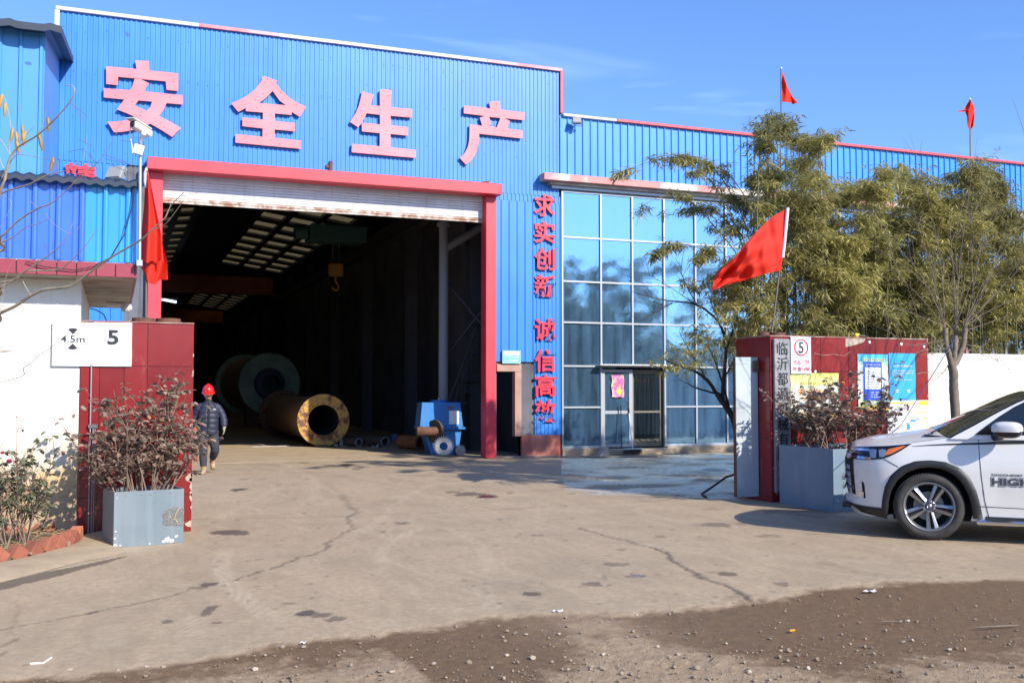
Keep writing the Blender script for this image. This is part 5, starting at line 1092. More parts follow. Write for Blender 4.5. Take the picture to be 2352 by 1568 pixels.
# dark crooked tree beside the gate leaf
def px_tree(name, label, cat, branches, Y, bark, base, group=None):
    t = thing(name, label, cat, (base[0], base[1], 0), 0, group); O = Vector((base[0], base[1], 0)); tr = MB(); bb = MB()
    for i, (pts, r0, r1) in enumerate(branches):
        q = [Vector(on_y(u, v, Y + dz)) - O for (u, v, dz) in pts]
        if i == 0: q[0].z = 0
        P = path(q, max(6, len(q) * 4)); k = len(P); (tr if r0 > .025 else bb).tube([Vector(p) + Vector((rs.normal(0, 1), 0, rs.normal(0, 1))) * min(r1, .004) for p in P], [r0 + (r1 - r0) * j / (k - 1) for j in range(k)], 8 if r0 > .02 else 4, False)
    tr.build('trunk', bark, t); bb.build('branches', bark, t, 'stuff'); return t
def side_twigs(branches, n, rmin, L, up=.2):
    out_ = []
    for (pts, r0, r1) in list(branches):
        for k in range(n):
            i = rs.randint(0, len(pts) - 1); f = rs.rand(); a = [pts[i][j] + (pts[i + 1][j] - pts[i][j]) * f for j in range(3)]; dx, dv = pts[i + 1][0] - pts[i][0], pts[i + 1][1] - pts[i][1]; m__ = math.hypot(dx, dv) + 1e-6
            s_ = rs.choice([-1, 1]) * rs.uniform(.5, 1.0); ux = dx / m__ * .8 - dv / m__ * s_ * .6; uv = dv / m__ * .8 + dx / m__ * s_ * .6 - up; LL = L * rs.uniform(.3, 1); e = [a[0] + ux * LL, a[1] + uv * LL, a[2] + rs.uniform(-.3, .3)]; mm_ = [(a[0] + e[0]) / 2 + rs.uniform(-4, 4), (a[1] + e[1]) / 2 + rs.uniform(-4, 4), (a[2] + e[2]) / 2]
            out_.append(([tuple(a), tuple(mm_), tuple(e)], rmin, rmin * .4))
    return out_
Bd = [([(1697,1075,0),(1690,985,0),(1672,940,0),(1648,905,0)], .055, .045), ([(1648,905,0),(1620,868,0),(1590,850,0),(1545,835,0),(1520,820,.1)], .032, .008), ([(1660,920,0),(1662,870,0),(1668,800,0),(1650,740,.1),(1600,700,.1),(1530,690,.1),(1455,672,.2)], .034, .006),
      ([(1668,800,0),(1690,740,0),(1700,690,0)], .022, .008), ([(1648,905,0),(1600,890,0),(1560,870,0)], .018, .005), ([(1600,700,.1),(1570,640,.1),(1560,600,.1)], .012, .003), ([(1650,740,.1),(1640,680,0),(1655,600,0)], .014, .003), ([(1620,868,0),(1580,800,0),(1560,760,0)], .014, .004), ([(1545,695,.1),(1500,720,.1),(1455,742,.1)], .008, .002), ([(1600,700,.1),(1540,660,.1),(1490,630,.1)], .008, .002), ([(1662,870,0),(1690,820,-.1),(1715,770,-.1)], .018, .005), ([(1690,985,0),(1700,900,-.1),(1712,840,-.1)], .03, .012), ([(1680,960,0),(1650,850,.3),(1625,790,.3)],.025,.006)]
dk = px_tree('crooked_tree', 'dark crooked little tree with bare twigs left of the gate leaf', 'tree', Bd + side_twigs(Bd[1:], 9, .004, 48), 14.0, m_barkd, tuple(on_y(1697, 1075, 14.0))[:2])
pos = []; drr = []
for (u, v, s_, n_) in ((1560, 815, 34, 38), (1600, 800, 34, 46), (1630, 775, 30, 40), (1585, 840, 30, 28), (1535, 835, 22, 20), (1640, 825, 22, 20), (1610, 760, 26, 22), (1500, 830, 16, 8), (1660, 700, 34, 40), (1640, 660, 30, 34)):
    for k in range(n_):
        p = on_y(u + rs.normal(0, s_ * .6), v + rs.normal(0, s_ * .45), 13.9 + rs.uniform(-.3, .3)); b0 = rs.uniform(0, 6.28)
        for q in range(5): pos.append(np.array(p) - np.array(dk.location)); drr.append((math.cos(b0 + q * .5), math.sin(b0 + q * .5), rs.uniform(-1.1, .2)))
n = len(pos); leafcloud('foliage', BL_V, BL_F, np.array(pos), np.array(drr), rs.uniform(-.7, .7, n), rs.uniform(.09, .16, n), rs.uniform(.9, 1.4, n), m_bam, dk)
# bare young tree in front of the white wall
TY = 10.5
By = [([(2198,1030,0),(2195,960,0),(2191,900,0),(2190,860,0),(2186,838,0)], .062, .058), ([(2186,840,0),(2180,815,0),(2172,785,0),(2171,752,0)], .04, .034), ([(2188,840,0),(2194,800,0),(2196,770,.1),(2196,748,.1)], .036, .03), ([(2190,842,0),(2206,812,0),(2214,785,0),(2216,748,0)], .04, .034)]
tips = [(2171,752,(2120,640),(2040,540),(1985,470)), (2171,752,(2130,660),(2060,600),(1995,560)), (2171,752,(2160,600),(2130,450),(2090,310)), (2171,752,(2120,690),(2080,650),(2050,640)), (2171,752,(2140,620),(2110,520),(2085,430)), (2171,752,(2100,720),(2040,700),(1990,640)), (2171,752,(2150,680),(2140,600),(2110,560)), (2171,780,(2120,790),(2080,790),(2040,760)),
        (2196,748,(2190,620),(2180,500),(2185,420)), (2196,748,(2205,600),(2225,450),(2245,318)), (2196,748,(2215,640),(2230,560),(2230,490)), (2196,748,(2185,660),(2160,580),(2140,520)), (2196,748,(2240,620),(2270,520),(2290,430)), (2196,748,(2200,650),(2195,560),(2210,470)),
        (2216,748,(2260,660),(2300,560),(2330,440)), (2216,748,(2240,640),(2255,540),(2250,440)), (2216,748,(2270,690),(2320,640),(2352,600)), (2216,748,(2280,710),(2330,690),(2370,690)), (2216,748,(2250,690),(2290,600),(2345,520)), (2216,760,(2260,745),(2310,730),(2360,745)), (2216,748,(2235,700),(2265,640),(2300,630)), (2216,748,(2300,660),(2340,600),(2380,560)),
        (2214,790,(2250,800),(2290,825),(2350,845)), (2216,800,(2260,815),(2300,835),(2330,860)), (2180,800,(2150,805),(2130,830),(2135,830)), (2172,785,(2150,810),(2130,812),(2115,815)), (2186,820,(2170,850),(2150,870),(2130,872))]
for (u, v, a, b_, c_) in tips:
    dz = rs.uniform(-.5, .5); By.append(([(u, v, 0), (a[0], a[1], dz * .4), (b_[0], b_[1], dz * .8), (c_[0], c_[1], dz)], .0065, .0015))
yt = px_tree('bare_young_tree', 'bare young tree forking into many thin upright branches before the white wall', 'tree', By + side_twigs(By[4:], 5, .0035, 62, .5), TY, m_barkl, tuple(on_y(2198, 1030, TY))[:2])
yt.children[0].data.materials[0] = m_bark if False else m_barkl
yt2 = copy_tree(yt); yt2.location = (12.05, 9.2, 0); yt2.rotation_euler = (0, 0, 1.1); yt2.scale = (1.4, 1.4, 1.35); yt2['label'] = 'second bare forked tree just outside the right edge, beyond the parked car'
wire = MB().tube([Vector(on_y(u, v, TY - .05 + .02 * i)) for i, (u, v) in enumerate([(2195, 775), (2130, 880), (2070, 975), (2030, 1010)])], .006, 5).build('guy_wire', mat('wire_blue', (.03, .05, .16), .6)); tag(wire, 'thin dark wire stretched from the bare tree down past the posters', 'wire')
# bare branches of a tree standing just left of the view, in front of the guard house
def c1(L): return [(x / 3.0, y / 3.0) for x, y in L]
def c5(L): return [(x / 3.389, 381 + y / 3.389) for x, y in L]
lb = [(c1([(-300,1900),(0,1310),(40,1200),(70,1090),(130,1010),(260,930),(400,800),(490,690),(515,620),(490,590),(445,590)]), .017, .003), (c1([(-260,1500),(0,1340),(100,1300),(200,1270),(320,1210),(440,1180),(540,1130)]), .012, .003), (c5([(-200,700),(0,560),(150,420),(300,330),(400,290),(530,180),(640,60),(740,0)]), .014, .003),
      (c5([(-200,680),(0,600),(110,550),(200,480),(300,450),(400,400)]), .011, .003), (c5([(-250,1050),(0,950),(60,920),(180,830),(290,760),(400,680),(470,620),(530,530),(575,430)]), .014, .003), (c5([(-250,980),(0,910),(130,880),(200,820),(440,810),(540,750),(650,640),(760,490)]), .014, .003),
      (c5([(-250,1260),(0,1145),(120,1090),(240,1010),(340,965),(470,950),(560,930),(700,830),(850,720),(1090,580),(1180,500),(1280,410),(1330,310),(1430,210)]), .021, .004), (c5([(-100,1700),(190,1568),(310,1470),(420,1395),(470,1360),(640,1265),(700,1210)]), .005, .002), (c5([(-120,1455),(0,1450),(90,1440),(190,1380),(240,1290),(350,1160)]), .004, .0015),
      (c1([(70,1090),(60,980),(75,880),(40,700),(10,640)]), .006, .002), (c1([(100,1040),(150,900),(140,720)]), .004, .0015), (c1([(40,1200),(0,1100),(-20,1000)]), .006, .002), (c1([(110,1000),(230,880),(235,870)]), .003, .0015), (c1([(260,930),(300,840),(320,760)]), .004, .0015), (c1([(0,960),(40,1020),(70,1070)]), .006, .004), (c1([(0,1250),(100,1080),(180,1070),(280,1090),(380,1100)]), .005, .002),
      (c5([(1180,500),(1290,450),(1430,270)]), .005, .002), (c5([(1280,410),(1320,330),(1330,250)]), .004, .0015), (c5([(240,1010),(180,900),(210,880),(250,850)]), .004, .0015), (c5([(560,930),(620,860),(680,780)]), .005, .002), (c5([(400,290),(370,400),(560,530),(660,390)]), .003, .0015), (c5([(0,1145),(20,1000),(60,820),(100,740)]), .004, .0015), (c5([(300,330),(240,260),(400,200)]), .003, .001), (c5([(0,480),(90,300),(20,220)]), .003, .001), (c5([(280,1290),(400,1240),(500,1180)]), .003, .001),
      (c1([(500,1270),(620,1170),(700,1090),(760,1000),(800,930),(810,880)]), .004, .0015), (c1([(420,1230),(560,1130),(590,1010),(600,920)]), .003, .001)]
LD = 9.2
lbt = thing('bare_branch_tree', 'bare thin tree at the far left whose branches cross the guard house', 'tree', (-3.3, 8.4, 0)); O = Vector((-3.3, 8.4, 0))
bb = MB()
for i, (L, r0, r1) in enumerate(lb):
    q = [Vector(on_d(u, v, LD - .012 * (u / 3) + .08 * ((i * 37) % 7 - 3))) - O for u, v in L]
    if i < 9: q = [Vector((0.02 * i, 0, max(.5, q[0].z - .35)))] + q
    P = path(q, len(q) * 4); k = len(P); bb.tube([Vector(p) for p in P], [.78 * (r0 + (r1 - r0) * j / (k - 1)) for j in range(k)], 6, False)
bb.build('branches', m_twig, lbt, 'stuff'); MB().tube([(0, 0, 0), (.03, 0, 1.5), (0, .02, 3.0), (.1, 0, 4.4)], [.12, .10, .07, .03], 10).build('trunk', m_bark, lbt)
for i in range(22):     # twigs hidden in the mass, each a few centimetres
    pass
def spray(u, v, ang, L, n_, sp_, mm, w_=.35, name='dry_leaf'):
    mb = MB(); p0 = Vector(on_d(u, v, LD - .35)) - O; ax = (CR * math.cos(ang) + CU * math.sin(ang)); pr = (CR * -math.sin(ang) + CU * math.cos(ang)); rp_ = [p0 + ax * L * k / 10 + Vector((0, 0, -.10 * L * (k / 10) ** 2)) for k in range(11)]; mb.tube(rp_, .0022, 3, False)
    for k in range(n_):
        a = rp_[min(10, int(k / n_ * 10))]; s_ = 1 if k % 2 else -1; e = a + ax * sp_ * .75 + pr * sp_ * .6 * s_ * rs.uniform(.5, 1); m__ = (a + e) / 2; o_ = (ax * -.1 + pr * s_ * -.05) * sp_ * w_; mb.add([a, m__ + o_, e, m__ - o_], [(0, 1, 2, 3)])
    mb.build(name, mm, lbt)
for (u, v, a, L) in ((163, 235, -.9, .19), (165, 240, -.6, .16), (270, 295, 1.1, .1), (235, 355, -.25, .24), (240, 365, -.15, .22), (250, 378, -.3, .22), (300, 318, .1, .14), (275, 322, -.1, .2), (190, 340, -.8, .16), (155, 350, .3, .12), (205, 350, -1.1, .14), (180, 320, -.4, .12), (420, 450, .3, .16), (125, 360, -1.3, .12), (85, 470, -1.5, .1), (100, 560, -1, .09)):
    spray(u, v, a, L, 20, .05, m_dry if v < 300 or u > 400 else leaf_mat('dry_grey', (.26, .21, .16), (.16, .13, .10)) if 'dry_grey' not in MATS else MATS['dry_grey'])
for (u, v) in ((30, 292), (36, 300), (41, 306), (50, 285), (52, 300), (59, 300), (87, 302), (90, 312), (37, 320), (110, 268), (5, 215), (12, 235), (124, 360)):
    p0 = Vector(on_d(u, v, LD - .3)) - O; MB().lathe([(0, 0), (.012, -.02), (.014, -.06), (.008, -.11), (0, -.13)], Matrix.Translation(p0) @ Matrix.Rotation(rs.uniform(-.3, .3), 4, 'Y'), 6).build('seed_pod', m_pod, lbt)

# roses
rl_me = bpy.data.meshes.new('leaf'); rl_me.from_pydata([tuple(v) for v in RL_V], [], [tuple(int(i) for i in f) for f in RL_F]); rl_me.materials.append(m_rosel)
rl_me2 = rl_me.copy(); rl_me2.materials.clear(); rl_me2.materials.append(m_roseg)
def rose(label, loc, bases, tops, mm, me, nleaf_obj, nleaf, size, seed, flowers=(), thick=.009, zmin=.3, rz=0):
    """bases/tops in local coordinates"""
    r_ = np.random.RandomState(seed); t = thing('rose_bush', label, 'rose bush', loc, rz); st = MB(); ends = []
    for (b_, tp) in zip(bases, tops):
        b_ = np.array(b_, float); tp = np.array(tp, float); mid = (b_ + tp) / 2 + r_.normal(0, .05, 3); P = path([b_, mid, tp], 10); st.tube([Vector(p) for p in P], [thick * (1 - .7 * j / 10) for j in range(11)], 5, False)
        for k in range(9):
            f = r_.uniform(.3, 1.0); a = P[int(f * 10)]; th = r_.uniform(0, 6.28); L = r_.uniform(.08, .30) * (1.25 - f * .6); e = a + np.array([math.cos(th) * L, math.sin(th) * L * .8, r_.uniform(.05, .25)]); st.tube([Vector(a), Vector((a + e) / 2 + [0, 0, .02]), Vector(e)], [.004, .003, .002], 4, False); ends.append((a, e))
            if r_.rand() < .6:
                e2 = e + np.array([r_.uniform(-.12, .12), r_.uniform(-.1, .1), r_.uniform(.0, .14)]); st.tube([Vector(e), Vector(e2)], [.002, .0015], 3, False); ends.append((e, e2))
    st.build('stems', m_stem, t, 'stuff'); pos = []; dd = []
    while len(pos) < nleaf + nleaf_obj:
        a, e = ends[r_.randint(len(ends))]; f = r_.uniform(.15, 1.05); c = a + (e - a) * f; an = r_.uniform(0, 6.28)
        if c[2] < zmin: continue
        for q in range(r_.randint(2, 5)): pos.append(c + np.array([math.cos(an) * .02 * q, math.sin(an) * .02 * q, 0])); dd.append((math.cos(an + (q - 1) * .9), math.sin(an + (q - 1) * .9), r_.uniform(-.9, .4)))
    pos = np.array(pos); dd = np.array(dd); n = len(pos); sz = r_.uniform(.7, 1.2, n) * size; wd = r_.uniform(.75, 1.15, n); rl = r_.uniform(-.9, .9, n)
    order = np.argsort(pos[:, 1])           # nearest to the viewer first: these are separate leaves
    k0 = order[:nleaf_obj]; k1 = order[nleaf_obj:]
    Fm = frames(dd, rl)
    for k in k0:
        o = mesh_obj(me, 'leaf', t); M4 = Matrix([[Fm[k][i][j] for j in range(3)] + [pos[k][i]] for i in range(3)] + [[0, 0, 0, 1]]); o.matrix_local = M4 @ Matrix.Diagonal((sz[k], sz[k] * wd[k], sz[k], 1))
    leafcloud('leaves', RL_V, RL_F, pos[k1], dd[k1], rl[k1], sz[k1], wd[k1], mm, t)
    for (x, y, z, cc, s_) in flowers:
        mb = MB()
        for k in range(4): mb.lathe([(0, -.3 * s_), (s_ * (.5 + .12 * k), -.1 * s_ + .05 * s_ * k), (s_ * (.42 + .15 * k), .35 * s_ - .1 * s_ * k)], Matrix.Translation((x, y, z)) @ Matrix.Rotation(.25 * k, 4, 'X'), 7)
        mb.build('flower', cc, t)
    return t
m_fr = mat('rose_crimson', (.30, .02, .07), .6); m_fo = mat('rose_orange', (.75, .16, .05), .6); m_fy = mat('rose_apricot', (.62, .30, .10), .7)
m_pbox = mat('planter_blue_grey', (.165, .205, .225), .6, .0, col2=(.13, .17, .19), nscale=2, streak=((.24, .29, .32), .4)); m_flake = mat('bare_zinc_flake', (.66, .65, .60), .6); m_soil = mat('soil', (.10, .07, .05), .95, col2=(.16, .12, .085), nscale=12, bump=.8)
m_foam = mat('foam_edge', (.62, .60, .46), .8)
pl = on_z(260, 1259); pr_ = on_z(421, 1246); ang = math.atan2(pr_.y - pl.y, pr_.x - pl.x); LW = (Vector(pr_) - Vector(pl)).length
def planter(label, loc, rz, w, d, h, mat_, seed):
    t = thing('metal_planter', label, 'planter', loc, rz, 'sheet metal planters by the gate'); th = .012
    MB().box(0, w, 0, th, 0, h, bev=.003).build('front_panel', mat_, t); MB().box(0, w, d - th, d, 0, h).build('back_panel', mat_, t); MB().box(0, th, th + .001, d - th - .001, 0, h).build('side_panel', mat_, t); MB().box(w - th, w, th + .001, d - th - .001, 0, h).build('side_panel', mat_, t)
    MB().box(th, w - th, th, d - th, .02, h - .05).build('soil', m_soil, t)
    MB().box(th + .001, w - th - .001, th + .001, th + .03, h - .07, h - .004).build('foam_lining', m_foam, t)
    return t
ph = on_plane(256, 1130, pl, (0, -1, 0)).z
pt = planter('blue grey sheet metal planter with peeling corners and a taped patch, at the left pillar', tuple(pl), ang, LW, .52, ph, m_pbox, 1)
def blotch(parent, cx, cz, r, seed, mm, name, y=-.0025):
    r_ = random.Random(seed); n = 14; MB().prism([(cx + r * math.cos(2 * math.pi * k / n) * r_.uniform(.55, 1.15), cz + r * .7 * math.sin(2 * math.pi * k / n) * r_.uniform(.5, 1.2)) for k in range(n)], y, y + .002).build(name, mm, parent)
for i, (x, z, r) in enumerate(((.02, .03, .022), (.015, .10, .016), (.02, .17, .012), (.07, .025, .012), (.54, .05, .042), (.58, .03, .03), (.50, .03, .02), (.63, .075, .022), (.36, .02, .012), (LW - .012, .22, .02), (LW - .01, .30, .012), (.03, ph - .06, .007))): blotch(pt, x, z, r, i, m_flake, 'paint_flake')
m_tape, nt, b, out = _tree('clear_tape'); b.inputs['Base Color'].default_value = (.25, .25, .23, 1); b.inputs['Roughness'].default_value = .12; b.inputs['Alpha'].default_value = .6; n = noise(nt, 30, 3, wpos(nt, (.6, 1, 3))); bp = N(nt, 'ShaderNodeBump'); bp.inputs['Strength'].default_value = 1; bp.inputs['Distance'].default_value = .02; nt.links.new(n.outputs[0], bp.inputs['Height']); nt.links.new(bp.outputs[0], b.inputs['Normal'])
MB().prism([(LW - .22, .20), (LW + .002, .18), (LW + .002, .36), (LW - .10, .38), (LW - .20, .35), (LW - .225, .30), (LW - .205, .27)], -.006, -.003).build('tape_patch', m_tape, pt); MB().tube([(LW - .05, -.009, .37), (LW - .09, -.009, .31), (LW - .10, -.009, .26), (LW - .06, -.009, .21)], .006, 5).build('rust_smear', mat('tan_smear', (.5, .38, .24), .6), pt)
for (x, z) in ((.10, ph - .04), (.27, ph - .045), (.36, ph - .045), (.41, ph - .03), (.56, ph - .04)): MB().tube([(x, -.003, z), (x, .002, z)], .006, 8).build('rivet', m_steel, pt)
R1 = []; T1 = []
for k in range(26): x = rs.uniform(.05, LW - .04); R1.append((x, rs.uniform(.12, .40), ph - .06)); T1.append((.36 + (x - LW / 2) * 2.0 + rs.uniform(-.18, .16) - .05, rs.uniform(.0, .5), ph + rs.uniform(.30, .98) - .25 * abs(x - .35)))
for (x, z) in ((.02, 1.16), (.62, 1.20), (.70, 1.10), (-.02, 1.02), (.55, 1.12), (.72, 1.24), (.3, .9), (.80, .62), (.84, .5)): R1.append((.25 + x * .3, .25, ph - .06)); T1.append((x, .22, ph + z - .06 if z < 1 else z + ph - .12))
rose('dusty grey leaved rose bush growing in the left planter', tuple(pl), R1, T1, m_rosel, rl_me, 290, 2500, .064, 5, [(.84, .1, ph + .62, m_fo, .022), (.80, .1, ph + .42, m_fr, .02), (.82, .15, ph + .30, m_fr, .022), (.35, .05, ph + .75, m_fy, .02), (.5, .1, ph + .72, m_fy, .016)], rz=ang)
# right planter
qp = on_z(1918, 1176); q_h = on_plane(1918, 1031, qp, (0, -1, 0)).z
m_pbox2 = mat('planter_steel_blue', (.20, .27, .33), .45, .1, col2=(.15, .21, .26), nscale=2, streak=((.30, .38, .44), .4))
py2 = 12.32; pt2 = planter('darker blue grey sheet metal planter between the name plate and the parked car', (qp.x - .02, qp.y, 0), 0, 1.25, py2 - qp.y, q_h, m_pbox2, 2)
R2 = []; T2 = []
D2 = py2 - qp.y
for k in range(30): x = rs.uniform(.05, 1.1); R2.append((x, rs.uniform(.12, D2 - .1), q_h - .06)); T2.append((x * 1.15 - .1 + rs.uniform(-.25, .2), rs.uniform(0, D2), q_h + rs.uniform(.25, .86) - .2 * abs(x - .6)))
for (x, z) in ((1.35, .85), (1.45, .95), (1.3, .7), (-.15, .5), (-.1, .7), (.6, .95), (1.5, .55)): R2.append((.3 + x * .4, .4, q_h - .06)); T2.append((x, .35, q_h + z))
rose('dark dusty rose bush in the planter before the posters', (qp.x - .02, qp.y, 0), R2, T2, m_rosel, rl_me, 280, 3300, .064, 9, [(.35, .2, q_h + .88, m_fy, .025), (.62, .2, q_h + .92, m_fy, .026), (.95, .2, q_h + .9, m_fy, .03), (.1, .1, q_h + .72, m_fy, .02)])
# flower bed with its edge of slanted bricks
fb_in = [(-.36, 12.36), (-.36, 11.75), (-.42, 11.45), (-.56, 11.0), (-.72, 10.72), (-.95, 10.42), (-1.3, 10.1), (-2.0, 9.7), (-5, 9.0), (-5, 12.39)]
MB().prismz(fb_in[::-1], -.02, .075).build('flower_bed', m_soil, kind='structure')
mk = mat('kerb_concrete', (.40, .305, .195), .9, col2=(.31, .235, .15), nscale=4, bump=.4)
ko = [tuple(on_z(u, v))[:2] for u, v in ((255, 1235), (292, 1270), (240, 1282), (190, 1290), (135, 1303), (80, 1318), (0, 1338), (-150, 1370), (-400, 1420))]
kv = [(x, y, .004) for x, y in ko]; ki = [(-.10, 12.28), (-.28, 11.9), (-.33, 11.6), (-.40, 11.35), (-.52, 10.95), (-.70, 10.62), (-.92, 10.35), (-1.35, 10.0), (-2.2, 9.5)]
kmb = MB(); kr = [[Vector((a[0], a[1], .003)) for a in ko], [Vector((a[0] * .85 + b_[0] * .15, a[1] * .85 + b_[1] * .15, .022)) for a, b_ in zip(ko, ki)], [Vector((b_[0], b_[1], .06)) for b_ in ki], [Vector((b_[0] - .15, b_[1] + .1, .02)) for b_ in ki]]
kmb.rings(kr, closed=False); kmb.build('kerb_apron', mk, kind='structure')
m_brick = mat('red_brick', (.36, .115, .065), .9, col2=(.25, .085, .05), nscale=9, bump=.5, spots=((.36, .30, .23), 7, .62), obj_random=.25)
fb = thing('brick_edging', 'row of tilted red bricks standing on edge round the flower bed', 'brick edging', (-.7, 10.8, 0))
edge_pts = [(-.335, 11.80), (-.345, 11.62), (-.375, 11.45), (-.43, 11.28), (-.50, 11.11), (-.585, 10.95), (-.69, 10.79), (-.82, 10.63), (-.97, 10.48), (-1.13, 10.34), (-1.32, 10.2), (-1.55, 10.05)]
bme = MB().box(-.06, .06, -.115, .115, -.12, .12, bev=.006); bmesh_ = bme.build('brick', m_brick, fb); bmesh_.hide_render = False
first = True
for i in range(len(edge_pts)):
    a = edge_pts[max(0, i - 1)]; b_ = edge_pts[min(len(edge_pts) - 1, i + 1)]; an = math.atan2(b_[1] - a[1], b_[0] - a[0]); o = bmesh_ if first else inst(bmesh_, parent=fb); first = False
    o.location = (edge_pts[i][0] + .7, edge_pts[i][1] - 10.8, .085 + rs.uniform(-.006, .006)); o.rotation_euler = (math.radians(38 + rs.uniform(-5, 5)), rs.uniform(-.06, .06), an + math.pi / 2 * 0 + math.radians(90) + rs.uniform(-.07, .07)); 
    o.rotation_euler = (rs.uniform(-.05, .05) + math.radians(40), 0, an - math.pi / 2 + rs.uniform(-.06, .06)); o.scale = (.9, .62, .62)
for k in range(5):
    o = inst(bmesh_, parent=fb); o.location = (-.62 - k * .15 + .7, 12.33 - 10.8, .085); o.rotation_euler = (0, math.radians(45), 0); o.scale = (.8, .3, .5)
rb = []; rt = []
for (bx_, by_) in ((-.95, 11.15), (-.78, 11.2), (-1.05, 11.3), (-.86, 11.35), (-1.2, 11.0)):
    for k in range(5): rb.append((bx_ + 1, by_ - 11.2, .06)); rt.append((bx_ + 1 + rs.uniform(-.25, .28), by_ - 11.2 + rs.uniform(-.2, .2), rs.uniform(.55, 1.02)))
rb.append((.2, .1, .06)); rt.append((.10, .1, 1.32))
rose('green rose bush with a few crimson blooms in the brick edged bed', (-1.0, 11.2, 0), rb, rt, m_roseg, rl_me2, 240, 700, .064, 3, [(.06, -.1, .92, m_fr, .03), (.0, -.1, 1.0, m_fr, .025), (-.15, -.15, .86, m_fr, .022), (.24, 0, .55, m_fy, .02), (.1, .1, 1.34, m_fr, .012)], .008, .2)
# straw and fallen leaves in the bed
mb = MB()
for k in range(420):
    x = rs.uniform(-1.5, -.42); y = rs.uniform(10.5, 12.2)
    if x > -.42 - (11.8 - y) * .38 and y < 11.8: continue
    a = rs.uniform(0, 3.14); L = rs.uniform(.03, .12); z = rs.uniform(.078, .11); mb.tube([(x, y, z), (x + L * math.cos(a), y + L * math.sin(a), z + rs.uniform(-.01, .03))], .0025, 3, False)
mb.build('straw', mat('straw', (.40, .30, .15), .8), None, 'stuff'); 
n = 160; pp = np.stack([rs.uniform(-1.5, -.5, n), rs.uniform(11.0, 12.2, n), np.full(n, .085)], 1); leafcloud('fallen_leaves', RL_V, RL_F, pp, np.stack([rs.normal(0, 1, n), rs.normal(0, 1, n), np.zeros(n)], 1), rs.uniform(-.4, .4, n), np.full(n, .05), np.ones(n), m_dry)

# ---------------------------------------------------------------- flags
m_flag, nt, b, out = _tree('flag_cloth'); b.inputs['Base Color'].default_value = (.80, .030, .012, 1); b.inputs['Roughness'].default_value = .75; t_ = N(nt, 'ShaderNodeBsdfTranslucent'); t_.inputs['Color'].default_value = (.85, .035, .01, 1); mx = N(nt, 'ShaderNodeMixShader'); mx.inputs[0].default_value = .3
nt.links.new(b.outputs[0], mx.inputs[1]); nt.links.new(t_.outputs[0], mx.inputs[2]); nt.links.new(mx.outputs[0], out.inputs[0])
m_sleeve = mat('flag_sleeve', (.62, .58, .62), .7); m_pole = mat('brown_pole', (.16, .12, .10), .5, .3); m_polew = mat('galv_pole', (.50, .53, .55), .4, .6)
def rsmp(L, n):
    L = [Vector((a, b_, 0)) for a, b_ in L]; d = [0]
    for a, b_ in zip(L[:-1], L[1:]): d.append(d[-1] + (b_ - a).length)
    out_ = []
    for i in range(n + 1):
        s_ = d[-1] * i / n; k = 0
        while k < len(d) - 2 and d[k + 1] < s_: k += 1
        out_.append(L[k].lerp(L[k + 1], (s_ - d[k]) / max(1e-9, d[k + 1] - d[k])))
    return out_
def cloth(top, bot, left, right, Y, wave, mm, parent, O, nu=44, nv=36, name='flag_cloth'):
    """Coons patch between four outlines (picture shape on its own vertical plane) with real folds in depth"""
    T, B, L, R = rsmp(top, nu), rsmp(bot, nu), rsmp(left, nv), rsmp(right, nv); V = []
    for j in range(nv + 1):
        for i in range(nu + 1):
            s_, t = i / nu, j / nv
            p = T[i] * (1 - t) + B[i] * t + L[j] * (1 - s_) + R[j] * s_ - (T[0] * (1 - s_) * (1 - t) + T[-1] * s_ * (1 - t) + B[0] * (1 - s_) * t + B[-1] * s_ * t)
            V.append(Vector(on_y(p.x, p.y, Y + wave(s_, t))) - O)
    F_ = [(j * (nu + 1) + i, (j + 1) * (nu + 1) + i, (j + 1) * (nu + 1) + i + 1, j * (nu + 1) + i + 1) for j in range(nv) for i in range(nu)]
    me = bpy.data.meshes.new(name); me.from_pydata([tuple(v) for v in V], [], F_); me.polygons.foreach_set('use_smooth', [True] * len(F_)); me.materials.append(mm); o = bpy.data.objects.new(name, me); COL.objects.link(o); o.parent = parent; return o
# right, blowing
Y = 12.75; pb = Vector(on_y(1772, 768, Y)); tp_ = Vector(on_y(1809, 476, Y)); f1 = thing('red_flag', 'large plain red flag blowing left on a leaning pole on the right gate wall', 'flag', tuple(pb), 0, 'red flags'); O1 = pb
MB().tube([Vector((0, 0, -.0)), (tp_ - pb)], .013, 8).build('pole', m_pole, f1)
cloth([(1808,478),(1770,500),(1725,545),(1690,588),(1655,618),(1641,632)], [(1793,621),(1760,628),(1700,646),(1665,655),(1636,668)], [(1808,478),(1803,540),(1797,600),(1793,621)], [(1641,632),(1645,645),(1640,655),(1636,668)], Y,
      lambda s_, t: .20 * s_ * math.sin(4.2 * t * (1 - .35 * s_) + 6.5 * s_ + .6) + .13 * s_ ** 1.3 * math.sin(13 * s_ - 7 * t) + .035 * math.sin(19 * t + 8 * s_) * s_ + .02 * math.sin(31 * s_ + 5 * t), m_flag, f1, O1)
cloth([(1658,640),(1650,650),(1640,658)], [(1640,640),(1636,662),(1634,677)], [(1658,640),(1640,640)], [(1640,658),(1634,677)], Y + .12, lambda s_, t: .03 * s_, m_flag, f1, O1, 8, 6, 'flag_tip')
sl = [Vector(on_y(u, v, Y - .0)) - O1 for u, v in ((1809,478),(1805,520),(1801,560),(1797,592))]; MB().tube(sl, .028, 8).build('sleeve', m_sleeve, f1)
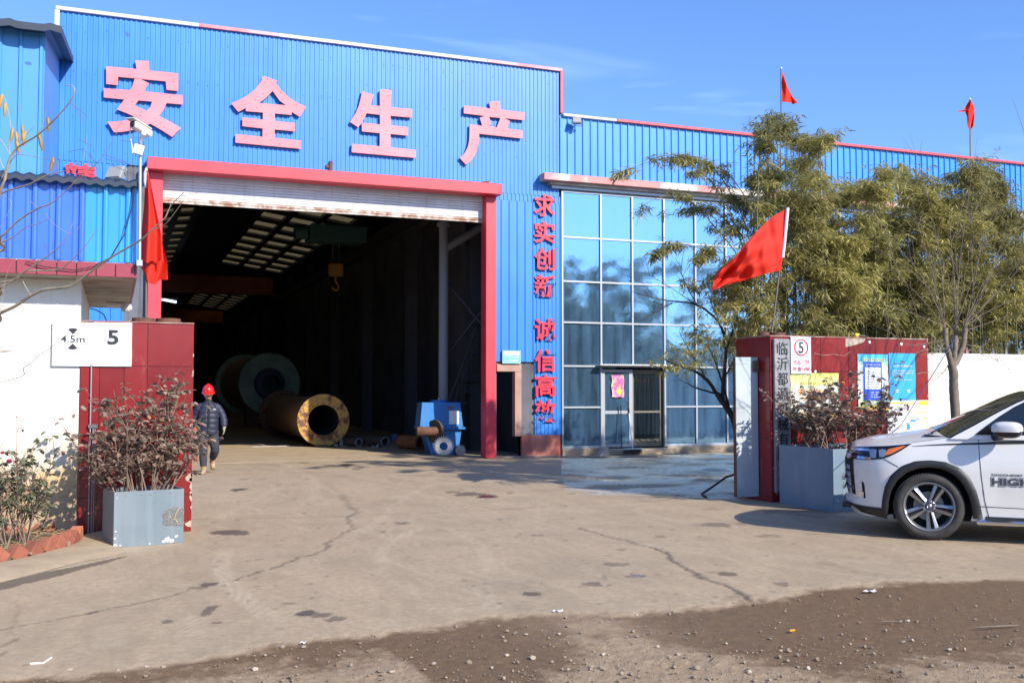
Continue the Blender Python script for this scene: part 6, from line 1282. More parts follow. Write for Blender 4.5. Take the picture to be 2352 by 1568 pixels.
# left, hanging
Y = 12.42; pb = Vector(on_y(335, 738, Y)); f2 = thing('red_flag', 'plain red flag hanging limp from a pole on the left gate pillar', 'flag', tuple(pb), 0, 'red flags')
MB().tube([Vector((0, 0, 0)), Vector(on_y(336, 560, Y)) - pb, Vector(on_y(336, 383, Y)) - pb], .012, 8).build('pole', m_pole, f2)
cloth([(334,392),(337,390),(341,394)], [(322,592),(338,604),(350,598),(358,604),(370,597),(376,603)], [(334,392),(331,470),(324,540),(322,592)], [(341,394),(356,470),(371,540),(376,603)], Y - .05,
      lambda s_, t: -.10 * math.sin(math.pi * s_) * t + .06 * math.sin(9 * s_ + 2.2 * t) * (.3 + t), m_flag, f2, pb, 40, 40)
cloth([(323,590),(338,590),(352,582),(366,590),(374,560)], [(332,628),(342,650),(356,654),(366,643),(386,642)], [(323,590),(322,612),(332,628)], [(374,560),(384,600),(386,642)], Y + .02,
      lambda s_, t: .05 * math.sin(8 * s_ + 1 + 2 * t) - .05 * t * s_, m_flag, f2, pb, 36, 24, 'flag_fold')
MB().tube([Vector(on_y(u, v, Y - .03)) - pb for u, v in ((336,386),(335,400),(334,418),(335,432))], [.012, .03, .026, .012], 8).build('sleeve', m_sleeve, f2)
# two on the roof
for (u0, v0, v1, T, B, L, R, lab) in ((1794.5, 157, 330, [(1794,160),(1801,178),(1807,196)], [(1795,234),(1805,236),(1816,238),(1822,243),(1831,240)], [(1794,160),(1795,234)], [(1807,196),(1818,220),(1831,236)], 'small red flag on a roof pole, left of the two above the roof line'),
                               (2228.5, 228, 372, [(2227,231),(2229,229),(2231,231)], [(2222,285),(2224,295),(2229,299),(2236,290)], [(2227,231),(2214,250),(2221,268),(2222,285)], [(2231,231),(2238,250),(2238,270),(2236,290)], 'small red flag curling on a roof pole, right of the two above the roof line')):
    Y = 25.0; pb = Vector(on_y(u0, v1 + 30, Y)); f = thing('red_flag', lab, 'flag', tuple(pb), 0, 'red flags'); tp2 = Vector(on_y(u0 - .6, v0, Y)); MB().tube([(0, 0, -.6), tp2 - pb], .02, 6).build('pole', m_pole, f)
    MB().lathe([(0, -.04), (.04, 0), (0, .04)], Matrix.Translation(tp2 - pb), 8).build('finial', m_wht, f)
    cloth(T, B, L, R, Y - .02, lambda s_, t: .12 * math.sin(7 * s_ + 3 * t) * (.2 + s_), m_flag, f, pb, 20, 24)
cl = cloth([(2236,240),(2222,253),(2210,254)], [(2230,262),(2216,257),(2202,258)], [(2236,240),(2230,262)], [(2210,254),(2201,254),(2202,258)], 24.95, lambda s_, t: .05 * math.sin(5 * s_), m_flag, f, pb, 12, 8, 'flag_tail')
# ---------------------------------------------------------------- surveillance camera on its pole
Y = 11.80; cp0 = Vector(on_y(320.5, 604, Y)); ct = Vector(on_y(322.5, 325, Y)); cc = thing('surveillance_camera', 'white bullet camera and junction box on a pole at the guard house corner', 'camera', tuple(cp0))
MB().tube([(0, 0, -.02), ct - cp0], .017, 10).build('pole', m_polew, cc); MB().tube([(0, .08, .015), (0, 0, .015)], .012, 6).box(-.03, .03, -.02, .1, -.03, .03).build('bracket', m_polew, cc)
m_cw = mat('camera_white', (.80, .79, .75), .4)
a = Vector(on_y(302, 283, Y - .25)) - cp0; e = Vector(on_y(343, 308, Y + .0)) - cp0; ax = (e - a).normalized(); sd = ax.cross(Vector((0, 0, 1))).normalized(); upv = sd.cross(ax); Mc = Matrix(((ax.x, sd.x, upv.x, a.x), (ax.y, sd.y, upv.y, a.y), (ax.z, sd.z, upv.z, a.z), (0, 0, 0, 1))); Lc = (e - a).length
MB().box(.02, Lc, -.045, .045, -.04, .035, Mc, bev=.012).build('camera_body', m_cw, cc); MB().box(-.04, Lc - .03, -.055, .055, .037, .05, Mc, bev=.005).build('sun_shield', m_cw, cc); MB().lathe([(0, 0), (.03, 0), (.034, .02)], Mc @ Matrix.Translation((.012, 0, -.003)) @ Matrix.Rotation(math.radians(90), 4, 'Y'), 14).build('lens', m_black, cc)
mid = (a + e) / 2 + Vector((.03, 0, -.05)); MB().tube([mid, ct - cp0 + Vector((0, 0, .0))], .022, 8).lathe([(.0, .02), (.03, .01), (.03, -.02), (0, -.03)], Matrix.Translation(mid), 10).build('joint', m_cw, cc)
jb = Vector(on_y(317, 345, Y - .03)) - cp0; MB().box(-.05, .055, -.03, .03, -.05, .06, Matrix.Translation(jb) @ Matrix.Rotation(.25, 4, 'Y'), bev=.008).build('junction_box', m_cw, cc)
MB().tube([Vector(on_y(u, v, Y - .1)) - cp0 for u, v in ((299, 292), (299, 310), (303, 335), (305, 352))], .006, 5).build('cable', m_cw, cc)
cab = MB().tube([Vector(on_y(u, v, 11.86)) for u, v in ((310, 430), (302, 480), (285, 540), (255, 590), (215, 612), (170, 620), (100, 612), (60, 600))], .006, 5).build('loose_cable', m_black); tag(cab, 'dark cable sagging across the blue parapet of the guard house', 'cable')
cab = MB().tube([Vector(on_y(u, v, 15.9)) for u, v in ((205, 708), (222, 712), (238, 722), (246, 740))], .008, 5).build('loose_cable', m_black); tag(cab, 'short black cable drooping under the guard house slab', 'cable')
# ---------------------------------------------------------------- the parked car
def eval_mod(o, keep=True):
    dg = bpy.context.evaluated_depsgraph_get(); me = bpy.data.meshes.new_from_object(o.evaluated_get(dg)); o.modifiers.clear(); o.data = me; return o
def remesh(o, voxel, smooth=3):
    m_ = o.modifiers.new('r', 'REMESH'); m_.mode = 'VOXEL'; m_.voxel_size = voxel; m_.use_smooth_shade = True
    if smooth: s_ = o.modifiers.new('s', 'SMOOTH'); s_.iterations = smooth; s_.factor = .5
    bpy.context.view_layer.update(); mt = o.data.materials[0] if o.data.materials else None; eval_mod(o)
    if mt and not o.data.materials: o.data.materials.append(mt)
    return o
m_paint = mat('pearl_white_paint', (.68, .665, .63), .35, .05, col2=(.64, .625, .595), nscale=1.5, coat=.6)
m_clad = mat('black_cladding', (.010, .011, .013), .5, col2=(.022, .021, .02), nscale=5); m_blk = mat('under_black', (.008, .008, .009), .9); m_glos = mat('gloss_black', (.008, .009, .011), .12)
m_chrome = mat('chrome', (.75, .76, .78), .15, 1.0); m_tyre = mat('tyre_rubber', (.030, .028, .026), .8, col2=(.055, .050, .045), nscale=9, bump=.2); m_tread = mat('tyre_dusty_tread', (.075, .066, .055), .9, col2=(.04, .037, .033), nscale=20)
m_rimd = mat('rim_shadow_grey', (.20, .20, .21), .35, .8); m_riml = mat('rim_silver', (.34, .345, .36), .34, .8); m_carg, nt, b, out = _tree('car_glass'); b.inputs['Base Color'].default_value = (.012, .018, .025, 1); b.inputs['Roughness'].default_value = .03; b.inputs['IOR'].default_value = 1.6
m_wsg, nt, b, out = _tree('windscreen_glass'); b.inputs['Base Color'].default_value = (.05, .055, .05, 1); b.inputs['Roughness'].default_value = .04; b.inputs['IOR'].default_value = 1.7
m_amber = mat('amber_lens', (.75, .16, .01), .15, coat=1); m_lens = mat('headlamp_lens', (.26, .30, .38), .08, .3, coat=1); m_lens2 = mat('headlamp_bowl', (.62, .66, .74), .12, .9)
wc = on_z((2820 + 890 / 2.8) / 1.469388, (1300 + 1465 / 2.8) / 1.469388)
CA = math.radians(-41); HWID = .915; lat = Vector((math.sin(-CA), math.cos(CA), 0))
car = thing('parked_car', 'pearl white sport utility car with black wheel arches parked at the right edge', 'car', tuple(Vector((wc.x, wc.y, 0)) + lat * (HWID - .01)), CA)
def interp(x, T): return float(np.interp(x, [a for a, _ in T], [b_ for _, b_ in T]))
ZE = [(-.9, .955), (-.8, .96), (-.6, .99), (-.4, 1.005), (-.16, 1.035), (.1, 1.075), (.3, 1.115), (.6, 1.135), (2.5, 1.15), (3.8, 1.12)]
XF = [(.2, -.79), (.28, -.83), (.33, -.875), (.37, -.875), (.40, -.845), (.5, -.855), (.7, -.87), (.82, -.875), (.9, -.86), (.96, -.80), (1.02, -.74)]
WZ = [(.2, .86), (.3, .885), (.4, .90), (.55, .913), (.7, .912), (.82, .905), (.9, .893), (.98, .875), (1.05, .858), (1.15, .84)]
XC = -.22; PP, QQ = 1.9, 2.5
def ysurf(x, z):
    W = interp(z, WZ)
    if z < .74 and .6 < x < 2.4: W -= .012 * max(0, 1 - abs(z - .5) / .2)
    if x >= XC:
        if x > 3.2: return W * max(0, 1 - ((x - 3.2) / .62) ** 2.6) ** (1 / 2.4)
        return W
    xf = interp(z, XF); t = min(1, (XC - x) / (XC - xf)); return W * max(0, 1 - t ** QQ) ** (1 / QQ * .92)
lv = [.22, .26, .30, .33, .36, .39, .44, .52, .60, .68, .75, .82, .88, .93, .97, 1.0]
nF, nS, nR = 16, 44, 10; ringp = []
for f in lv:
    row = []
    for i in range(nF + nS + nR + 1):
        if i <= nF:
            th = (i / nF) ** .9 * math.pi / 2; z0 = .22 + (.96 - .22) * (f - .22) / .78; 
            xf = interp(z0, XF); x = XC - (XC - xf) * math.cos(th) ** (2 / QQ)
        elif i <= nF + nS: x = XC + (3.2 - XC) * (i - nF) / nS
        else: x = 3.2 + .62 * math.sin((i - nF - nS) / nR * math.pi / 2)
        z = .22 + (interp(x, ZE) - .22) * (f - .22) / .78; row.append((x, ysurf(x, z) if i > 0 else 0.0, z))
    row[-1] = (row[-1][0], 0.0, row[-1][2]); ringp.append(row)
full = []
for row in ringp: full.append([Vector((x, -y, z)) for x, y, z in row] + [Vector((x, y, z)) for x, y, z in reversed(row[1:-1])])
mb = MB(); n_ = len(full[0]); mb.rings(full)
mb.add(full[0], [tuple(reversed(range(n_)))])
# bonnet and deck: from the edge contour in to the centre line
K = 7; rows_ = []
for k in range(K + 1):
    g = k / K; rr = []
    for (x, y, z) in ringp[-1]:
        crown = interp(x, [(-.85, .01), (-.75, .05), (-.5, .085), (-.1, .10), (.15, .095), (.3, .05), (.6, .0), (3.8, .0)]); rr.append((x, y * (1 - g), z + crown * (1 - (1 - g) ** 2.2)))
    rows_.append(rr)
for s_ in (-1, 1):
    R_ = [[Vector((x, s_ * y, z)) for x, y, z in r] for r in rows_]
    if s_ < 0: R_ = R_
    mb.rings(R_ if s_ < 0 else [list(reversed(r)) for r in R_], closed=False)
body = mb.build('body', m_paint, car); bm = bmesh.new(); bm.from_mesh(body.data); bmesh.ops.remove_doubles(bm, verts=bm.verts, dist=.0008); bmesh.ops.recalc_face_normals(bm, faces=bm.faces); bm.to_mesh(body.data); bm.free()
body.data.materials.append(m_blk)
for wx in (0.0, 2.65):
    for s_ in (-1, 1):
        cm = MB(); Mx = Matrix.Translation((wx, s_ * 1.15, .355)) @ Matrix.Rotation(math.radians(90 * s_), 4, 'X'); cm.lathe([(0, 0), (.432, 0), (.432, .62), (0, .62)], Mx, 48, False); cu = cm.build('cutter', m_paint); cu.data.materials.append(m_blk)
        for p in cu.data.polygons: p.material_index = 1
        b2 = bmesh.new(); b2.from_mesh(cu.data); bmesh.ops.remove_doubles(b2, verts=b2.verts, dist=.0005); bmesh.ops.recalc_face_normals(b2, faces=b2.faces); b2.to_mesh(cu.data); b2.free()
        cu.parent = car; bpy.context.view_layer.update()
        md = body.modifiers.new('b', 'BOOLEAN'); md.object = cu; md.operation = 'DIFFERENCE'; md.solver = 'EXACT'; md.material_mode = 'INDEX'; bpy.context.view_layer.update(); eval_mod(body); bpy.data.objects.remove(cu)
if len(body.data.materials) < 2: body.data.materials.append(m_blk)
body.data.set_sharp_from_angle(angle=math.radians(40))
def strip(upper, lower, name, mm, off=.004, nu=18, nv=4, parent=car, thick=None, side=-1):
    U, L = rsmp(upper, nu), rsmp(lower, nu); rr = []
    for j in range(nv + 1):
        r = []
        for i in range(nu + 1): p = L[i].lerp(U[i], j / nv); r.append(Vector((p.x, side * (ysurf(p.x, p.y) + off), p.y)))
        rr.append(r)
    m2 = MB(); m2.rings(rr if side < 0 else rr[::-1], closed=False); return m2.build(name, mm, parent)
def seam(pts, name='panel_gap', r=.0032, off=.001, mm=None, side=-1):
    P = rsmp(pts, 24); return MB().tube([Vector((p.x, side * (ysurf(p.x, p.y) + off), p.y)) for p in P], r, 5, False).build(name, mm or m_blk, car)
for s_ in (-1, 1):
    hl = strip([(-.845,.945),(-.72,.968),(-.6,.982),(-.4,1.0),(-.25,1.018),(-.16,1.03)], [(-.855,.84),(-.7,.835),(-.58,.84),(-.46,.86),(-.38,.89),(-.28,.945),(-.16,1.028)], 'headlight', m_glos, .005, 26, 6, side=s_)
    for (nm, up_, lo_, mm) in (('chrome_blade', [(-.83,.885),(-.7,.875),(-.58,.87)], [(-.83,.848),(-.7,.843),(-.58,.846)], m_lens2), ('light_guide', [(-.84,.938),(-.72,.955),(-.6,.962)], [(-.84,.925),(-.72,.935),(-.6,.935)], m_lens2), ('projector', [(-.60,.955),(-.56,.96),(-.52,.955)], [(-.59,.87),(-.56,.862),(-.53,.868)], m_lens), ('projector', [(-.50,.955),(-.46,.965),(-.42,.955)], [(-.495,.88),(-.465,.875),(-.44,.885)], m_lens), ('indicator', [(-.40,.965),(-.32,.985),(-.22,1.008)], [(-.455,.888),(-.37,.915),(-.255,.982)], m_amber)):
        o = strip(up_, lo_, nm, mm, .008, 12, 4, side=s_); o.parent = hl
    strip([(-.16,1.0),(.0,1.018),(.2,1.035),(.5,1.05),(.7,1.065),(1.0,1.08),(3.0,1.10)], [(-.16,.996),(.0,1.008),(.2,1.018),(.5,1.028),(.7,1.035),(1.0,1.045),(3.0,1.07)], 'side_stripe', m_clad, .003, 40, 2, side=s_)
    seam([(.50,1.13),(.505,.9),(.52,.68),(.545,.45),(.585,.27)], side=s_); seam([(1.62,1.14),(1.60,.6),(1.62,.28)], side=s_); seam([(2.35,1.14),(2.32,.85),(2.2,.7)], side=s_); seam([(-.45,.86),(-.36,.81),(-.30,.775)], side=s_)
    seam([(.50,.38),(.9,.372),(1.6,.37),(2.2,.38)], r=.003, side=s_)
    MB().tube([Vector((x, s_ * (ysurf(x, interp(x, ZE) - .012) - .012), interp(x, ZE) + .002)) for x in np.linspace(-.16, .22, 10)], .0035, 5, False).build('panel_gap', m_blk, car)
    # wheel arch cladding
    for wx in (0.0, 2.65):
        A_ = [(-.485,.30),(-.475,.42),(-.445,.56),(-.385,.68),(-.28,.785),(-.13,.845),(.02,.858),(.17,.842),(.31,.785),(.41,.68),(.47,.54),(.505,.40),(.53,.25)]; B_ = [(-.415,.25),(-.405,.40),(-.375,.52),(-.315,.63),(-.22,.715),(-.1,.765),(.02,.778),(.13,.765),(.24,.715),(.33,.62),(.385,.5),(.415,.38),(.43,.25)]
        UA, UB = rsmp(A_, 40), rsmp(B_, 40); g = lambda p, o_: Vector((p.x + wx, s_ * (ysurf(p.x + wx, p.y) + o_), p.y)); rr = [[g(p, -.004) for p in UA], [g(a_.lerp(b_, .12), .018) for a_, b_ in zip(UA, UB)], [g(a_.lerp(b_, .9), .020) for a_, b_ in zip(UA, UB)], [g(p, .008) for p in UB], [g(p, -.09) for p in UB]]
        MB().rings(rr if s_ < 0 else rr[::-1], closed=False).build('wheel_arch', m_clad, car)
    # lower bumper skirt and sill
    strip([(-.80,.335),(-.7,.33),(-.55,.325),(-.42,.32)], [(-.78,.30),(-.70,.25),(-.55,.225),(-.42,.205)], 'front_skirt', m_clad, .012, 14, 3, side=s_)
    strip([(.55,.275),(1.2,.27),(2.15,.275)], [(.55,.225),(1.2,.22),(2.15,.225)], 'sill', m_clad, .006, 14, 2, side=s_)
    MB().box(.46, 2.2, *sorted((s_ * .85, s_ * .975)), .195, .245, bev=.015).build('side_step', m_chrome, car)
    # fog lamp recess
    fg = strip([(-.685,.60),(-.665,.585),(-.655,.55)], [(-.675,.42),(-.66,.41),(-.645,.412)], 'fog_recess', m_blk, .004, 8, 6, side=s_); o = strip([(-.735,.475),(-.70,.485),(-.665,.48)], [(-.73,.425),(-.70,.415),(-.665,.418)], 'fog_lamp', m_lens2, .006, 8, 4, side=s_); o.parent = fg
    # greenhouse side
    def inc(x, z): return Vector((x, s_ * (.868 - (z - 1.10) * .36), z))
    gp_ = [(.22,1.085),(.33,1.155),(.46,1.228),(.60,1.312),(.74,1.392),(.88,1.467),(1.0,1.522),(1.15,1.57),(1.5,1.605),(2.2,1.625),(3.0,1.60),(3.35,1.50),(3.62,1.13),(3.6,1.08)]; wn = [(.485,1.145),(.60,1.235),(.74,1.335),(.88,1.425),(1.02,1.495),(1.2,1.54),(2.2,1.565),(3.0,1.53),(3.3,1.35),(3.38,1.155)]
    m3 = MB(); q = [inc(*p) for p in gp_]; m3.add(q, [tuple(range(len(q))) if s_ > 0 else tuple(reversed(range(len(q))))]); m3.build('cabin_side', m_paint, car)
    def ofs(p, e): return inc(*p) + Vector((0, s_ * e, 0))
    c_x, c_z = 2.0, 1.35; wl = [(c_x + (x - c_x) * 1.013, c_z + (z - c_z) * 1.06) for x, z in wn]; MB().add([ofs(p, .004) for p in wl], [tuple(range(len(wl))) if s_ > 0 else tuple(reversed(range(len(wl))))]).build('window_frame', m_glos, car)
    for (xa, xb) in ((.4, 1.56), (1.62, 2.42), (2.48, 3.5)):
        tp2 = [(x, interp(x, wn[:-1])) for x in np.linspace(max(xa, .485), min(xb, 3.3), 9)]; bt = [(max(xa, .50), 1.145), (min(xb, 3.36), 1.155)]; poly = [ofs(p, .008) for p in tp2] + [ofs(bt[1], .008), ofs(bt[0], .008)]; MB().add(poly, [tuple(range(len(poly))) if s_ > 0 else tuple(reversed(range(len(poly))))]).build('side_window', m_carg, car)
    # door mirror
    Mm = Matrix.Translation((.765, s_ * 1.02, 1.195)) @ Matrix.Rotation(s_ * .25, 4, 'Z'); mi = MB()
    def sup(th, ph, a_, b_, c_, e=.7):
        f_ = lambda v: math.copysign(abs(v) ** e, v); return Vector((a_ * f_(math.cos(ph)) * f_(math.cos(th)), b_ * f_(math.cos(ph)) * f_(math.sin(th)), c_ * f_(math.sin(ph))))
    hs_ = [[Mm @ sup(2 * math.pi * k / 24, -.15 + j * (math.pi / 2 + .15) / 8, .150, .105, .085) for k in range(24)] for j in range(9)]; shell = mi.rings(hs_).build('door_mirror', m_paint, car)
    lo_ = [[Mm @ sup(2 * math.pi * k / 24, -math.pi / 2 + j * (math.pi / 2 - .12) / 7, .142, .098, .090) for k in range(24)] for j in range(8)]; MB().rings(lo_).build('mirror_base', m_glos, shell); MB().tube([Vector((.66, s_ * .86, 1.12)), Vector((.72, s_ * .95, 1.13))], [.05, .04], 10).build('mirror_arm', m_glos, shell); MB().box(.05, .152, -.07 if s_ < 0 else -.03, .03 if s_ < 0 else .07, -.022, -.012, Mm).build('mirror_lamp', m_chrome, shell)
    MB().prism([(.47,1.135),(.60,1.225),(.66,1.14)], s_ * .862, s_ * .868).build('mirror_sail', m_glos, car)
# windscreen, roof
wl_ = [(.22,1.105),(.33,1.165),(.46,1.238),(.60,1.322),(.74,1.402),(.88,1.477),(1.0,1.532),(1.1,1.565)]
rr = []
for (x, z) in wl_:
    yy = .862 - (z - 1.10) * .36; rr.append([Vector((x - .20 * (1 - (y / yy) ** 2) * (1 - (z - 1.1) * 1.2), y, z + .035 * (1 - (y / yy) ** 2))) for y in np.linspace(-yy, yy, 17)])
MB().rings(rr, closed=False).build('windscreen', m_wsg, car)
for s_ in (-1, 1): MB().tube([Vector((x + .004, s_ * (.866 - (z - 1.10) * .36), z - .006)) for x, z in wl_], .009, 6).build('windscreen_trim', m_glos, car)
ro = [(1.1,1.565),(1.3,1.59),(1.6,1.61),(2.2,1.63),(3.0,1.605),(3.35,1.51),(3.5,1.33),(3.62,1.13)]; rr = []
for (x, z) in ro:
    yy = .868 - (z - 1.10) * .36; rr.append([Vector((x, y, z + .045 * (1 - (y / yy) ** 2))) for y in np.linspace(-yy, yy, 17)])
MB().rings(rr, closed=False).build('roof', m_paint, car)
for s_ in (-1, 1): MB().tube([(1.25, s_ * .66, 1.60), (1.35, s_ * .66, 1.66), (2.9, s_ * .66, 1.67), (3.05, s_ * .66, 1.61)], .018, 8).build('roof_rail', m_chrome, car)
MB().add([(-.02, -.70, 1.12), (.20, -.80, 1.105), (.20, .80, 1.105), (-.02, .70, 1.12)], [(0, 1, 2, 3)]).build('cowl', m_clad, car)
for (a, c_) in (((.06, -.58, 1.145), (.30, -.05, 1.215)), ((.06, .1, 1.16), (.30, .62, 1.215))): MB().tube([a, Vector(a).lerp(Vector(c_), .5) + Vector((0, 0, .008)), c_], .009, 6).box(a[0] - .015, a[0] + .01, a[1] - .01, a[1] + .01, 1.12, a[2]).build('wiper', m_clad, car)
# grille
gm = MB()
for z in (.50, .58, .66, .74): 
    rr = [[Vector((interp(z, XF) - .012 + abs(y) ** 2.6 * .35, y, z + dz)) for y in np.linspace(-.55, .55, 15)] for dz in (-.022, .022)]; gm.rings(rr, closed=False)
gr_ = MB().rings([[Vector((interp(z, XF) - .004 + abs(y) ** 2.6 * .35, y, z)) for y in np.linspace(-.62, .62, 15)] for z in (.44, .55, .7, .82, .93)], closed=False).build('grille', m_blk, car); gm.build('grille_bar', m_lens2, gr_)
MB().box(-.90, -.86, -.62, .62, .60, .635, bev=.010).box(-.895, -.86, -.60, .60, .50, .53, bev=.01).build('bumper_guard', m_chrome, car); MB().box(-.90, -.8, -.6, .6, .29, .345, bev=.015).build('lower_lip', m_clad, car)
MB().box(-.36, 3.6, -.74, .74, .20, .40).build('underbody', m_blk, car)
# lettering on the door
def door_text(tx, x0, x1, z0, z1, off, mm, bold, ext=.0008):
    me = fit_text(tx, (x1 - x0), (z1 - z0), ext, bold, mm); mesh_obj(me, 'lettering', car, ((x0 + x1) / 2, -(ysurf(.8, (z0 + z1) / 2) + off), (z0 + z1) / 2))
m_dec = mat('decal_dark', (.045, .045, .055), .5); m_decw = mat('decal_white', (.62, .63, .66), .4)
door_text('TOYOTA SPORT', .612, .915, .705, .728, .003, m_dec, .02); door_text('HIGH', .605, 1.0, .597, .695, .003, m_dec, .07); door_text('HIGH', .610, .995, .602, .690, .0042, m_decw, .05); door_text('HIGH', .614, .991, .607, .685, .0054, m_dec, .034)
# wheels
def wheel(loc, side):
    w = bpy.data.objects.new('wheel', None); COL.objects.link(w); w.parent = car; w.location = loc; w.rotation_euler = (0, 0, 0 if side < 0 else math.pi)
    A = Matrix.Rotation(math.radians(90), 4, 'X')       # local z -> -y
    MB().lathe([(.262, .10), (.285, .118), (.325, .115), (.346, .095), (.352, .075)], A, 64).build('tyre_sidewall', m_tyre, w)
    mt = MB(); mt.lathe([(.352, .075), (.356, .03)], A, 64).lathe([(.356, .03), (.356, -.03), (.352, -.09), (.33, -.11), (.26, -.10)], A, 64)
    for k in range(72):
        a_ = 2 * math.pi * k / 72; Mk = A @ Matrix.Rotation(a_, 4, 'Z'); mt.box(.348, .3585, -.009, .009, .045, .085, Mk); mt.box(.350, .3600, -.006, .006, -.02, .03, Mk)
    mt.build('tyre_tread', m_tread, w)
    MB().lathe([(.262, .10), (.256, .108), (.248, .10), (.236, .085), (.228, .02), (.228, -.08)], A, 64).build('rim_ring', m_riml, w)
    MB().lathe([(.228, -.03), (.02, -.03)], A, 40).build('rim_back', m_blk, w); MB().lathe([(.155, .0), (.155, .012), (.07, .012)], A, 40, False).build('brake_disc', m_rimd, w)
    for k in range(5):
        th = math.radians(62 + 72 * k); Mk = A @ Matrix.Rotation(th, 4, 'Z')
        for sgn in (-1, 1):
            # one blade of the twin spoke: outer ridge bright, inner flank sloping down to the valley
            h0, h1 = Vector((.045, sgn * .010, .076)), Vector((.245, sgn * .026, .088)); g0, g1 = Vector((.05, sgn * .034, .058)), Vector((.247, sgn * .062, .074)); v0, v1 = Vector((.045, 0, .052)), Vector((.240, 0, .040)); b0_, b1_ = Vector((.05, sgn * .034, .02)), Vector((.24, sgn * .060, .02))
            vs = [Mk @ p for p in (h0, h1, g0, g1, v0, v1, b0_, b1_)]; mk_ = lambda f_: f_ if sgn > 0 else tuple(reversed(f_))
            sp_ = MB().add(vs, [mk_((0, 1, 3, 2))]).build('spoke', m_riml, w); MB().add(vs, [mk_((4, 5, 1, 0)), mk_((2, 3, 7, 6))]).build('spoke_flank', m_rimd, sp_)
    MB().lathe([(.075, .02), (.072, .066), (.05, .078), (.04, .07)], A, 30).build('hub', m_riml, w); MB().lathe([(.036, .066), (.034, .080), (0, .082)], A, 24).build('hub_cap', m_rimd, w)
    el = MB(); el.tube([A @ Vector((.020 * math.cos(q), .014 * math.sin(q), .083)) for q in np.linspace(0, 6.283, 20)], .0018, 4).tube([A @ Vector((.008 * math.cos(q), .014 * math.sin(q), .083)) for q in np.linspace(0, 6.283, 20)], .0016, 4).tube([A @ Vector((.018 * math.cos(q), .005 + .006 * math.sin(q), .083)) for q in np.linspace(0, 6.283, 20)], .0016, 4); el.build('badge', m_chrome, w)
    for k in range(5): q = math.radians(26 + 72 * k); MB().lathe([(.0105, .05), (.0105, .083), (0, .085)], A @ Matrix.Translation((.058 * math.cos(q), .058 * math.sin(q), 0)), 8, False).build('wheel_nut', m_glos, w)
    return w
for wx in (0, 2.65):
    wheel((wx, -.80, .358), -1); wheel((wx, .80, .358), 1)
# ---------------------------------------------------------------- the worker
fp = on_z(468, 1087); vdir = Vector((fp.x, fp.y)).normalized(); prz = math.atan2(-vdir.x, vdir.y)
man = thing('person', 'person in red hard hat, navy quilted jacket and tan boots walking out of hall', 'person', (fp.x + .07 * _cy, fp.y - .07 * _sy, 0), prz)
# local frame: x to the right in the photograph, +y away from the viewer; the figure walks towards -y
m_skin = mat('skin', (.48, .27, .19), .55, col2=(.42, .22, .15), nscale=20); m_jac = mat('navy_quilt', (.018, .021, .043), .6, col2=(.025, .028, .055), nscale=6); m_tr = mat('dark_trousers', (.028, .032, .042), .85, col2=(.04, .045, .055), nscale=10); m_boot = mat('tan_boot', (.42, .29, .17), .7, col2=(.33, .22, .13), nscale=14); m_hat = mat('helmet_red', (.80, .015, .012), .18, coat=.6); m_glove = mat('grey_glove', (.26, .25, .21), .85, col2=(.36, .33, .26), nscale=25); m_collar = mat('dark_collar', (.012, .012, .015), .8)
def ell(mb, c, r, n=18, M=None):
    M0 = Matrix.Translation(c) @ (M or Matrix.Identity(4)) @ Matrix.Diagonal((r[0], r[1], r[2], 1)); return mb.lathe([(max(1e-4, math.cos(-math.pi / 2 + math.pi * k / 10)), math.sin(-math.pi / 2 + math.pi * k / 10)) for k in range(11)], M0, n)
hip = {-1: Vector((-.09, 0, .80)), 1: Vector((.10, 0, .80))}; knee = {-1: Vector((-.085, -.10, .46)), 1: Vector((.135, -.02, .47))}; ank = {-1: Vector((-.075, -.14, .10)), 1: Vector((.095, .30, .235))}
sho = {-1: Vector((-.178, 0, 1.265)), 1: Vector((.178, 0, 1.265))}; elb = {-1: Vector((-.255, .05, 1.08)), 1: Vector((.275, -.02, 1.09))}; wri = {-1: Vector((-.245, .04, .90)), 1: Vector((.300, -.10, .895))}
HC = Vector((-.005, -.02, 1.535))
bd = MB(); bd.tube([(0, 0, .80), (0, 0, .95), (0, 0, 1.15), (0, 0, 1.27), (0, 0, 1.36)], [.10, .10, .105, .09, .05], 16); bd.tube([(0, 0, 1.34), (0, -.01, 1.46)], .055, 12)
for s_ in (-1, 1):
    bd.tube([hip[s_], knee[s_], ank[s_]], [.07, .045, .03], 12); bd.tube([Vector((s_ * .08, 0, 1.29)), sho[s_], elb[s_], wri[s_]], [.045, .04, .035, .026], 10); bd.tube([ank[s_], ank[s_] + Vector((0, -.06, -.04))], [.028, .025], 8)
ell(bd, HC, (.076, .093, .108)); ell(bd, HC + Vector((0, -.045, -.065)), (.048, .045, .038)); ell(bd, HC + Vector((0, -.098, -.012)), (.012, .016, .022)); ell(bd, HC + Vector((.077, .01, -.01)), (.01, .02, .03)); ell(bd, HC + Vector((-.077, .01, -.01)), (.01, .02, .03)); ell(bd, HC + Vector((.035, -.075, -.025)), (.022, .018, .02)); ell(bd, HC + Vector((-.035, -.075, -.025)), (.022, .018, .02))
body_ = remesh(bd.build('body', m_skin, man), .009, 2)
MB().tube([HC + Vector((-.022, -.094, -.062)), HC + Vector((0, -.099, -.059)), HC + Vector((.022, -.094, -.062))], .0045, 6).build('mouth', mat('lips', (.30, .10, .08), .5), man)
for s_ in (-1, 1): ell(MB(), HC + Vector((s_ * .031, -.088, .012)), (.013, .006, .006), 10).build('eye', m_collar, man); MB().tube([HC + Vector((s_ * .018, -.093, .03)), HC + Vector((s_ * .048, -.083, .03))], .004, 5).build('eyebrow', m_collar, man)
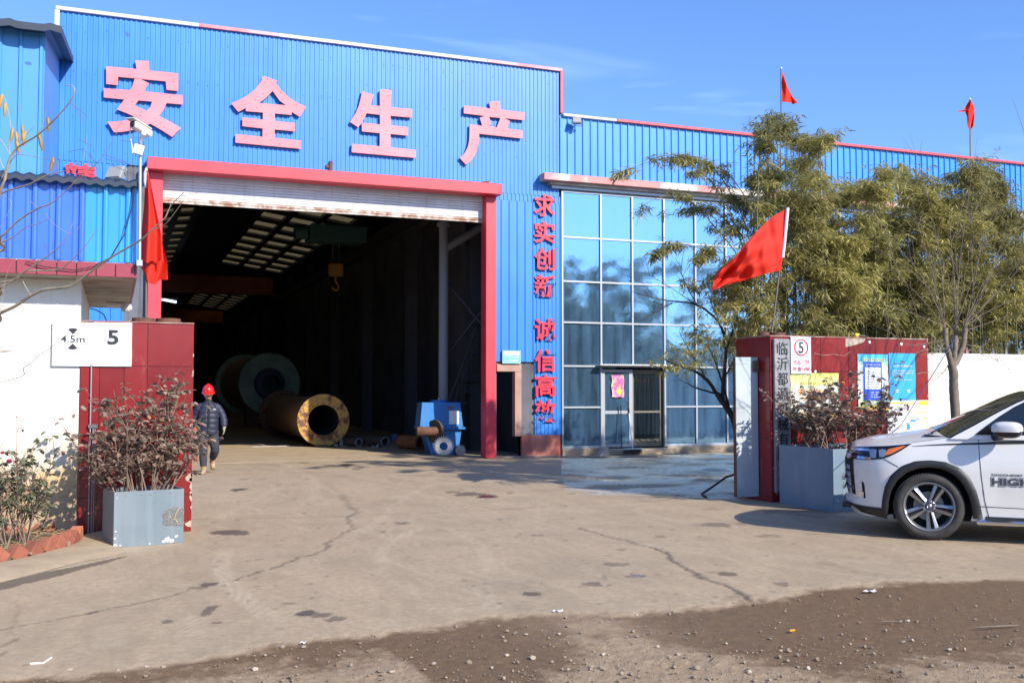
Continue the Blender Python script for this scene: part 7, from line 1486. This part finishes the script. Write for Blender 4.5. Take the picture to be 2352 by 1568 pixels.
hair = MB(); ell(hair, HC + Vector((0, .018, .012)), (.081, .088, .10)); hair.build('hair', m_collar, man)
# hard hat tipped forward
Mh = Matrix.Translation(HC + Vector((0, -.012, .045))) @ Matrix.Rotation(math.radians(14), 4, 'X'); h = MB(); R_ = []
for j in range(10):
    a_ = j / 9 * math.pi / 2; R_.append([Mh @ Vector((.112 * math.cos(a_) * math.cos(q), .132 * math.cos(a_) * math.sin(q), .150 * math.sin(a_) ** .95 + .004 * (abs(math.sin(q * 3)) > .93))) for q in np.linspace(0, 2 * math.pi, 33)[:-1]])
h.rings(R_); br_ = [[Mh @ Vector((r * math.cos(q) * .112, r * math.sin(q) * .132 - (.035 * max(0, -math.sin(q)) if r > 1.01 else 0), z)) for q in np.linspace(0, 2 * math.pi, 33)[:-1]] for r, z in ((1.0, .0), (1.13, -.012), (1.13, -.018), (.98, -.008))]; h.rings(br_); hat = h.build('hard_hat', m_hat, man)
MB().tube([Mh @ Vector((0, .132 * math.cos(a_), .150 * math.sin(a_) + .004)) for a_ in np.linspace(.3, math.pi - .3, 14)], .012, 6).build('crest', m_hat, hat)
for q in (-1.15, -2.0): MB().lathe([(0, .012), (.012, .01), (.016, 0)], Mh @ Matrix.Translation((.114 * math.cos(q), .134 * math.sin(q), .025)) @ Matrix.Rotation(math.radians(90), 4, 'X'), 8).build('rivet', m_hat, hat)
# quilted jacket
j_ = MB(); R_ = []
for k in range(61):
    z = .745 + (1.385 - .745) * k / 60; f = (z - .745) / .64; seg = (f * 6.2) % 1; bul = .014 * math.sin(math.pi * seg) ** .55; rx = interp(f, [(0, .172), (.1, .188), (.4, .186), (.7, .186), (.84, .168), (.93, .12), (1, .075)]); ry = interp(f, [(0, .128), (.3, .140), (.7, .138), (.9, .115), (1, .075)])
    R_.append([Vector(((rx + bul) * abs(math.cos(q)) ** .85 * math.copysign(1, math.cos(q)), (ry + bul) * math.sin(q) * (1 - (.09 if abs(q - 4.712) < .07 else 0)), z)) for q in np.linspace(0, 2 * math.pi, 65)[:-1]])
j_.rings(R_, caps=True)
for s_ in (-1, 1):
    P = path([Vector((s_ * .08, 0, 1.325)), sho[s_], elb[s_], wri[s_]], 54); j_.tube([Vector(p) for p in P], [interp(k / 54, [(0, .05), (.3, .068), (.66, .060), (.9, .062), (.97, .050), (1, .048)]) + .010 * abs(math.sin(k / 54 * math.pi * 7)) ** .6 for k in range(55)], 20)
jk = remesh(j_.build('quilted_jacket', m_jac, man), .0075, 1)
MB().tube([(0, -.155, .75), (0, -.158, .95), (0, -.156, 1.2), (0, -.13, 1.33), (0, -.085, 1.39)], .006, 6).build('zip', m_collar, jk); MB().box(-.012, .012, -.168, -.156, .725, .755).build('zip_pull', m_chrome, jk)
MB().lathe([(.078, 0), (.072, .05), (.060, .055), (.055, 0)], Matrix.Translation((0, -.005, 1.375)), 20).build('collar', m_collar, jk); MB().box(.09, .145, -.158, -.152, 1.235, 1.247).build('chest_print', m_wht, jk)
# trousers
t_m = MB(); t_m.tube([(0, 0, .92), (0, 0, .84), (0, 0, .76)], [.125, .155, .13], 20)
for s_ in (-1, 1):
    P = path([hip[s_] + Vector((0, 0, .03)), hip[s_] - Vector((0, 0, .06)), knee[s_], (knee[s_] + ank[s_]) / 2, ank[s_] + Vector((0, 0, .05))], 40); t_m.tube([Vector(p) for p in P], [interp(k / 40, [(0, .108), (.25, .105), (.5, .082), (.75, .075), (1, .062)]) + .004 * math.sin(k * 1.9) * (k > 18) for k in range(41)], 18)
remesh(t_m.build('trousers', m_tr, man), .008, 3)
# boots
for s_ in (-1, 1):
    bt = MB(); a_ = ank[s_]; pit = math.radians(6 if s_ < 0 else -42); yaw_ = math.radians(-4 if s_ < 0 else 10); Mb = Matrix.Translation(a_) @ Matrix.Rotation(yaw_, 4, 'Z') @ Matrix.Rotation(-pit if s_ > 0 else 0, 4, 'X')
    bt.tube([Mb @ Vector((0, .01, .08)), Mb @ Vector((0, .01, .0)), Mb @ Vector((0, 0, -.05))], [.055, .05, .055], 14); bt.tube([Mb @ Vector((0, .05, -.055)), Mb @ Vector((0, 0, -.05)), Mb @ Vector((0, -.08, -.055)), Mb @ Vector((0, -.17, -.065))], [.038, .05, .048, .036], 14); o = remesh(bt.build('boot', m_boot, man), .007, 2); 
    MB().box(-.040, .040, -.185, .075, -.103, -.085, Mb, bev=.008).build('sole', m_bark, o)
    for q in range(3): MB().tube([Mb @ Vector((-.035, -.05 - .012 * q, .03 - .03 * q)), Mb @ Vector((0, -.062 - .014 * q, .03 - .03 * q)), Mb @ Vector((.035, -.05 - .012 * q, .03 - .03 * q))], .004, 5).build('lace', m_fy, o)
    # gloved hands: palm, four fingers, thumb
    hm = MB(); w0 = wri[s_]; ell(hm, w0 + Vector((0, -.005, -.045)), (.022, .036, .048), 12)
    for q, (dy, L) in enumerate(((-.030, .062), (-.011, .072), (.009, .068), (.028, .052))):
        p0 = w0 + Vector((0, dy, -.075)); cx_ = -s_ * .004; hm.tube([p0, p0 + Vector((cx_, -.004, -.4 * L)), p0 + Vector((cx_ * 3.5, -.008, -.75 * L)), p0 + Vector((cx_ * 7, -.006, -.98 * L))], [.0105, .0100, .0095, .007], 8)
    p0 = w0 + Vector((-s_ * .008, -.030, -.025)); hm.tube([p0, p0 + Vector((-s_ * .008, -.024, -.022)), p0 + Vector((-s_ * .010, -.028, -.052))], [.014, .012, .009], 8); o = remesh(hm.build('glove', m_glove, man), .004, 1); MB().tube([w0 + Vector((0, 0, .02)), w0 + Vector((0, 0, -.02))], .034, 12).build('cuff', m_glove, o)
# ---------------------------------------------------------------- gravel, litter, and what stands across the road
ico_v = np.array([(0,0,1),(.89,0,.45),(.28,.85,.45),(-.72,.53,.45),(-.72,-.53,.45),(.28,-.85,.45),(.72,.53,-.45),(-.28,.85,-.45),(-.89,0,-.45),(-.28,-.85,-.45),(.72,-.53,-.45),(0,0,-1)], float)
ico_f = np.array([(0,1,2),(0,2,3),(0,3,4),(0,4,5),(0,5,1),(1,6,2),(2,6,7),(2,7,3),(3,7,8),(3,8,4),(4,8,9),(4,9,5),(5,9,10),(5,10,1),(1,10,6),(6,11,7),(7,11,8),(8,11,9),(9,11,10),(10,11,6)])
def dirt_at(x, y): return float(np.interp(x, ex[o_], ey[o_])) - y
m_peb = leaf_mat('pebble', (.33, .265, .19), (.18, .135, .09), 0.0, .9, .2)
pos = []; sz = []
while len(pos) < 11000:
    r = 1 / rs.uniform(1 / 3.4, 1 / 9.5); a = math.radians(rs.uniform(-12, 56)); x, y = r * math.sin(a), r * math.cos(a); d = dirt_at(x, y)
    if d < -.02: 
        if rs.rand() > .03: continue
    if d < 1.2 and rs.rand() > .42: continue
    pos.append((x, y, -.003)); sz.append(.0028 + .012 * rs.rand() ** 7 + .003 * rs.rand())
pos = np.array(pos); n = len(pos); s_ = np.array(sz)[:, None] * rs.uniform(.6, 1.3, (n, 3)) * np.array([1, 1, .7]); V = ico_v[None] * rs.uniform(.75, 1.2, (n, 12, 1)) * s_[:, None] + pos[:, None]
npmesh('gravel', V.reshape(-1, 3), (ico_f[None] + (np.arange(n) * 12)[:, None, None]).reshape(-1, 3), m_peb, kind='stuff')
st = MB(); 
ords = 'first second third fourth fifth sixth seventh eighth ninth tenth eleventh twelfth thirteenth fourteenth fifteenth sixteenth seventeenth eighteenth nineteenth twentieth'.split(); ords += ['twenty-' + w_ for w_ in ords[:9]] + ['last']
for i, (u, v, s) in enumerate(sorted([(697,1483,.02),(1048,1437,.022),(1222,1509,.03),(996,1522,.026),(584,1534,.026),(375,1528,.022),(337,1528,.018),(161,1536,.025),(60,1527,.024),(1165,1502,.02),(1284,1453,.018),(1600,1531,.034),(1720,1540,.022),(1974,1427,.02),(2085,1423,.02),(2095,1468,.024),(1812,1493,.02),(2180,1489,.02),(1510,1482,.018),(1855,1532,.026),(2130,1545,.022),(1462,1409,.016),(1925,1412,.015),(1450,1545,.024),(1130,1530,.018),(900,1540,.022),(790,1492,.016),(1385,1500,.02),(1668,1475,.016),(2240,1420,.016)])):
    p = on_z(u, v, 0); q = ico_v * rs.uniform(.75, 1.25, (12, 1)) * np.array([s * rs.uniform(.8, 1.4), s, s * .62]) * .72 + np.array([p.x, p.y, s * .2 - .008])
    o = MB().add([tuple(k) for k in q], [tuple(int(j) for j in f) for f in ico_f]).build('stone', m_mortar if i % 3 else m_peb)
    tag(o, 'loose %s stone, %s from the left of those on the muddy verge' % ('pale' if i % 3 else 'grey', ords[i]), 'stone', 'loose stones on the muddy verge')
def litter(u, v, pts, r, mm, name, label, cat):
    p = on_z(u, v, 0); o = MB().tube(pts, r, 5).build(name, mm); o.location = (p.x, p.y, 0); tag(o, label, cat)
litter(1819, 1450, [(-.02, 0, .008), (.02, .0, .008)], .008, m_orng, 'orange_butt', 'small orange cigarette end on the dark mud', 'litter')
litter(90, 1525, [(-.05, .02, .004), (.02, .0, .006), (.06, .1, .01)], .006, m_cw, 'plastic_strip', 'pale bent plastic strip at the lower left edge of the concrete', 'litter')
litter(2290, 1440, [(-.16, .03, .006), (-.12, 0, .012), (0, -.01, .01), (.16, -.03, .006)], .006, m_barkl, 'fallen_twig', 'crooked fallen twig on the dark mud at the right', 'twig')
litter(2050, 1430, [(-.06, .04, .006), (0, 0, .012), (.05, -.02, .006)], .005, m_barkl, 'fallen_twig', 'short fallen twig on the mud left of the crooked one', 'twig')
litter(1640, 1512, [(-.03, -.03, .005), (.05, .03, .01)], .003, m_dry, 'straw_stalk', 'yellow straw stalk on the gravel near the bottom of the view', 'straw')
for (u, v, lb, s) in ((1282, 1404, 'small white plastic scrap at the edge of the concrete', .045), (2000, 1358, 'white plastic scrap on the dark mud right of the middle', .06), (697, 1477, 'tiny white scrap on the wet band at lower left', .02)):
    p = on_z(u, v, 0); q = [[Vector((s * (i - 2) / 2, s * .4 * (j - 1), .006 + .008 * math.sin(i * 2 + j * 3))) for i in range(5)] for j in range(3)]; o = MB().rings(q, closed=False).build('plastic_scrap', m_cw); o.location = (p.x, p.y, 0); tag(o, lb, 'litter')
p = on_z(459, 1049, 0); o = MB().box(-.09, .09, -.05, .05, 0, .15, bev=.005).build('loose_brick', m_brick); o.location = (p.x + .1, p.y - 2.3, 0); tag(o, 'single upright brick on the concrete beside the left gate pillar', 'brick')
o.location = tuple(on_z(447, 1054, 0))
# drain hose and weeds by the gate leaf
p = on_z(1675, 1130, 0); o = MB().tube([Vector(on_z(u, v, z)) for u, v, z in ((1622, 1142, .01), (1612, 1134, .02), (1640, 1115, .10), (1668, 1095, .22), (1690, 1088, .3))], .018, 8).build('hose', m_barkd); tag(o, 'dark curved hose lying on the ground left of the gate leaf', 'hose')
tr_ = thing('drain_grate', 'pale round drain cover on the paving in front of the glass', 'drain cover', tuple(on_z(1640, 1079, .004))); MB().lathe([(0, .008), (.24, .008), (.25, 0)], None, 30, False).build('cover', m_conc, tr_); MB().lathe([(.25, .0), (.27, .012), (.31, .012), (.33, 0)], None, 30, False).build('cover_rim', m_flake, tr_)
o = MB().tube([(8.45, FY - .1, .012), (9.6, FY - .35, .012), (10.9, FY - .9, .01), (12.2, FY - 1.3, .012)], .03, 5).build('rubble_line', m_earth, None, 'stuff')
wb = thing('stone_block', 'small concrete wedge block beside the step of the glass door', 'block', tuple(on_z(1392, 1047, 0))); MB().add([(-.16, 0, 0), (.10, 0, 0), (.10, .3, 0), (-.16, .3, 0), (.0, .02, .2), (.10, .02, .2), (.10, .3, .2), (.0, .3, .2)], [(0,3,2,1),(4,5,6,7),(0,1,5,4),(1,2,6,5),(2,3,7,6),(3,0,4,7)]).build('block', m_conc, wb)
# ---- across the road, behind the viewer: what the blue glass mirrors
m_far = mat('far_hill', (.07, .085, .08), .95, col2=(.05, .06, .055), nscale=.02); rr = []
for j in range(6):
    f = j / 5; rr.append([Vector((-500 + i * 18, -230 - 160 * f, (18 + 16 * math.sin(i * .16 + 1.1) + 7 * math.sin(i * .43) + 3 * math.sin(i * 1.3)) * math.sin(f * math.pi / 2) - 1)) for i in range(60)])
MB().rings(rr, closed=False).build('hill', m_far, kind='structure')
rd = mat('asphalt', (.055, .053, .05), .85, col2=(.075, .07, .065), nscale=2); MB().box(-80, 90, -9, -2.5, -.06, -.045).build('road', rd, kind='structure')
fw = thing('far_wall', 'long grey wall across the road behind the viewer', 'wall', (8, -20, 0)); MB().box(-60, 60, 0, .3, 0, 2.3).build('wall_face', mat('grey_render', (.13, .14, .15), .9, col2=(.09, .1, .11), nscale=1), fw); MB().box(-60, 60, -.05, .35, 2.302, 2.4).build('coping', m_steel, fw)
crowns = []
for v_ in range(3):
    n = 2600; q = rs.normal(0, 1, (n, 3)); q /= np.linalg.norm(q, axis=1, keepdims=True); rad_ = rs.uniform(.45, 1.0, n)[:, None] ** .6; lob = 1 + .28 * np.sin(q[:, :1] * 5 + v_) * np.cos(q[:, 2:] * 4 + v_ * 2); P_ = q * rad_ * lob * np.array([2.0, 2.0, 2.6]) + np.array([0, 0, 4.6]); crowns.append(leafcloud('crown', BL_V, BL_F, P_, rs.normal(0, 1, (n, 3)), rs.uniform(-1, 1, n), rs.uniform(.25, .5, n), np.full(n, 2.5), m_bam2))
for c_ in crowns: COL.objects.unlink(c_)
for k in range(22):
    t = thing('roadside_tree', 'bushy tree across the road behind the viewer', 'tree', (-18 + k * 3.6 + rs.uniform(-1, 1), -24 + rs.uniform(-1.2, .8), 0), rs.uniform(0, 6), 'trees across the road'); c_ = crowns[k % 3].copy(); COL.objects.link(c_); c_.parent = t; s__ = rs.uniform(.5, .68); t.scale = (s__, s__, s__ * rs.uniform(.85, 1.1)); MB().tube([(0, 0, 0), (.1, 0, 2.5), (0, .1, 4.5)], [.16, .11, .05], 7).build('trunk', m_bark, t)
for c_ in crowns: bpy.data.objects.remove(c_)
